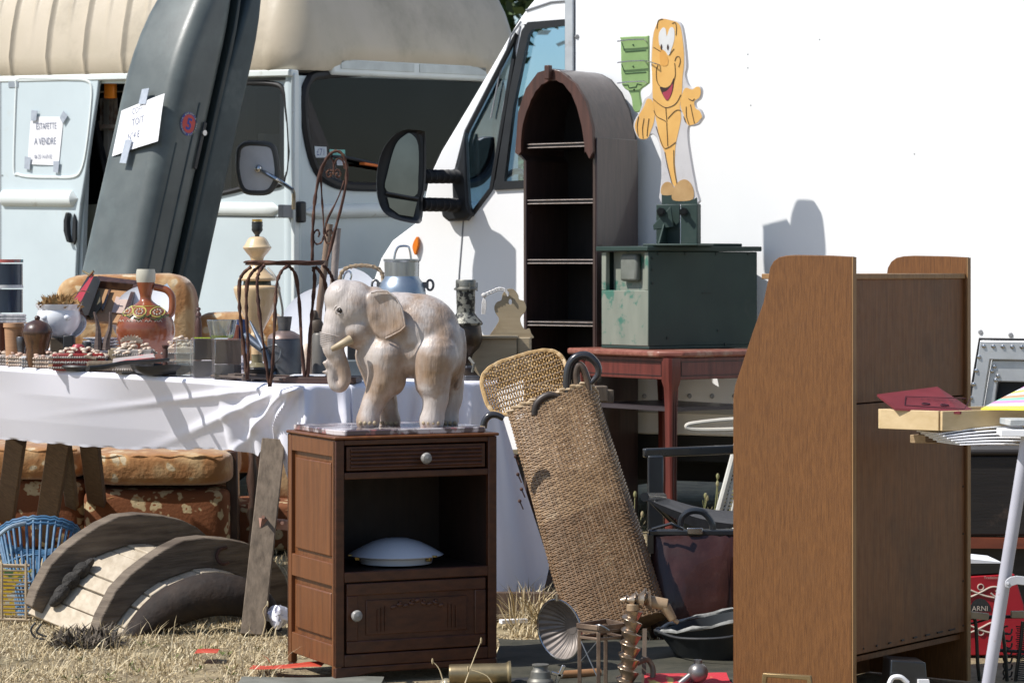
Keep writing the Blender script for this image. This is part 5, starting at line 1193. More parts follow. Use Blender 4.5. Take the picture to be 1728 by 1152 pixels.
# ---------- onyx lamp ----------
bL = onT(434, 9.95); YL = 9.95; lp = thing('lamp_base', 'cream onyx urn-shaped lamp base with bare brass socket', 'lamp', bL)
ONYX = mat('cream_onyx', (.68, .50, .30), (.58, .40, .22), .28, scale=7, detail=8, bump=.03, dirt=(.7, .6, .4), dscale=5, coat=.5)
def lpz(rows, nm, m_, n=40):
    if nm in ('bowl', 'urn_neck'): rows = [tuple(p)[:2] for p in cat([(a, b, 0) for a, b in rows], 4)]
    q = MB(); q.lathe(bL, [(S(r, YL), S(min(pyb(bL), pyb(bL)+12-max(0, (628-y))*1.0 if y > 600 else 1e9)*0+(pyb(bL)-(y if y < 590 else 590+(y-590)*(pyb(bL)-590)/38)), YL)) for r, y in rows], n=n); return part(nm, q, m_, lp)
lpz([(0, 628), (22, 628), (22, 618), (18, 612), (10, 607), (9, 600), (10, 596)], 'foot', mat('green_onyx', (.25, .22, .13), (.14, .12, .07), .3, scale=8), 32)
lpz([(10, 596), (10, 575), (12, 566), (10, 560), (13, 552), (22, 535), (33, 510), (39, 492), (39, 484), (33, 481)], 'bowl', ONYX)
lpz([(24, 482), (23, 474), (30, 473)], 'band', mat('dark_moss_stone', (.12, .12, .07), (.05, .05, .03), .5, scale=40))
lpz([(30, 474), (32, 470), (27, 465), (17, 456), (12, 449), (10, 442), (12, 434), (17, 428), (23, 420), (24, 417), (21, 413), (16, 404), (11, 400), (4, 399), (0, 399)], 'urn_neck', ONYX)
q = MB(); q.lathe(bL, [(S(r, YL), S(pyb(bL)-y, YL)) for r, y in [(4, 400), (4, 396), (8, 391), (9.5, 388), (9, 384), (9.6, 381), (9, 378), (9.5, 375), (8.8, 374)]], n=24); sk_ = part('socket', q, mat('black_bakelite', (.025, .03, .032), None, .3), lp)
q = MB(); q.lathe(bL, [(S(r, YL), S(pyb(bL)-y, YL)) for r, y in [(8.5, 375), (8.7, 373), (8.5, 371), (8.7, 370), (7.5, 370)]], n=24); part('socket_ring', q, mat('bright_brass', (.6, .42, .15), None, .25, .9), sk_)
q = MB(); q.tube(cat([P(452, 452, 9.92), P(466, 470, 9.9), P(473, 500, 9.92), P(477, 530, 9.93), P(470, 560, 9.95)], 4), .004); part('flex', q, mat('clear_flex', (.45, .43, .38), None, .3), lp)
# ---------- pewter oil can, spout, cylinder ----------
bC = onT(480, 9.8); YC = 9.8; cn = thing('pewter_can', 'dark pewter can with funnel neck under the wire chair seat', 'can', bC)
q = MB(); q.lathe(bC, [(S(r, YC), S(pyb(bC)-(y if y < 600 else pyb(bC)), YC)) for r, y in [(0, 636), (29, 636), (29, 574), (28, 571)]], n=40); part('body', q, PEWT, cn)
q = MB(); q.lathe(bC, [(S(r, YC), S(pyb(bC)-(y if y < 600 else pyb(bC)), YC)) for r, y in [(29, 571), (26, 565), (17, 560), (12, 558)]], n=40); part('shoulder', q, mat('rosy_tin', (.3, .22, .2), (.2, .15, .14), .45, .5), cn)
q = MB(); q.lathe(bC, [(S(r, YC), S(pyb(bC)-(y if y < 600 else pyb(bC)), YC)) for r, y in [(10, 558), (10, 556), (13, 534), (12, 534)]], n=30); part('neck', q, PEWT, cn)
q = MB(); q.tube(cat([P(452, 585, 9.75), P(466, 582, 9.72), P(474, 590, 9.72), P(470, 606, 9.72), P(463, 612, 9.74)], 4), .003); part('handle', q, STEEL, cn)
q = MB(); q.cyl(P(414, 566, 9.8), P(450, 596, 9.75), .016, .011, 18); q.cyl(P(422, 542, 9.85), P(446, 590, 9.75), .003, .013, 14)
q.cyl(P(446, 590, 9.75), onT(462, 9.75), .012, .02, 14); solo('metal_spout', q, mat('blue_steel', (.16, .19, .24), (.09, .11, .14), .4, .6), 'blue-grey forked metal spout left of the pewter can', 'spout')
lt('tin_cylinder', 'plain grey tin cylinder right of the pewter can', 'tin', 540, 9.9, [(0, 562), (11, 562), (13, 566), (14, 636), (0, 636)], mat('grey_tin', (.20, .19, .17), (.14, .13, .12), .5, .4), n=28)
bt('dark_box', 'dark metal box behind the elephant trunk', 'box', 586, 612, 556, 10.0, .08, DGREY)
bt('grey_box', 'low grey box behind the elephant front legs', 'box', 580, 640, 608, 9.85, .1, mat('bluegrey_box', (.10, .12, .13), None, .5))
# rusty hinge straps, board
q = MB(); c = onT(430, 9.52)
q.bar(onT(362, 9.46)+V((0, 0, .012)), onT(480, 9.62)+V((0, 0, .012)), .05, .008, (0, 0, 1)); q.bar(onT(395, 9.56)+V((0, 0, .02)), onT(540, 9.75)+V((0, 0, .02)), .03, .008, (0, 0, 1))
for x in (368, 392, 416): q.cyl(onT(x, 9.44)+V((-.015, 0, .012)), onT(x, 9.44)+V((.015, 0, .012)), .011, n=12)
solo('strap_hinge', q, mat('rusty_grey_iron', (.17, .13, .11), (.09, .07, .06), .7, .3, scale=20, bump=.5), 'rusty iron strap hinge lying at the table corner', 'hinge', bev=.002)
q = MB(); q.box(onT(535, 9.62)+V((0, .06, .014)), .28, .16, .022, -.08); solo('wooden_board', q, wood('dark_board', (.09, .045, .035), (.05, .028, .022), .4, axis='x'), 'dark wooden board at the table corner behind the elephant trunk', 'board', bev=.003)
q = MB(); q.box(onT(520, 9.6)+V((0, .06, .028)), .12, .09, .003, -.1); solo('white_card', q, PAPER, 'white card lying on the dark wooden board', 'card')
# small sculpted figure behind
q = MB(); b = onT(531, 10.2); q.ell(b+V((0, 0, .22)), (.014, .014, .022)); q.ell(b+V((.008, 0, .18)), (.025, .018, .035)); q.tube([b+V((0, 0, 0)), b+V((0, 0, .17))], .018); solo('carved_figurine', q, mat('figurine_brown', (.10, .075, .05), (.05, .035, .025), .6), 'small dark carved figurine between the wire chair and the elephant', 'figurine')
q = MB(); b = onT(518, 10.25); q.ell(b+V((0, 0, .06)), (.03, .03, .06)); solo('shell_ornament', q, SHELL, 'cream and brown shell ornament behind the wire chair legs', 'ornament')
# white serving platters standing behind
q = MB(); q.lathe(P(548, 560, 10.45), [(0, 0), (.14, 0), (.165, .014), (.168, .018), (.14, .01), (0, .008)], V((-.12, -.95, .28)), 56); solo('platter', q, PORC, 'big white platter standing behind the wire chair and elephant head', 'platter')
q = MB(); q.lathe(P(586, 530, 10.62), [(0, 0), (.15, 0), (.175, .014), (.15, .01), (0, .008)], V((.05, -.97, .22)), 56, sx=.8); solo('platter', q, PORC, 'white platter rim showing above the elephant head', 'platter')
q = MB(); q.lathe(P(515, 585, 10.35), [(0, 0), (.06, 0), (.075, .012), (.06, .008), (0, .006)], V((-.2, -.93, .3)), 40); solo('plate', q, PORC, 'small white plate between lamp foot and pewter can', 'plate')
# two poles
for pts, r, nm, lab, m_ in (([(545, 470), (556, 378)], 6, 'wooden_pole', 'short carved wooden pole left of the wrapped one', wood('carved_pole', (.26, .18, .12), (.15, .10, .07), .7)), ([(563, 480), (569, 385)], 6.5, 'wrapped_pole', 'pole wrapped in creased brown paper behind the wire chair', mat('wrap_paper', (.30, .25, .22), (.20, .165, .15), .7, scale=22, bump=.8, bs=30, bd=.006))):
    a, b = P(*pts[0], 10.35), P(*pts[1], 10.35); d = (b-a); a2 = a-d*((a.z-.81)/d.z)
    q = MB(); q.tube([a2.lerp(b, i/14) for i in range(15)], lambda t: S(r, 10.35)*(1+.08*math.sin(t*40)), 14); solo(nm, q, m_, lab, 'pole', ang=60)
# basket handle arc
q = MB(); path = cat([P(x, y, 10.5) for x, y in ((572, 500), (573, 475), (578, 458), (592, 450), (615, 448), (635, 452), (645, 462), (647, 480))], 5); q.tube(path, S(3.2, 10.5), 8, twist=300); solo('rope_handle', q, mat('rope_tan', (.36, .27, .18), (.25, .18, .11), .8, scale=60), 'plaited tan handle of a basket arching behind the elephant', 'handle')
q = MB(); q.tube(cat([P(x, y, 10.45) for x, y in ((578, 485), (580, 466), (588, 458), (593, 463), (591, 472))], 4), .004); solo('metal_hook', q, CHROME, 'small bent chrome hook inside the basket handle arch', 'hook')
# milk can
bM = onT(678, 10.1); YM = 10.1; mk = thing('milk_can', 'blue-grey aluminium milk can behind the elephant back', 'milk can', bM)
MK = mat('milk_can_alu', (.34, .40, .46), (.26, .31, .37), .36, .75, scale=6, bump=.12, bs=30)
def mz(rows, nm, m_=MK): q = MB(); q.lathe(bM, [(S(r, YM), S(pyb(bM)-(y if y < 620 else pyb(bM)), YM)) for r, y in rows], n=48); return part(nm, q, m_, mk)
mz([(0, 636), (40, 636), (41, 630), (41, 500), (40, 488), (36, 477), (30, 470), (29, 466)], 'body')
mz([(29, 466), (29.5, 442), (31, 440), (31, 437), (29, 437), (28, 440), (0, 441)], 'neck', mat('milk_can_neck', (.42, .44, .46), (.3, .32, .34), .3, .85, scale=8, st=(3, 3, .4)))
q = MB(); q.tube(cat([P(665, 438, YM), P(668, 424, YM), P(674, 416, YM), P(688, 416, YM), P(692, 424, YM), P(694, 438, YM)], 4), .004); part('lid_handle', q, CHROME, mk)
for x, sg_ in ((719, 1), (640, -1)):
    q = MB(); c = P(x, 481, YM); q.tube([c+V((sg_*.014+.012*math.cos(a/16*6.28), -.002, .018*math.sin(a/16*6.28))) for a in range(16)], .0045, 8, True); q.box(c+V((-sg_*.006, 0, 0)), .03, .02, .022); part('lug', q, PEWT, mk)
# stove / lantern burner
bS = onT(786, 9.95); YS = 9.95; sv = thing('oil_burner', 'grey pierced metal oil lamp burner column right of the elephant', 'oil lamp', bS)
SV = mat('tarnished_nickel', (.20, .195, .17), (.12, .115, .10), .45, .6, scale=14, bump=.4, bs=70)
def sz(rows, nm, m_=SV): q = MB(); q.lathe(bS, [(S(r, YS), S(pyb(bS)-(y if y < 600 else 600+(y-600)*(pyb(bS)-600)/40), YS)) for r, y in rows], n=40); return part(nm, q, m_, sv)
sz([(0, 472), (16, 472), (17, 474), (17, 484), (20, 487), (20, 489), (16, 490)], 'cap')
sz([(16, 490), (16, 512), (15.5, 514), (15.5, 528), (17, 530)], 'pierced_sleeve', mat('pierced_metal', (.24, .235, .2), (.03, .03, .028), .5, .5, scale=55, lo=.45, hi=.5, bump=.6))
sz([(17, 530), (20, 535), (26, 541), (29, 545), (28, 548), (25, 549)], 'skirt', mat('pierced_metal', (0, 0, 0)))
sz([(25, 549), (27, 560), (29, 572), (24, 585), (12, 598), (9, 610), (10, 618), (20, 630), (27, 636), (27, 640), (0, 640)], 'font', mat('dark_bronze', (.07, .05, .035), (.035, .025, .02), .35, .6, scale=16, bump=.4))
q = MB()
for i in range(5): q.box(bS+V((S(19, YS)*math.cos(i*1.256-1.2), S(19, YS)*math.sin(i*1.256-1.2), S(pyb(bS)-484, YS))), .004, .004, .03)
q.tube([P(792, 604, 9.75), P(800, 614, 9.72), P(797, 628, 9.72)], .005); part('gallery_prong', q, SV, sv)
# salt box
SBX = wood('pale_pine_box', (.36, .29, .19), (.27, .21, .13), .7, scale=8, axis='x', dirt=(.2, .15, .09), dscale=8)
sO = onT(794, 10.02); sF = FrN(sO, -.05, -1); sb = thing('salt_box', 'pale wooden hanging salt box with scalloped back and rope loop', 'salt box', sO)
w2 = S(78, 10.02); hz_ = S(pyb(sO)-572, 10.02)
q = MB(); q.boxf(sF, 0, w2, .004, hz_, -.10, .0); q.boxf(sF, w2+.001, S(100, 10.02), .004, hz_+.004, -.14, -.012); part('box', q, SBX, sb, bev=.002)
q = MB(); q.boxf(sF, -.012, w2+.002, hz_+.001, hz_+.011, -.11, .012); part('lid', q, SBX, sb, bev=.003)
bkp = seg([(826, 566), (838, 548), (842, 538), (836, 528), (834, 518), (838, 510), (846, 506), (848, 496), (856, 488), (866, 488), (874, 497), (876, 505), (884, 508), (888, 518), (886, 526), (878, 536), (880, 548), (886, 556), (893, 554), (896, 562), (896, 572), (826, 572)], 3)
q = MB(); sF2 = FrN(sO+V((0, .13, 0)), -.05, -1); hole = sF2.uvs(ellp(861, 509, 3, 5, 10)); q.extr(sF2, sF2.uvs(bkp), -.012, 0, [hole]); part('back_board', q, SBX, sb, bev=.002)
q = MB(); ROPE = mat('white_rope', (.7, .68, .66), (.55, .53, .5), .85, scale=60)
for off in (0, 3): q.tube(cat([sF2.hit(x, y+off, .012) for x, y in ((858, 496), (852, 488), (842, 486), (832, 490), (822, 494), (817, 498))], 4), .0035, 8, twist=500)
q.ell(sF2.hit(817, 498, .012), (.010, .008, .009)); 
for k in range(4): q.tube(cat([sF2.hit(817, 500, .012), sF2.hit(820-k*2, 512, .014), sF2.hit(818-k*1.5, 530, .012)], 3), .0025, 6)
part('rope_loop', q, ROPE, sb)
q = MB(); q.box(onT(795, 9.55)+V((0, 0, .012)), .05, .04, .018, .2); q.cyl(onT(786, 9.5)+V((0, 0, .05)), onT(800, 9.5)+V((0, 0, .052)), .004); solo('small_metal_clamp', q, PEWT, 'small grey metal clamp at the foot of the salt box', 'clamp', bev=.002)

# ---------- twisted wire doll chair ----------
CY = 9.55; wc_ = thing('wire_chair', 'small chair of twisted rusty wire with scroll back', 'chair', T(455, 652))
def wire(ptl, nm='leg', r=2.7, Y0=CY, tw=420):
    q = MB()
    for pts in ptl:
        q.tube(cat([P(p[0], p[1], Y0+(p[2] if len(p) > 2 else 0)) for p in pts], 5), S(r, CY), 8, twist=tw)
    return part(nm, q, RUST, wc_, ang=80)
q = MB(); c = P(480, 442, CY+.05)
for rr, dz in ((1.0, 0), (.96, -.006)): q.tube([c+V((S(67, CY)*rr*math.cos(a/48*6.283), S(60, CY)*rr*math.sin(a/48*6.283), dz)) for a in range(48)], S(2.2, CY), 8, True, twist=420)
q.lathe(c+V((0, 0, .003)), [(0, 0), (S(62, CY), 0)], n=40, sx=1.05); part('seat', q, RUST, wc_)
wire([[(455, 652, -.10), (447, 600, -.11), (438, 530, -.12), (434, 480, -.11), (437, 460, -.10), (446, 448, -.06)], [(456, 652, -.10), (461, 600, -.11), (464, 530, -.12), (467, 480, -.11), (475, 458, -.10), (487, 448, -.06)]])
wire([[(417, 640, .0), (412, 590, .0), (405, 530, .0), (404, 480, .0), (410, 462, 0), (424, 450, .0)], [(418, 640, 0), (419, 590, 0), (416, 530, 0), (417, 480, 0), (427, 458, 0), (442, 449, .0)]])
wire([[(514, 637, .06), (509, 580, .05), (505, 510, .04), (499, 466, .02), (489, 450, .0)], [(519, 636, .06), (523, 566, .07), (528, 510, .08), (531, 470, .08), (528, 450, .08)]])
wire([[(549, 600, .14), (551, 520, .14), (549, 480, .13), (541, 460, .11), (532, 450, .1)], [(565, 490, .15), (561, 470, .14), (553, 455, .13), (545, 448, .12)]])
wire([[(527, 440, .08), (528, 383, .08), (532, 333, .08), (541, 290, .08), (553, 265, .08), (567, 255, .08), (579, 262, .08), (585, 282, .08), (584, 310, .08), (577, 345, .08), (567, 383, .08), (552, 440, .08)]], 'back_loop', 2.6)
wire([[(541, 290, .085), (543, 330, .085), (546, 375, .085), (547, 400, .085)], [(581, 305, .085), (570, 335, .085), (552, 372, .085), (548, 395, .085)]], 'back_strut', 1.6)
def scr(cx, cy, s_, k=1):
    return [(cx+k*r*math.cos(a), cy-r*math.sin(a)*1.25, .082) for a, r in [(i*.55, s_*(1-i*.055)) for i in range(15)]]
wire([[(543, 292, .082), (550, 272, .082), (558, 266, .082), (563, 276, .082), (563, 292, .082)]+scr(556, 294, 7, 1)], 'scroll', 1.5)
wire([[(582, 285, .082), (578, 271, .082), (570, 268, .082), (564, 278, .082), (563, 292, .082)]+scr(570, 294, 7, -1)], 'scroll', 1.5)
wire([[(546, 398, .082)]+[(a, b, .082) for a, b in ((543, 408), (535, 412), (529, 405), (530, 393), (536, 388), (539, 394), (537, 400))]], 'scroll', 1.5)
wire([[(548, 398, .082)]+[(a, b, .082) for a, b in ((550, 408), (557, 411), (562, 402), (560, 390), (554, 388), (551, 394), (553, 399))]], 'scroll', 1.5)

# small clutter filling the gaps between the wares
lt('lacquer_disc', 'round red lacquer disc lying behind the long red shell box', 'lacquer disc', 132, 10.05, [(0, 580), (8, 581), (11, 585), (12, 590), (0, 590)], mat('rose_lid', (.42, .06, .07), (.3, .04, .05), .4), n=24)
for k, (px, y, lab) in enumerate(((146, 577, 'dark round tin, left of the two behind the shell boxes'), (160, 580, 'dark round tin, right of the two behind the shell boxes'))):
    lt('round_tin', lab, 'tin', px, 10.2, [(0, y), (7, y), (8, y+2), (8, y+14), (0, y+14)], DGREY, n=24, group='dark round tins')
lt('turned_spool', 'brown turned wooden spool beside the clear glass box', 'spool', 279, 9.9, [(0, 582), (6, 582), (6, 585), (4, 588), (5, 594), (4, 602), (6, 606), (6, 610), (0, 610)], PLUM, n=20)
bt('wooden_wedge', 'small pale wooden block behind the scallop shell box', 'block', 182, 200, 588, 10.1, .06, SBX)
bt('cardboard_box', 'low brown card box behind the tureen and lidded jar', 'box', 84, 118, 570, 10.3, .1, wood('card_brown', (.10, .075, .05), (.06, .045, .03), .8, axis='x'))
lt('oval_dish', 'dark oval dish between the lamp and the wire chair legs', 'dish', 440, 9.75, [(8, 624), (26, 620), (27, 622), (18, 632), (0, 633)], DGREY, n=36)
lt('blue_jar', 'dark blue glass jar behind the lamp', 'jar', 407, 10.3, [(0, 538), (8, 539), (10, 545), (10, 600), (0, 600)], mat('navy_glass', (.02, .03, .10), None, .15, coat=.5), n=24)
bt('brown_book', 'brown book standing behind the glass tumbler', 'book', 384, 402, 548, 10.25, .05, mat('russet_cover', (.22, .06, .03), (.15, .04, .02), .6))
lt('brass_candlestick', 'small brass candlestick behind the dark tins', 'candlestick', 222, 10.3, [(0, 560), (5, 561), (3, 566), (2.5, 580), (6, 586), (9, 600), (0, 600)], BRASS, n=20)
lt('glass_jar', 'small clear glass jar behind the strap hinge', 'jar', 398, 9.95, [(0, 600), (9, 600), (10, 603), (10, 628), (0, 628)], GLZ, n=24)
bt('black_camera', 'small black box camera at the left among the pots', 'camera', 106, 124, 566, 10.15, .05, BLACKP)
bt('tool_box', 'dark wooden box behind the elephant, beside the oil burner', 'box', 742, 766, 600, 10.1, .1, DKWOOD)
q = MB(); q.tube(cat([onT(88, 10.1)+V((0, -.02, .05)), onT(130, 10.1)+V((0, -.02, .055)), onT(165, 10.05)+V((0, -.02, .045))], 4), .006); solo('wooden_stick', q, OLDW, 'thin grey stick lying across the shell boxes', 'stick')
# ================= FLORAL SOFA behind the table =================
def floral():
    m = bpy.data.materials.new('floral_velour'); m.use_nodes = True; N = m.node_tree.nodes; L = m.node_tree.links; b = N['Principled BSDF']
    tc = N.new('ShaderNodeTexCoord'); nz = N.new('ShaderNodeTexNoise'); nz.inputs['Scale'].default_value = 7; nz.inputs['Detail'].default_value = 3; L.new(tc.outputs['Object'], nz.inputs['Vector'])
    mx0 = N.new('ShaderNodeMix'); mx0.data_type = 'VECTOR'; mx0.inputs[0].default_value = .12; L.new(tc.outputs['Object'], mx0.inputs[4]); L.new(nz.outputs['Color'], mx0.inputs[5])
    vo = N.new('ShaderNodeTexVoronoi'); vo.inputs['Scale'].default_value = 17; L.new(mx0.outputs[1], vo.inputs['Vector'])
    r = N.new('ShaderNodeValToRGB'); e = r.color_ramp.elements; e[0].position = .16; e[0].color = (.52, .42, .27, 1); e[1].position = .42; e[1].color = (.32, .145, .045, 1)
    k = e.new(.24); k.color = (.56, .45, .29, 1); k = e.new(.28); k.color = (.44, .24, .09, 1); L.new(vo.outputs['Distance'], r.inputs[0])
    n2 = N.new('ShaderNodeTexNoise'); n2.inputs['Scale'].default_value = 9; n2.inputs['Detail'].default_value = 4; L.new(tc.outputs['Object'], n2.inputs['Vector'])
    r2 = N.new('ShaderNodeValToRGB'); r2.color_ramp.elements[0].position = .48; r2.color_ramp.elements[1].position = .66; L.new(n2.outputs['Fac'], r2.inputs[0])
    mx = N.new('ShaderNodeMix'); mx.data_type = 'RGBA'; L.new(r2.outputs[0], mx.inputs[0]); L.new(r.outputs[0], mx.inputs[6]); mx.inputs[7].default_value = (.46, .30, .145, 1)
    L.new(mx.outputs[2], b.inputs['Base Color']); b.inputs['Roughness'].default_value = .9; b.inputs['Sheen Weight'].default_value = .3
    n3 = N.new('ShaderNodeTexNoise'); n3.inputs['Scale'].default_value = 38; n3.inputs['Detail'].default_value = 5; L.new(tc.outputs['Object'], n3.inputs['Vector'])
    bp = N.new('ShaderNodeBump'); bp.inputs['Strength'].default_value = .9; bp.inputs['Distance'].default_value = .006; L.new(n3.outputs['Fac'], bp.inputs['Height']); L.new(bp.outputs[0], b.inputs['Normal'])
    return m
FLO = floral()
def floral_shaded():  # seat-base print, its colours darkened to hold the shade under the table
    m = bpy.data.materials.new('floral_base_shaded'); m.use_nodes = True; N = m.node_tree.nodes; L = m.node_tree.links; b = N['Principled BSDF']
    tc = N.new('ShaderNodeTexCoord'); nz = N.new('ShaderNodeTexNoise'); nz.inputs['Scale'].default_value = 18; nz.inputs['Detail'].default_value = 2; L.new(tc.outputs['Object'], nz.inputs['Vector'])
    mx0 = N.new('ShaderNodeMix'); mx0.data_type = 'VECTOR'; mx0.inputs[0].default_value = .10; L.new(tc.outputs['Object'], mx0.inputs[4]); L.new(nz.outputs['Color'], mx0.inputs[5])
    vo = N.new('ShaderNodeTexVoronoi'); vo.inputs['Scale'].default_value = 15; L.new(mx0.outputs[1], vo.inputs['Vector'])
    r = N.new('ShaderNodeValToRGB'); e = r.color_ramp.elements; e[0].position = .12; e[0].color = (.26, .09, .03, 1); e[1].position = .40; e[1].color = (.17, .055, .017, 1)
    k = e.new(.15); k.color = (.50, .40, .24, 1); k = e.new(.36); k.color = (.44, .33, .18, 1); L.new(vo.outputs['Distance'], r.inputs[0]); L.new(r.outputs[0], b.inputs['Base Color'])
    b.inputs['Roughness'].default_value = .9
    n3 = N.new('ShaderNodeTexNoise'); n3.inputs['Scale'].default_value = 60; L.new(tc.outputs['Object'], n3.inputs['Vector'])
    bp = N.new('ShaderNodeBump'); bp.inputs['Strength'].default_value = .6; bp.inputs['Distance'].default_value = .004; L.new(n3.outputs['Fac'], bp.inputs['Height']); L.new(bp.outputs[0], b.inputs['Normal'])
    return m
FLOD = floral_shaded()
def cushion(q, c, sx, sy, sz, rz=0.0, n=22, puff=.16, seed=0, e=.32):
    """rounded, lumpy cushion"""
    m = Matrix.Rotation(rz, 3, 'Z'); rings = []
    def sp(x, p): return math.copysign(abs(x)**p, x)
    for i in range(n+1):
        a = -math.pi/2+math.pi*i/n; ring = []
        for j in range(40):
            t = 2*math.pi*j/40; x = sp(math.cos(a), e)*sp(math.cos(t), e); y = sp(math.cos(a), e)*sp(math.sin(t), e); z = sp(math.sin(a), e*1.3)
            v = V((x*sx/2, y*sy/2, z*sz/2)); k = 1+.022*mnoise.noise(v*9+V((seed, 0, 0))); ring.append(V(c)+m @ (v*k))
        rings.append(ring)
    q.loft(rings, False); return q
SY = 11.75; sfa = thing('sofa', 'orange and cream floral upholstered sofa behind the trestle table', 'sofa', P(180, 940, SY))
def sw_(x0, x1, y0, y1, Y, dp, nm, seed, rz=0.0, e=.32):
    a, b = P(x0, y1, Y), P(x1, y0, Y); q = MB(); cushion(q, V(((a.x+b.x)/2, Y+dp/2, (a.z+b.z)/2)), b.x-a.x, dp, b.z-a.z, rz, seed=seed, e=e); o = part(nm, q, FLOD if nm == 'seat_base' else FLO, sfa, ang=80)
    if nm != 'back_cushion':
        q = MB(); zz = (a.z+b.z)/2+(b.z-a.z)*.36; q.tube([V((a.x+.03+(b.x-a.x-.06)*i/30, Y+.012+.004*math.sin(i), zz+.003*math.sin(i*1.3))) for i in range(31)], .006, 6); part('piping', q, FLO, o)
    return o
sw_(-170, 142, 752, 812, 11.6, .6, 'seat_cushion', 1); sw_(140, 388, 762, 822, 11.55, .62, 'seat_cushion', 2)
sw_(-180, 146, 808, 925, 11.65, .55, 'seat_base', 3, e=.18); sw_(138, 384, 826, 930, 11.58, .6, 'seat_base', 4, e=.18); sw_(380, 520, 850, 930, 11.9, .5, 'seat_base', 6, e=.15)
sw_(88, 326, 462, 800, 12.2, .3, 'back_cushion', 5, e=.25); sw_(318, 480, 527, 800, 12.3, .28, 'back_cushion', 6, e=.28); sw_(-170, 84, 545, 780, 12.25, .25, 'back_cushion', 8, e=.25); sw_(440, 560, 700, 850, 12.2, .25, 'back_cushion', 9, e=.25)
q = MB()
for x in (392, 430):
    q.bar(P(x, 760, 11.75), P(x+2, 915, 11.75), .07 if x < 400 else .035, .05)
q.bar(P(150, 905, 11.95), P(520, 905, 11.95), .05, .05); part('wooden_frame', q, DKWOOD, sfa, bev=.006)
# turned post beside it
q = MB(); b = P(427, 905, 11.5); b.z = 0; q.lathe(b, [(0, 0), (.016, 0), (.02, .1), (.013, .15), (.026, .2), (.014, .26), (.028, .34), (.012, .42), (.018, .5), (0, .5)], n=20); solo('turned_post', q, DKWOOD, 'dark turned wooden post under the table beside the sofa', 'post')

# ================= HALF DRUM (old wooden form with plank slats) =================
D0 = G(164, 1070); dn = V((.73, -.68, 0)).normalized(); DFm = FrN(D0, dn.x, dn.y); DFm.n = V((dn.x, dn.y, -.17))
GRW = mat('weathered_grey_wood', (.215, .17, .125), (.075, .055, .04), .85, scale=7, detail=9, st=(.7, .7, 7), lo=.3, hi=.7, bump=1.0, bs=22, bd=.006, dirt=(.30, .26, .21), dscale=3, dlo=.6, dhi=.9)
PLK = wood('weathered_plank', (.56, .48, .37), (.40, .33, .24), .85, scale=7, axis='y', bump=.6, dirt=(.3, .24, .17), dscale=6)
dm = thing('wooden_half_drum', 'weathered half drum of two curved wooden flanges joined by pale planks', 'wooden drum', D0+V((.1, .3, 0)))
outer = [(164, 1068), (173, 1040), (196, 996), (222, 968), (249, 947), (280, 926), (311, 911), (345, 907), (387, 910), (420, 917), (444, 929), (466, 948), (482, 972), (492, 1010), (494, 1050)]
inner_ = [(182, 1080), (192, 1060), (209, 1036), (228, 1015), (249, 996), (275, 980), (302, 969), (326, 961), (347, 958), (375, 962), (400, 970), (424, 981), (444, 997), (462, 1031), (470, 1060)]
fo_ = DFm.uvs([(x, y) for x, y in outer]+[tuple(p)[:2] for p in reversed(cat([(x, y, 0) for x, y in inner_], 3))])
th = .045; gap = .345
for k in (0, 1):
    q = MB(); q.extr(DFm, fo_, -th-gap*k, -gap*k); part('flange', q, GRW, dm, bev=.004, label='back flange, partly hidden' if k else None)
iu = DFm.uvs([tuple(p)[:2] for p in cat([(x, y, 0) for x, y in inner_], 3)])
# planks follow the inner curve
L_ = [0]
for a, b in zip(iu, iu[1:]): L_.append(L_[-1]+math.hypot(b[0]-a[0], b[1]-a[1]))
def atl(d):
    for i in range(len(L_)-1):
        if L_[i+1] >= d: f = (d-L_[i])/(L_[i+1]-L_[i]); return V((iu[i][0]*(1-f)+iu[i+1][0]*f, iu[i][1]*(1-f)+iu[i+1][1]*f, 0))
    return V((*iu[-1], 0))
pd = -.015; i = 0
while pd < L_[-1]*.98:
    wpl = .075+.012*math.sin(i*2.3); a = atl(max(0, pd)); b = atl(min(L_[-1], pd+wpl)); 
    if pd < 0: a = a+(a-b).normalized()*.02
    d = (b-a); d.normalize(); nn_ = V((d.y, -d.x, 0)); off = .004*math.sin(i*1.7)
    q = MB(); rr = random.Random(i)
    a2 = a+d*.003; b2 = b-d*.003; o1 = a2+nn_*(.0+off); o2 = b2+nn_*(.0+off); o3 = b2+nn_*(.022+off); o4 = a2+nn_*(.022+off)
    w1 = .035+.008*rr.random(); poly = [o1, o2, o3, o4]
    q.loft([[DFm.pt(p.x, p.y, w1) for p in poly], [DFm.pt(p.x, p.y, -gap-th-.02-.01*rr.random()) for p in poly]])
    part('plank', q, PLK, dm, bev=.003); pd += wpl; i += 1
q = MB(); c = DFm.hit(382, 938, .0); q.tube(cat([c+V((0, 0, .03)), c+V((-.02, -.03, .025)), c+V((-.028, -.045, 0)), c+V((-.01, -.045, -.022)), c+V((.008, -.02, -.02))], 5), .006, 8); part('iron_ring', q, RUST, dm)
q = MB(); 
for pts in ([(60, 1050), (52, 1062), (60, 1075), (75, 1078)], [(70, 1052), (62, 1066), (80, 1074)]): q.tube(cat([P(x, y, 9.1) for x, y in pts], 5), .0035)
part('wire_loop', q, DGREY, dm)
q = MB(); 
for j in range(7):
    f = j/6; q.ell(DFm.pt(*[atl(.05+.16*f)[k_] for k_ in (0, 1)], -gap+.045)+V((0, -.01, .02)), (.035, .03, .02+.008*math.sin(j*2.7)), Matrix.Rotation(-.8, 3, 'Y'), n=12, m=8)
bk_ = part('charred_block', q, mat('charred_wood', (.05, .045, .04), (.02, .018, .016), .9, scale=30, bump=1.0, bd=.01), dm)
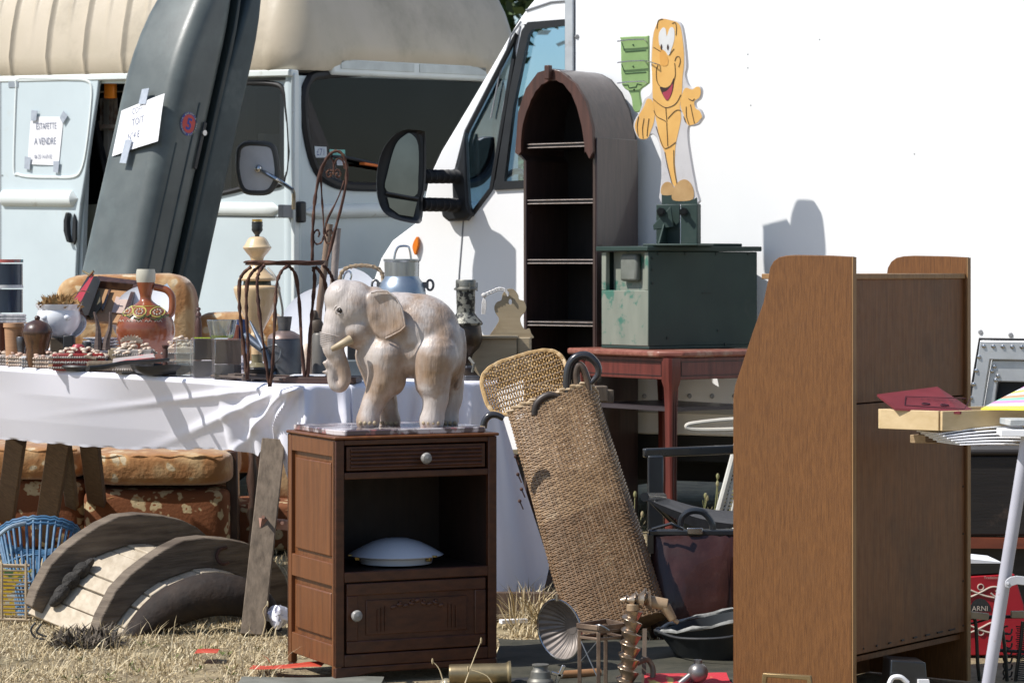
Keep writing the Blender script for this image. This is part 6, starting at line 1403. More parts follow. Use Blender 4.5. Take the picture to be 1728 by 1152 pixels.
# horse collar lying under
q = MB(); q.tube(cat([P(x, y, 9.28+d) for x, y, d in ((212, 1100, .03), (240, 1062, .05), (285, 1026, .07), (345, 1004, .09), (402, 1006, .11), (444, 1030, .13), (460, 1080, .15))], 6), lambda t: .052*(.6+.8*math.sin(max(.12, min(.95, t))*3.14)), 16)
solo('leather_collar', q, mat('cracked_leather', (.030, .018, .012), (.014, .009, .007), .8, scale=16, bump=.7, bs=40, bd=.006), 'thick dark leather horse collar lying under the wooden half drum', 'harness collar', ang=80)
# blue wicker basket
BLUEW = mat('blue_wicker', (.05, .15, .27), (.03, .09, .18), .55, scale=40, dirt=(.15, .24, .3), dscale=20)
bb = P(62, 1046, 9.75); bt2 = P(66, 905, 9.95); bbt = thing('blue_basket', 'blue painted open wicker basket tilted beside the wooden drum', 'basket', V((bb.x, bb.y, 0)))
ax = (bt2-bb).normalized(); xx = V((1, 0, -.12)); xx = (xx-ax*xx.dot(ax)).normalized(); yy = ax.cross(xx); HB = (bt2-bb).length
def bpt(a, h): r = (.055+.085*(h/HB)**.8); return bb+ax*h+xx*r*math.cos(a)+yy*r*math.sin(a)*.8
q = MB()
for i in range(34):
    a = i*2*math.pi/34; q.tube([bpt(a, 0), bpt(a, HB*.5)+V((0, 0, 0)), bpt(a, HB)], .0055, 6)
part('stakes', q, BLUEW, bbt)
for h, r in ((.12, .004), (.32, .0035), (.34, .0035), (.62, .0035), (.96, .006), (1.0, .007), (1.03, .006), (.99, .005)):
    q = MB(); q.tube([bpt(i*2*math.pi/60, HB*h)+ax*.003*math.sin(i*2.6) for i in range(60)], r, 6, True); part('woven_band', q, BLUEW, bbt)
q = MB(); q.tube(cat([P(-4, 905, 9.8), P(15, 890, 9.8), P(40, 883, 9.85), P(60, 882, 9.9), P(63, 892, 9.9)], 4), .007); part('handle', q, mat('pale_blue_handle', (.3, .38, .45), None, .5), bbt)
# small cane cage with bright fruit print behind slats
cg = thing('cane_cage', 'small cane slatted crate at the lower left with yellow and green contents', 'crate', G(15, 1046))
CANE = mat('cane', (.46, .36, .24), (.32, .24, .15), .6, scale=30)
q = MB()
for i in range(15): y = 955+i*6.4; q.tube([P(-40, y, 9.62), P(46+i*.7, y+1.5, 9.66)], .0032, 6)
for x in (-8, 3, 44): q.tube([P(x, 950, 9.6), P(x, 1045, 9.6)], .0055, 6)
for y in (985, 1015): q.tube([P(44, y, 9.62), P(60, y-6, 9.95)], .004, 6)
q.tube([P(-40, 1043, 9.6), P(50, 1046, 9.6)], .006, 6); q.tube([P(-40, 935, 9.9), P(58, 938, 9.9)], .005, 6); q.tube([P(-40, 952, 9.62), P(50, 954, 9.62)], .005, 6); part('cane_bars', q, CANE, cg)
q = MB(); q.box(P(10, 1000, 9.8), .2, .06, .16); part('printed_lining', q, mat('fruit_print', (.55, .36, .02), (.04, .12, .03), .6, scale=14, lo=.48, hi=.52, dirt=(.45, .5, .5), dscale=10, dlo=.58, dhi=.62), cg)

# ================= TALL WICKER BASKET =================
WIC = mat('wicker', (.42, .275, .15), (.24, .145, .075), .45, scale=50, bump=.3, dirt=(.50, .38, .24), dscale=30, spec=.7)
WICD = mat('wicker_dark', (.24, .165, .105), (.16, .11, .07), .5, scale=50, bump=.3)
hb = P(1047, 1084, 9.12); ht = P(934, 684, 9.42); hb.z = max(hb.z, .03)
wk = thing('wicker_hamper', 'tall rectangular wicker basket leaning against the table, holding horns and canes', 'basket', V((hb.x, hb.y, 0)))
ha = (ht-hb).normalized(); hx = V((.93, -.25, 0)); hx = (hx-ha*hx.dot(ha)).normalized(); hy = ha.cross(hx); HH = (ht-hb).length
if hy.y > 0: hy = -hy      # hy faces the camera
HWd, HDp = .150, .092
def rr_pt(t, kx=1.0, ky=1.0):
    """point on a rounded rectangle, t in 0..1"""
    a = 2*math.pi*t; c, s_0 = math.cos(a), math.sin(a); p = .38
    return (math.copysign(abs(c)**p, c)*HWd*kx, math.copysign(abs(s_0)**p, s_0)*HDp*ky)
# even spacing lookup
_tab = [rr_pt(i/720) for i in range(721)]; _len = [0]
for a, b in zip(_tab, _tab[1:]): _len.append(_len[-1]+math.hypot(b[0]-a[0], b[1]-a[1]))
def per(s):
    s = (s % 1)*_len[-1]
    import bisect
    i = min(max(bisect.bisect_right(_len, s)-1, 0), 719); f = (s-_len[i])/max(1e-9, _len[i+1]-_len[i])
    return (_tab[i][0]*(1-f)+_tab[i+1][0]*f, _tab[i][1]*(1-f)+_tab[i+1][1]*f)
NS = 64
def hpt(s, h, off=0.0):
    x, y = per(s); k = 1+.03*math.cos(h/HH*3.1)+.0; l = math.hypot(x, y)
    return hb+ha*h+hx*(x*k+off*x/l)+hy*(y*k+off*y/l)
q = MB()
for i in range(NS): q.tube([hpt(i/NS, h*HH/10) for h in range(11)], .0026, 5)
part('stakes', q, WICD, wk)
rows = int(HH/.0060)
for band in range(4):
    q = MB()
    for r_i in range(rows*band//4, rows*(band+1)//4):
        h = HH*(r_i+.5)/rows; ph = r_i % 2
        pts = []
        NN = NS*2
        for i in range(NN):
            s = i/NN; o = .0023*math.cos(math.pi*(s*NS+ph))+.0035*mnoise.noise(V((s*14, h*9, 3))); pts.append(hpt(s, h+.0011*math.sin(i*.31+r_i*1.7), o))
        q.tube(pts, .0027, 5, True, sc=.8)
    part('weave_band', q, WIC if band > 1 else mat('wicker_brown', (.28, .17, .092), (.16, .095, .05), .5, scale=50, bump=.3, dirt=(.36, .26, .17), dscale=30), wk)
q = MB()
for k in range(2):
    q.tube([hpt(i/120, HH+.004+.006*k+.003*math.sin(i*1.3+k*3), .004*math.cos(i*1.3+k*3)) for i in range(120)], .0055, 6, True)
part('rim', q, mat('wicker_rim', (.50, .38, .24), (.36, .25, .14), .5, scale=40), wk)
q = MB(); q.loft([[hpt(i/48, .02, -.008) for i in range(48)], [hpt(i/48, .01, -.008) for i in range(48)]]); part('bottom', q, WICD, wk)
q = MB()
for k, (x, y) in enumerate(((870, 770), (874, 800), (880, 825), (877, 845))): q.ell(P(x, y, 9.3), .006, n=8, m=6); q.tube([P(x, y, 9.3), P(x+6, y+14, 9.3)], .002)
part('hanging_twigs', q, RUST, wk)
# oval wicker seat/lid behind
wl0 = P(887, 645, 9.62); la = (P(948, 625, 9.62)-P(824, 662, 9.62)).normalized(); ln_ = V((-.25, -.9, .35)); ln_ = (ln_-la*ln_.dot(la)).normalized(); lb_ = ln_.cross(la)
if lb_.z < 0: lb_ = -lb_
LFm = Fr(wl0, la, lb_, ln_); wlid = thing('wicker_tray', 'oval honey-coloured wicker tray propped behind the tall basket', 'tray', P(880, 700, 9.6))
LW, LHh = S(72, 9.62), S(49, 9.62)
def lsup(a, k=1): p = .62; c, s_0 = math.cos(a), math.sin(a); return (math.copysign(abs(c)**p, c)*LW*k, math.copysign(abs(s_0)**p, s_0)*LHh*k)
HON = mat('honey_wicker', (.56, .38, .18), (.36, .22, .09), .4, scale=40, bump=.2, dirt=(.7, .55, .34), dscale=25)
q = MB(); nst = 34
for i in range(nst):
    u = -LW+2*LW*(i+.5)/nst; vm = LHh*(1-abs(u/LW)**3.2)**(1/3.2)
    q.tube([LFm.pt(u+.0015*math.sin(j*2+i), -vm+2*vm*j/26, .0035*math.cos(math.pi*(j+i))) for j in range(27)], .0030, 5)
part('weave', q, HON, wlid)
q = MB()
for j in range(9):
    v = -LHh+2*LHh*(j+.5)/9; um = LW*(1-abs(v/LHh)**3.2)**(1/3.2); q.tube([LFm.pt(-um+2*um*i/20, v+(.003 if j % 2 else 0), 0) for i in range(21)], .0034, 5)
part('cross_bars', q, WICD, wlid)
q = MB()
for k in (1.0, 1.03): q.tube([LFm.pt(*lsup(a/60*6.283, k), .002*math.sin(a*1.9)) for a in range(60)], .0055, 6, True)
part('rim', q, HON, wlid)
# canes / horns sticking out
HD = mat('dark_horn', (.045, .042, .045), (.02, .02, .022), .25, scale=9, coat=.4)
HB_ = mat('brown_horn', (.16, .11, .075), (.07, .05, .038), .35, scale=12, coat=.3)
for nm, pts, r, m_, lab, tp in (('curved_horn', [(960, 690), (957, 650), (960, 620), (972, 603), (990, 600), (1004, 610), (1010, 622), (1008, 634), (997, 646)], 7.5, HD, 'dark curved cane handle sticking up highest from the tall basket', .75),
        ('curved_horn', [(978, 688), (975, 655), (972, 632), (976, 616), (985, 624), (992, 645), (994, 672)], 7, HB_, 'brown curved horn just right of the dark cane handle', .5),
        ('curved_horn', [(902, 700), (906, 682), (918, 670), (934, 666), (950, 672), (960, 684)], 7, mat('umber_horn', (.07, .05, .04), (.03, .024, .02), .45, scale=12), 'dark brown horn curling over the middle of the basket rim', .3),
        ('curved_horn', [(944, 684), (955, 668), (970, 664), (984, 668), (990, 676)], 6, HB_, 'small brown horn curling over the right part of the basket rim', .3),
        ('curved_horn', [(816, 722), (818, 710), (826, 701), (838, 700), (850, 706)], 6, HD, 'dark cane end poking out left of the basket rim', .3)):
    q = MB(); q.tube(cat([P(x, y, 9.34 if x > 850 else 9.2) for x, y in pts], 6), lambda t: S(r, 9.3)*(1-tp*max(0, t-.5)), 12); solo(nm, q, m_, lab, 'cane', 'horns and canes around the tall basket', ang=80)
q = MB(); q.box(P(1010, 664, 9.9), .055, .05, .055, .2); q.box(P(1024, 668, 9.95), .04, .05, .045, .2); solo('grey_block', q, OLDW, 'small grey stepped wooden block behind the basket rim', 'block', bev=.004)

# ================= BEHIND THE BASKET: chairs, bag, tub =================
BKM = mat('black_lacquer', (.022, .026, .03), (.014, .016, .02), .3, scale=8, coat=.4)
ac = thing('black_armchair', 'black framed armchair half hidden behind the oak desk', 'armchair', G(1110, 935)); AY = 10.9
q = MB(); q.bar(P(1086, 764, AY), P(1290, 756, AY+.15), .03, .035, (0, 0, 1)); part('armrest', q, BKM, ac, bev=.006)
q = MB(); q.bar(P(1106, 768, AY), P(1106, 945, AY), .06, .045, (0, 1, 0)); part('leg', q, BKM, ac, bev=.006)
q = MB(); q.bar(P(1290, 760, AY+.3), P(1290, 945, AY+.3), .06, .045, (0, 1, 0)); part('leg', q, BKM, ac, bev=.006)
q = MB(); q.boxf(FF(AY), P(1118, 0, AY).x, P(1290, 0, AY).x, P(0, 910, AY).z, P(0, 898, AY).z, -.02, .02); part('stretcher', q, BKM, ac, bev=.004)
sl_c = thing('sling_stool', 'dark fabric sling seat with rounded front tube beside the oak desk', 'folding seat', G(1150, 990)); 
q = MB()
def slf(u, v):
    a = P(1092, 842, 10.0).lerp(P(1300, 885, 10.4), u); b = P(1120, 838, 10.5).lerp(P(1300, 855, 10.9), u); p = a.lerp(b, v); p.z -= .03*math.sin(math.pi*u)*1.0+.01*math.sin(v*3.1); return p
q.grid(slf, 24, 8); q.grid(lambda u, v: slf(u, 0)+V((0, 0, -.035*v*math.sin(math.pi*min(1, u*1.2+.05)))), 24, 3); part('sling', q, mat('charcoal_canvas', (.045, .045, .05), (.03, .03, .034), .55, scale=30, bump=.3), sl_c, ang=70)
q = MB(); q.tube([P(1088, 838, 10.0), P(1118, 838, 10.5)], .016, 12); q.tube([P(1100, 845, 10.2), P(1240, 985, 10.5)], .01); part('frame_tube', q, BKM, sl_c)
ww = thing('white_woven_chair', 'white woven lounge chair mostly hidden behind the oak desk', 'chair', G(1220, 960)); 
q = MB(); fw = Fr3(P(1203, 915, 11.3), P(1290, 915, 11.3), P(1245, 745, 11.5)) 
for i in range(26): q.bar(P(1200+i*1.9, 908-i*6.4, 11.3), P(1262+i*1.5, 908-i*6.4, 11.3), .0085, .004, (0, 1, 0))
for i in range(4): q.tube([P(1196+i*11, 925, 11.3), P(1246+i*11, 740, 11.3)], .006 if i else .014, 8)
part('woven_back', q, mat('white_plastic_weave', (.66, .65, .6), (.5, .49, .45), .5), ww)
q = MB(); q.tube([P(x, y, 11.0) for x, y in [tuple(p)[:2] for p in cat([(1290, 706, 0), (1230, 708, 0), (1180, 713, 0), (1160, 717, 0), (1163, 723, 0), (1190, 725, 0), (1240, 724, 0), (1290, 722, 0)], 5)]], .009, 8); part('arm_loop', q, mat('cream_tube', (.62, .58, .5), None, .4), ww)
# weeds
WEED = straw_mat('dry_weed', [(.30, .26, .13), (.2, .22, .09), (.4, .32, .2)])
for k, (xs, Y, lab) in enumerate((([1186, 1196, 1204, 1212, 1222, 1232, 1240], 12.0, 'clump of dry seed-headed stems growing beneath the red table'), ([1062, 1076, 1086], 11.0, 'thin dry stems right of the tall basket'), ([1045, 1052], 10.6, 'short green-brown stems against the tall basket'))):
    q = MB(); r_ = random.Random(k)
    for x in xs:
        y1 = 790+r_.uniform(-5, 60)+(40 if k else 0); b0_ = G(x-8, HZ+CAMZ*FP/Y); t_ = P(x+r_.uniform(-14, 14), y1, Y); m1 = b0_.lerp(t_, .55)+V((r_.uniform(-.02, .02), 0, 0))
        q.tube(cat([b0_, m1, t_], 5), .0022, 5); q.ell(t_, (.007, .007, .013), n=8, m=6)
        for j in range(3): c = b0_.lerp(t_, .4+.15*j); q.tube([c, c+V((r_.uniform(-.04, .04), 0, .06))], .0015, 4)
    solo('weed', q, WEED, lab, 'weeds', 'dry weeds behind the stall')
# leather bag
LB = mat('bordeaux_leather', (.050, .016, .012), (.026, .008, .006), .38, scale=9, bump=.5, bs=30, coat=.25, dirt=(.09, .04, .03), dscale=5)
bgp = G(1175, 1078); BY = bgp.y; bag = thing('leather_bag', 'old dark red leather doctor bag with black clasp and handle', 'bag', bgp)
q = MB(); rings = []
for z, hw, hd in ((0.0, .145, .10), (.04, .155, .11), (.16, .150, .095), (.26, .145, .06), (.315, .140, .03), (.33, .138, .022)):
    rings.append([V((bgp.x+x, BY+.1+y, z)) for x, y in [(math.copysign(abs(math.cos(a))**.5, math.cos(a))*hw, math.copysign(abs(math.sin(a))**.5, math.sin(a))*hd*(1+.12*math.sin(x_*3+z*20))) for x_, a in [(i, i/36*6.283) for i in range(36)]]])
q.loft(rings); part('body', q, LB, bag, ang=60)
q = MB(); q.bar(V((bgp.x-.15, BY+.1, .335)), V((bgp.x+.15, BY+.1, .335)), .05, .02, (0, 0, 1)); fr_b = part('frame', q, BKM, bag, bev=.005)
q = MB(); q.box(V((bgp.x+.0, BY+.072, .342)), .05, .012, .02); part('clasp', q, CHROME, bag, bev=.002)
q = MB(); q.tube(cat([V((bgp.x+x, BY+.09, z)) for x, z in ((-.045, .345), (-.04, .385), (-.01, .405), (.03, .40), (.055, .37), (.06, .345))], 5), .011, 10); part('handle', q, BKM, bag)
q = MB(); q.box(V((bgp.x-.145, BY+.09, .30)), .02, .06, .06); q.tube([V((bgp.x-.14, BY+.05, .35)), V((bgp.x-.08, BY+.03, .37)), V((bgp.x-.04, BY+.05, .35))], .005); part('strap', q, BKM, bag)
q = MB(); q.box(V((bgp.x+.27, BY+.05, .17)), .22, .22, .34, .1); solo('leather_case', q, LB, 'second dark red leather case tucked behind the oak desk', 'case', bev=.02)
# rope-rimmed tub
tbp = G(1215, 1150); tub = thing('black_tub', 'black bucket-like tub with rope rim at the foot of the desk', 'tub', V((tbp.x, 8.45, 0)))
q = MB(); c = V((tbp.x+.02, 8.62, .0)); rimr = .155
def tubr(h, r, zt_=0): return [c+V((r*math.cos(a/40*6.283)*1.15, r*math.sin(a/40*6.283)*.9, h+.035*math.cos(a/40*6.283)*zt_)) for a in range(40)]
q.loft([tubr(.002, .10), tubr(.05, .125), tubr(.13, .155, 1), tubr(.13, .148, 1), tubr(.05, .118), tubr(.01, .09)]); part('tub_body', q, mat('black_rubber_tub', (.022, .026, .028), (.014, .016, .018), .5, scale=10), tub)
q = MB(); q.tube([p+V((0, 0, .004+.003*math.sin(i*1.7))) for i, p in enumerate(tubr(.13, .155, 1))], .006, 6, True, twist=400); part('rope_rim', q, ROPE if False else mat('grey_rope', (.30, .30, .28), (.18, .18, .17), .8, scale=60), tub)
q = MB(); a = tubr(.13, .155, 1)[20]; q.tube(cat([a, a+V((-.01, -.05, .01)), a+V((.06, -.15, -.0)), a+V((.20, -.2, .01)), a+V((.30, -.15, .04))], 6), .004); q.ell(a, .014); part('handle_wire', q, DGREY, tub)

# ================= FOREGROUND ROW =================
# dark blanket on the ground
BLK_ = mat('dark_blanket', (.060, .055, .038), (.032, .032, .022), .9, scale=12, bump=.5, bs=60, bd=.005)
def sheet(name, lab, cat_, x0, x1, Y0, Y1, m_, z=.012, amp=.008, seed=0, kind=None):
    q = MB()
    def f(u, v):
        Y = Y0+(Y1-Y0)*v; X = ((x0+(x1-x0)*u)-CXP)/FP*((Y0+Y1)/2); k = mnoise.noise(V((X*6, Y*6, seed))); e = .03*mnoise.noise(V((X*3, Y*3, seed+5)))
        return V((X+e, Y+e, z+amp*(k+.5)))
    q.grid(f, 60, 30); return solo(name, q, m_, lab, cat_, ang=80)
sheet('blanket', 'dark green-grey blanket spread on the ground under the small wares', 'blanket', 835, 1260, 7.85, 9.0, BLK_, .016, .012, 2)
sheet('tarpaulin', 'flat grey-green groundsheet in front of the bedside cabinet', 'groundsheet', 395, 640, 7.9, 8.22, mat('grey_sheet', (.20, .20, .17), (.12, .12, .10), .8, scale=8), .012, .005, 4)
sheet('red_strip', 'torn orange-red plastic strip on the grass left of the cabinet', 'plastic strip', 415, 545, 8.33, 8.42, mat('red_plastic', (.55, .09, .05), (.45, .04, .02), .5), .018, .014, 6)
sheet('red_scrap', 'small orange-red plastic scrap on the grass below the wooden drum', 'plastic scrap', 335, 378, 8.62, 8.72, mat('red_plastic', (0, 0, 0)), .022, .014, 9)
sheet('striped_cloth', 'red and yellow striped cloth under the bulb at the bottom of the picture', 'cloth', 1085, 1235, 7.92, 8.12, mat('red_yellow_cloth', (.50, .03, .045), (.55, .42, .12), .8, scale=7, st=(2, 1, 1), lo=.38, hi=.42, dirt=(.02, .02, .05), dscale=8, dlo=.62, dhi=.66), .03, .02, 7)
# shell casing
FY = 8.02
cs = thing('brass_cylinder', 'dull brass cylinder with flared rim lying on its side', 'brass cylinder', P(805, 1145, FY))
q = MB(); a = P(758, 1137, FY); d = V((1, .05, .015)).normalized(); R_ = S(17, FY)
q.lathe(a, [(0, .001), (R_*.93, .0), (R_, .006), (R_, .15), (R_*1.02, .162), (R_*1.2, .168), (R_*1.2, .174), (R_*.96, .174), (R_*.9, .15)], d, 36); part('tube', q, BRASS, cs)
q = MB(); q.lathe(a-d*.0008, [(0, 0), (R_*.3, .0)], d, 20); q.ell(a+V((-.008, -.005, -.03)), .02); part('base_button', q, mat('pale_brass', (.42, .38, .28), None, .4, .5), cs)
# lantern top pieces
q = MB(); b = P(912, 1150, FY); 
q.lathe(b, [(.035, -.01), (.038, .0), (.036, .006), (.03, .012), (.027, .03), (.022, .035), (.02, .045), (.024, .047), (.024, .05), (0, .051)], n=32); solo('tin_lantern', q, mat('grey_tin_lantern', (.23, .22, .19), (.14, .135, .12), .5, .5, scale=16), 'grey stepped tin lantern cap next to the brass cylinder', 'lantern')
q = MB(); q.cyl(P(858, 1152, 8.08), P(892, 1150, 8.08), .014); solo('grey_pipe', q, DGREY, 'short dark pipe between brass cylinder and lantern cap', 'pipe')
q = MB(); q.bar(P(938, 1152, FY), P(952, 1122, FY), .012, .01, (0, 1, 0)); q.bar(P(930, 1134, FY), P(950, 1140, FY), .01, .01, (0, 1, 0)); solo('metal_bracket', q, CHROME, 'small shiny metal bracket beside the lantern cap', 'bracket', bev=.002)
q = MB(); q.cyl(P(944, 1138, 8.15), P(1012, 1134, 8.2), .012, .013, 14); solo('wooden_tool', q, mat('orange_wood', (.36, .19, .09), (.28, .14, .06), .5, scale=20), 'orange wooden tool handle lying behind the lantern frame', 'tool handle')
# fluted reflector bowl
bc = P(944, 1062, 8.35); nb = V((-.70, -.70, -.10)).normalized(); xb = V((0, 0, 1)); xb = (xb-nb*xb.dot(nb)).normalized(); yb = nb.cross(xb)
fb = thing('fluted_bowl', 'round fluted metal bowl standing on edge', 'bowl', V((bc.x, bc.y, 0)))
q = MB(); RBW_ = S(51, 8.35)
def fbf(u, v):
    a = u*6.283; r = RBW_*(.25+.75*v); z = -.05*(1-v**2)+.0035*math.cos(a*26)*v
    return bc+nb*z+xb*r*math.cos(a)+yb*r*math.sin(a)
q.grid(fbf, 208, 12); q.lathe(bc-nb*.05, [(0, 0), (RBW_*.26, .001)], nb, 24); ob = part('bowl', q, mat('fluted_silver', (.24, .21, .19), (.14, .12, .11), .55, .5, scale=12), fb, ang=70)
q = MB(); q.cyl(bc+xb*RBW_*.98, bc+xb*RBW_*1.18, .007, n=10); q.tube([bc+xb*RBW_*math.cos(a/50*6.283)+yb*RBW_*math.sin(a/50*6.283) for a in range(50)], .003, 6, True); part('rim_wire', q, CHROME, fb)
# lantern frame
lf = thing('lantern', 'rusty square lantern frame with crossed wires', 'lantern', G(1010, 1158)); LY = 7.98
RL = mat('bronze_frame', (.24, .17, .12), (.12, .08, .06), .5, .5, scale=20, bump=.4)
c8 = [P(978, 1160, LY), P(1010, 1172, LY-.05), P(1052, 1160, LY), P(1022, 1150, LY+.09)]
c8 = [V((p.x, p.y, .0)) for p in c8]; zt2 = P(0, 1062, LY).z
q = MB()
for i in range(4):
    a, b = c8[i], c8[(i+1) % 4]
    q.bar(a, a+V((0, 0, zt2)), .011, .011, (0, 1, 0))
    for z in (.012, zt2-.02, zt2): q.bar(a+V((0, 0, z)), b+V((0, 0, z)), .008, .008, (0, 0, 1))
    q.bar(a+V((0, 0, zt2+.012))+(a-(c8[0]+c8[2])/2)*.12, b+V((0, 0, zt2+.012))+(b-(c8[0]+c8[2])/2)*.12, .006, .014, (0, 0, 1))
part('frame', q, RL, lf, bev=.0015)
q = MB(); q.tube([c8[0]+V((0, 0, .09)), c8[1]+V((0, 0, .16))], .0018); q.tube([c8[0]+V((0, 0, .16)), c8[1]+V((0, 0, .05))], .0018); q.tube(cat([c8[0]+V((.02, 0, zt2)), c8[1]+V((.0, 0, zt2+.02)), c8[1]+V((.03, 0, zt2+.005))], 4), .0025); part('guard_wire', q, STEEL, lf)
# auger
BRZ = mat('polished_bronze', (.42, .33, .25), (.28, .21, .15), .28, .85, scale=14, bump=.2)
au = thing('brass_auger', 'upright bronze screw with a second screw head lying across its top', 'auger', G(1062, 1160)); UY = 7.95
def screw(a, b, r0, r1, turns, n=200, m=16):
    q = MB(); a, b = V(a), V(b); d = b-a; L = d.length; d.normalize(); x = d.orthogonal().normalized(); y = d.cross(x); rings = []
    for i in range(n+1):
        t = i/n; base = r0+(r1-r0)*t; ring = []
        for j in range(m):
            an = 2*math.pi*j/m; ph = (t*turns+j/m) % 1; k = .50+.62*(ph if ph < .85 else (1-ph)/.15*.85)
            ring.append(a+d*L*t+(x*math.cos(an)+y*math.sin(an))*base*k)
        rings.append(ring)
    q.loft(rings, True); return q
pb = G(1058, 1160); a = V((P(1056, 1160, UY).x, UY, .0)); b = P(1068, 1030, UY)
q = screw(a, b, .033, .029, 7.0); part('screw', q, BRZ, au, ang=60)
q = screw(P(1047, 1012, UY), P(1098, 1010, UY), .008, .036, 3.2, 120); part('screw_head', q, BRZ, au, ang=60)
q = MB(); q.cyl(P(1096, 1014, UY), P(1126, 1020, UY), .017, .017, 16); q.cyl(b, P(1068, 1018, UY), .017, .02, 16); q.cyl(P(1122, 1022, UY), P(1136, 1045, UY), .016, .012, 12); q.cyl(P(1130, 1040, UY), P(1145, 1050, UY), .006); part('wooden_shaft', q, mat('pale_wood_shaft', (.40, .29, .18), (.3, .2, .12), .5, scale=20), au, bev=.002)
q = MB(); q.tube(cat([P(1076, 1118, 8.0), P(1092, 1112, 8.02), P(1102, 1130, 8.02), P(1098, 1160, 8.0)], 5), .008); q.bar(P(1086, 1160, 8.05), P(1088, 1060, 8.1), .012, .006, (0, 1, 0)); solo('curved_iron', q, mat('tan_iron', (.24, .18, .13), (.12, .09, .07), .5, .4), 'curved tan iron hook just right of the bronze screw', 'hook')
# basin and bulb
q = MB(); b = P(1178, 1134, 7.98); q.ell(b, S(17, 8), n=24, m=16); q.cyl(b+V((0, 0, .025)), b+V((0, 0, .036)), .012, n=14); q.cyl(b+V((-.02, -.005, -.005)), b+V((-.055, -.01, -.035)), .009, .012, 12)
solo('metal_bulb', q, mat('dull_pewter_ball', (.26, .25, .24), (.17, .16, .16), .4, .6, scale=8), 'round grey metal ball with small cap on the striped cloth', 'ball')
# broken picture frame and black box at the bottom of the desk
q = MB(); fq_ = FrN(P(1328, 1150, 7.55), -.25, -.95)
q.extr(fq_, fq_.uvs([(1287, 1135), (1368, 1140), (1372, 1175), (1283, 1170)]), -.02, 0, [fq_.uvs([(1294, 1142), (1361, 1147), (1364, 1166), (1291, 1162)])]); solo('small_picture_frame', q, mat('gilt_frame', (.36, .26, .13), (.22, .15, .07), .4, .6), 'small gilt picture frame at the foot of the desk side panel', 'frame', bev=.002)
q = MB(); q.box(P(1330, 1168, 7.62), .10, .02, .05); solo('white_dish', q, CHROME, 'shiny scrap of metal lying inside the small gilt frame', 'metal scrap')
bxo = thing('black_box', 'small black box with white side flap standing against the desk back', 'box', G(1535, 1175)); q = MB()
fb_ = FrN(P(1535, 1150, 7.75), .1, -1); q.extr(fb_, fb_.uvs([(1504, 1113), (1562, 1117), (1568, 1180), (1500, 1180)]), -.10, 0); part('box', q, BKM, bxo, bev=.003)
q = MB(); q.extr(fb_, fb_.uvs([(1548, 1145), (1566, 1145), (1568, 1158), (1548, 1156)]), .0, .012); q.tube(cat([fb_.hit(x, y, .02) for x, y in ((1500, 1156), (1506, 1143), (1520, 1142), (1532, 1152))], 4), .007); part('white_tape', q, PAPER, bxo)

# ================= RIGHT SIDE =================
q = MB(); tk = thing('travel_trunk', 'large dark worn wooden trunk behind the oak desk at far right', 'trunk', G(1700, 1020)); TY = 9.9
fk = FrN(P(1632, 900, TY), .08, -1)
DT = mat('worn_black_wood', (.022, .017, .015), (.012, .009, .008), .6, scale=5, st=(.5, 3, 6), bump=.5, dirt=(.09, .06, .045), dscale=6, dlo=.62, dhi=.75)
q.extr(fk, fk.uvs([(1600, 768), (1900, 768), (1900, 904), (1600, 904)]), -.5, 0); q.extr(fk, fk.uvs([(1595, 758), (1905, 757), (1905, 767), (1595, 768)]), -.52, .012); part('body', q, DT, tk, bev=.008)
q = MB(); q.extr(fk, fk.uvs([(1600, 906), (1900, 908), (1900, 926), (1600, 924)]), -.05, .01); part('red_rail', q, mat('rust_red_rail', (.22, .055, .025), (.14, .035, .018), .5, scale=9, st=(.5, 3, 3)), tk)
q = MB(); q.extr(fk, fk.uvs([(1600, 926), (1900, 926), (1900, 1040), (1600, 1040)]), -.45, -.04); part('lower_body', q, DT, tk)
# red box with white scrolls
rbx = thing('red_printed_box', 'red card box printed with white scrolls and a black ARNI medallion', 'box', G(1680, 1130)); fr2 = FrN(P(1660, 1030, 8.75), .05, -1)
q = MB(); q.extr(fr2, fr2.uvs([(1590, 975), (1712, 968), (1728, 1020), (1734, 1105), (1590, 1105)]), -.2, 0); part('box', q, mat('signal_red', (.42, .015, .025), (.34, .01, .018), .45, scale=5, bump=.1), rbx, bev=.003)
q = MB(); q.extr(fr2, fr2.uvs([(1590, 950), (1690, 950), (1700, 966), (1590, 972)]), -.2, -.01); part('black_top', q, BKM, rbx)
q = MB(); q.extr(fr2, fr2.uvs([(1590, 944), (1632, 942), (1690, 948), (1690, 950), (1590, 950)]), -.2, -.0); part('white_flap', q, PAPER, rbx)
CRM = mat('cream_print', (.60, .50, .42), None, .6, bump=0)
q = MB()
for dy, fl in ((0, 1), (60, 1)):
    for pts in ([(1620, 988), (1640, 996), (1660, 1004), (1678, 1008)], [(1620, 1008), (1638, 1006), (1656, 998), (1672, 990), (1684, 990)], [(1672, 1000), (1680, 1006), (1684, 1000), (1680, 996)], [(1634, 998), (1630, 1004), (1636, 1006)]):
        q.tube(cat([fr2.hit(x, y+dy, .001) for x, y in pts], 4), .0032, 5)
    q.tube([fr2.hit(1655+5*math.cos(a/14*6.28), 990+(dy*1.27)+5*math.sin(a/14*6.28), .001) for a in range(14)], .002, 5, True)
part('scroll_print', q, CRM, rbx)
q = MB(); q.extr(fr2, fr2.uvs(ellp(1654, 1031, 18, 22, 24, 180, 360)), .0005, .0015); md = part('medallion', q, BKM, rbx)
q = MB(); u, v = fr2.uv(1653, 1030); text_mb(q, fr2, 'ARNI', u, v, .022, .002); u, v = fr2.uv(1676, 976); text_mb(q, fr2, 'Tradizionale', u, v, .012, .002); part('lettering', q, CRM, md)
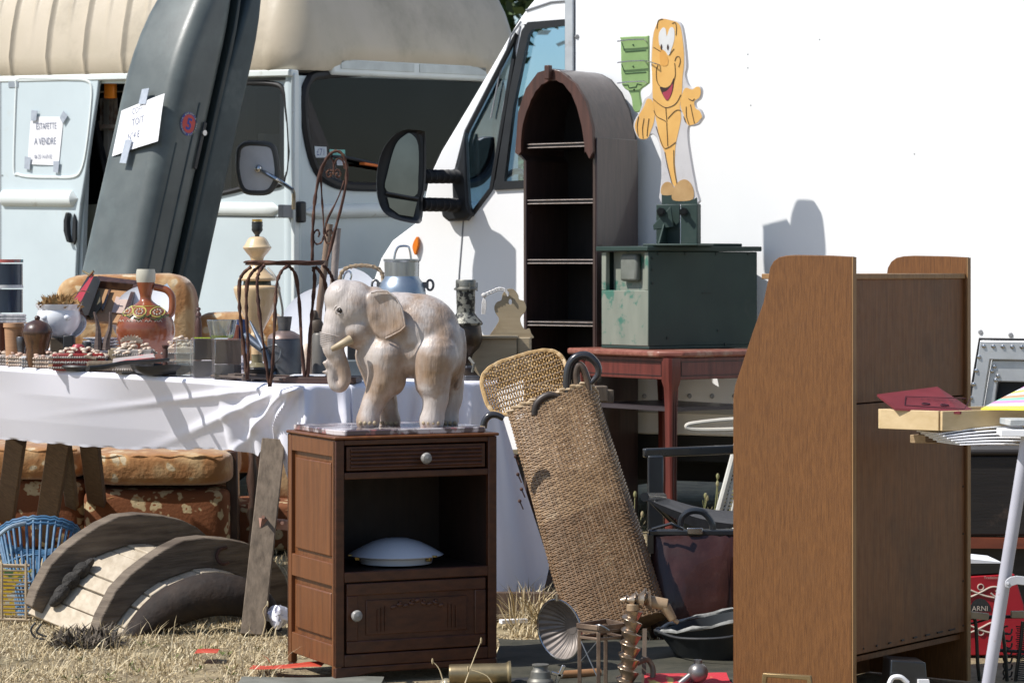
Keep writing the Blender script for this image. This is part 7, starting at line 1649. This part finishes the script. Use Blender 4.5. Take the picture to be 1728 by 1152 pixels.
# wire stand with wood slats
ws_ = thing('iron_plant_stand', 'wrought iron stand with wooden slats and curling feet', 'iron stand', G(1700, 1160)); WY = 8.3
IR = mat('shiny_black_iron', (.045, .042, .038), (.02, .02, .018), .28, .6)
for pts in ([(1634, 1042), (1645, 1045), (1648, 1075), (1650, 1120), (1655, 1165)], [(1688, 1046), (1694, 1080), (1698, 1120), (1700, 1165)], [(1726, 1048), (1722, 1090), (1716, 1130), (1712, 1165)]):
    q = MB(); q.tube(cat([P(x, y, WY) for x, y in pts], 5), .0055); part('leg', q, IR, ws_)
q = MB(); q.tube(cat([P(x, y, WY) for x, y in ((1632, 1052), (1645, 1050), (1660, 1046), (1672, 1042), (1678, 1042))], 4), .003); q.tube([P(1632, 1040, WY), P(1740, 1040, WY)], .005)
for k in range(8): q.tube(cat([P(1700+r*math.cos(t), 1060+k*12+r*math.sin(t), WY+.03) for t, r in ((0, 8), (1, 10), (2, 9), (3, 7), (4, 5), (5, 4))], 3), .0028)
for k in range(26): q.tube([P(1714+k % 3, 1056+k*3.6, WY), P(1734, 1058+k*3.6, WY)], .0018, 5)
q.tube([P(1680, 1096, WY+.02), P(1740, 1100, WY)], .005); part('scrollwork', q, IR, ws_)
q = MB(); q.bar(P(1628, 1036, WY-.02), P(1668, 1040, WY-.02), .02, .02, (0, 0, 1)); q.bar(P(1706, 1036, WY-.02), P(1745, 1036, WY-.02), .02, .02, (0, 0, 1)); part('wooden_slat', q, mat('tan_slat', (.42, .32, .2), (.3, .22, .14), .6, scale=20), ws_, bev=.002)
# paper table, tray, papers
bd_ = thing('paper_table', 'chipboard table top on white tubular trestle at the right edge', 'table', G(1700, 1180)); PYy = 7.55
OSB = mat('chipboard', (.46, .33, .20), (.33, .23, .13), .8, scale=60, bump=.4, bs=120)
pt0 = P(1634, 742, PYy+.12); 
q = MB(); ftb = Fr(V((pt0.x, pt0.y, P(0, 740, PYy).z)), V((.93, -.36, 0)).normalized(), V((.36, .93, 0)).normalized(), V((0, 0, 1))); q.extr(ftb, [(-.16, .0), (.45, .0), (.45, .5), (-.01, .42)], -.022, 0); part('board', q, OSB, bd_, bev=.001)
q = MB(); q.cyl(P(1663, 1180, 7.45), P(1734, 735, 7.35), .0165, n=20); pl = part('leg', q, mat('lilac_white_tube', (.50, .50, .56), (.42, .42, .48), .4, scale=5, dirt=(.3, .2, .17), dscale=30, dlo=.68, dhi=.74), bd_)
q = MB(); fh = FF(7.36); q.extr(fh, fh.uvs(seg([(1696, 983), (1700, 976), (1716, 971), (1760, 978), (1760, 990), (1716, 985), (1704, 991), (1697, 990)], 2)), -.004, .004); q.cyl(fh.hit(1701, 984, .004), fh.hit(1701, 984, .009), .004, n=10); part('hinge', q, mat('white_metal', (.55, .55, .58), None, .4), pl, bev=.001)
trn = thing('wooden_tray', 'shallow pale wooden tray of booklets above the papers', 'tray', P(1590, 728, 7.48))
c0_ = P(1590, 727, 7.45); ul_ = V((-.80, .60, 0)); ur_ = V((.90, .435, 0)).normalized(); tr = Fr(c0_, ur_, V((0, 0, 1)), V((ur_.y, -ur_.x, 0))); tl_ = Fr(c0_, -ul_, V((0, 0, 1)), V((-.6, -.8, 0))); hT = .052
PN = wood('pale_tray_wood', (.62, .47, .27), (.52, .38, .20), .6, axis='x', scale=6)
Lr, Ll = .34, .185
q = MB(); q.boxf(tr, .0, Lr, 0, hT, -.01, 0); q.boxf(Fr(c0_+ul_*Ll, ur_, V((0, 0, 1)), tr.n), 0, Lr, 0, hT, -.01, 0); q.boxf(tl_, -Ll+.0, -.0105, 0, hT, -.01, .001); q.boxf(Fr(c0_+ur_*Lr, -ul_, V((0, 0, 1)), V((-.6, -.8, 0))), -Ll, -.0105, 0, hT, -.01, 0)
part('sides', q, PN, trn, bev=.0015)
q = MB(); q.extr(Fr(c0_+V((0, 0, .004)), ur_, ul_, V((0, 0, 1))), [(.008, .008), (Lr, .008), (Lr, Ll), (.008, Ll)], -.003, 0); part('bottom', q, PN, trn)
tf_ = Fr(c0_+V((0, 0, hT+.006)), ur_, ul_, V((0, 0, 1)))
DR = mat('dark_red_cover', (.17, .022, .03), (.13, .016, .022), .7, scale=14)
RF = Fr3(P(1518, 685, 7.62), P(1645, 692, 7.56), P(1480, 663, 7.72)); bkr = thing('red_booklet', 'dark red printed booklet lying open-side down in the tray', 'booklet', P(1560, 690, 7.6))
q = MB(); q.loft([[P(x, y, Y)+V((0, 0, z)) for x, y, Y in ((1510, 688, 7.52), (1620, 695, 7.46), (1640, 690, 7.6), (1582, 652, 7.8), (1480, 665, 7.68))] for z in (-.006, 0)]); part('cover', q, DR, bkr)
q = MB(); r0, r1, r2 = P(1510, 688, 7.52), P(1620, 695, 7.46), P(1480, 665, 7.68); BFm = Fr3(r0+V((0, 0, .001)), r1+V((0, 0, .001)), r2+V((0, 0, .001)))
for k, (s_, z) in enumerate((('· L A  M O D E ·', .018), ('revue', .012))): text_mb(q, BFm, s_, .095+.01*k, .11-.03*k, z, .001)
for a, b in (((.02, .03), (.18, .03)), ((.0, .13), (.16, .15)), ((.02, .03), (.0, .13)), ((.18, .03), (.17, .15))): q.tube([BFm.pt(*a, .001), BFm.pt(*b, .001)], .0012, 5)
for x in (.07, .12): q.tube([BFm.pt(x+.01*math.cos(a/12*6.28), .06+.008*math.sin(a/12*6.28), .001) for a in range(12)], .002, 5, True)
part('printing', q, mat('cover_ink', (.05, .01, .02), None, .8), bkr)
q = MB(); mf = [(1655, 690, 7.5), (1760, 690, 7.4), (1760, 648, 7.6), (1716, 660, 7.65)]
mags = [(.75, .7, .08), (.75, .75, .75), (.75, .3, .15), (.25, .65, .45), (.7, .3, .65), (.7, .72, .8)]
mg = thing('bright_magazine', 'brightly striped magazine in yellow, pink and green in the tray', 'magazine', P(1700, 690, 7.5))
pA, pB, pC, pD = P(1655, 689, 7.48), P(1765, 690, 7.35), P(1765, 640, 7.62), P(1728, 652, 7.7)
for k in range(9):
    t0_, t1_ = k/9, (k+1)/9; q = MB(); a0, a1 = pA.lerp(pD, t0_), pA.lerp(pD, t1_); b0_, b1_ = pB.lerp(pC, t0_), pB.lerp(pC, t1_)
    q.loft([[a0, b0_, b1_, a1], [p-V((0, 0, .004)) for p in (a0, b0_, b1_, a1)]]); cc = mags[(k*5) % 6]; part('colour_stripe', q, mat('mag_%d' % ((k*5) % 6), cc, tuple(x*.85 for x in cc), .35, scale=20), mg)
for k in range(6):
    q = MB(); o = P(1586+k*7, 731+k*3.6, 7.46-.004*k)
    a1_ = V((.95, .28-.09*k, .02)).normalized(); b1_ = V((-.3, .95, 0)).normalized(); f_p = Fr(o, a1_, b1_, a1_.cross(b1_))
    def pf(u, v): return f_p.pt(u*.24, v*.14, .012*math.sin(u*2.2)-.004*u*k)
    q.grid(pf, 12, 3); q.grid(lambda u, v: pf(u, v)-V((0, 0, .003)), 12, 3); q.grid(lambda u, v: pf(u, 0)-V((0, 0, .003*v)), 12, 1); q.grid(lambda u, v: pf(0, u)-V((0, 0, .003*v)), 3, 1)
    solo('paper_sheets', q, PAPER, ['topmost folded paper fanned out under the tray', 'second folded paper from the top of the fan under the tray', 'third folded paper from the top of the fan under the tray', 'third folded paper from the bottom of the fan under the tray', 'second folded paper from the bottom of the fan under the tray', 'lowest folded paper fanned out under the tray'][k], 'papers', 'fanned papers under the tray', ang=60)
q = MB(); q.box(P(1740, 711, 7.38), .14, .1, .016, .1); solo('book', q, mat('grey_book', (.30, .34, .36), (.5, .5, .48), .6, scale=20), 'grey clothbound book on the papers at the right edge', 'book', bev=.002)
q = MB(); q.box(P(1738, 729, 7.36), .16, .1, .018, -.05); solo('book', q, PAPER, 'white paper-bound block under the grey book', 'book', bev=.002)
q = MB(); q.bar(P(1560, 735, 7.75), P(1664, 742, 7.62), .06, .03, (0, 0, 1)); solo('wood_offcut', q, wood('offcut_brown', (.13, .075, .035), (.09, .05, .024), .7, axis='x'), 'brown wood offcut under the tray against the desk', 'wood offcut', bev=.002)  # plain brown grained wood
# small white ornament on the ground under the chairs
q = MB(); q.bar(G(845, 1052)+V((0, -.1, .02)), G(888, 1050)+V((0, -.1, .02)), .03, .012); solo('white_plank', q, PAPER, 'short white painted lath lying beside the bedside cabinet', 'lath')
q = MB(); b = G(852, 1035)
for k in range(16): a = k*.393; q.add([b+V((0, 0, .03)), b+V((.05*math.cos(a), .02*math.sin(a), .03+.02*math.sin(k*2.2))), b+V((.05*math.cos(a+.3), .02*math.sin(a+.3), .045))], [(0, 1, 2)])
solo('paper_flower', q, PAPER, 'ragged white lace scrap where the cloth meets the ground', 'lace')

# ================= DRY GRASS =================
def blades(n, x0, x1, Y0, Y1, hmin, hmax, seed, wdt=.0016, lean=.6, avoid=True, flat=.25):
    r_ = random.Random(seed); q = MB()
    for _ in range(n):
        Y = r_.uniform(Y0, Y1); px = r_.uniform(x0, x1); X = (px-CXP)/FP*Y
        if avoid and 480 < px < 850 and 8.15 < Y < 8.75: continue
        if avoid and px > 845 and px < 1245 and Y < 8.95 and r_.random() < .9: continue
        d = mnoise.noise(V((X*3.5, Y*3.5, 7)))
        if mnoise.noise(V((X*6, Y*4, 21))) < -.22 and r_.random() < .85: continue
        h = r_.uniform(hmin, hmax)*(1+.9*d); 
        if h <= .004: continue
        b = V((X, Y, -.004)); az = r_.uniform(0, 6.283); ln = r_.gauss(0, lean)
        fl = r_.random() < flat
        if fl: ln = r_.uniform(1.2, 3.0)
        t = b+V((math.cos(az)*h*ln, math.sin(az)*h*ln, h*(.35 if fl else 1))); m1 = b.lerp(t, .5)+V((0, 0, h*.18)); s2 = V((math.sin(az+.5), -math.cos(az+.5), 0))*wdt*r_.uniform(.6, 1.5)
        q.add([b-s2, b+s2, m1+s2, m1-s2, t], [(0, 1, 2, 3), (3, 2, 4)])
    return q
STRAW = straw_mat('straw', [(.60, .49, .30), (.44, .34, .19), (.70, .60, .41), (.50, .39, .23), (.26, .20, .11), (.76, .67, .48)])
solo('grass', blades(46000, -60, 1250, 7.9, 9.8, .006, .017, 1, flat=.55), STRAW, None, None, kind='stuff', smooth=False)
solo('grass', blades(14000, -60, 1300, 9.6, 12.5, .01, .04, 2, .0022), STRAW, None, None, kind='stuff', smooth=False)
solo('grass', blades(700, -40, 520, 8.2, 9.3, .02, .07, 3, .0011, 1.2, flat=0), STRAW, None, None, kind='stuff', smooth=False)
solo('grass', blades(5000, 860, 1000, 9.2, 11.5, .03, .12, 8, .002, .7), STRAW, None, None, kind='stuff', smooth=False)
tw = blades(500, 90, 200, 8.95, 9.15, .02, .06, 5, .003, 1.2); solo('ash_heap', tw, straw_mat('dark_twigs', [(.06, .05, .04), (.16, .13, .1), (.03, .025, .02)]), None, None, kind='stuff', smooth=False)
for k, pts in enumerate(([(345, 1090), (352, 1066), (372, 1058), (400, 1062)], [(440, 1080), (448, 1050), (444, 1030), (452, 1018)], [(836, 1165), (822, 1140), (790, 1128)], [(785, 1152), (800, 1110), (812, 1080)], [(752, 1165), (742, 1130), (730, 1115)])):
    q = MB(); path = cat([P(x, y, 8.35 if x < 500 else 7.9) for x, y in pts], 5); q.tube(path, lambda t: .0022*(1-.6*t), 5); q.ell(path[-1], (.003, .003, .009), n=6, m=5)
    solo('grass_stalk', q, STRAW, ['long bent straw stalk arching over the collar', 'tall straw stalk at the foot of the trestle leg', 'bent straw stalk in front of the brass cylinder', 'upright seed stalk crossing the brass cylinder', 'short straw stalk left of the brass cylinder'][k], 'grass stalk', 'single straw stalks')
# a few green weeds and dead leaves in the straw
q = MB(); r_ = random.Random(77)
for _ in range(26):
    b = G(r_.uniform(0, 480), r_.uniform(1085, 1150))
    for k in range(6):
        a = r_.uniform(0, 6.28); l_ = r_.uniform(.012, .03); t = b+V((math.cos(a)*l_, math.sin(a)*l_, .008+r_.uniform(0, .012))); s2 = V((math.sin(a), -math.cos(a), 0))*.003
        q.add([b, b.lerp(t, .6)+s2, t, b.lerp(t, .6)-s2], [(0, 1, 2, 3)])
solo('weeds', q, straw_mat('green_weed', [(.10, .13, .04), (.16, .18, .06), (.22, .20, .09)]), None, None, kind='stuff', smooth=False)
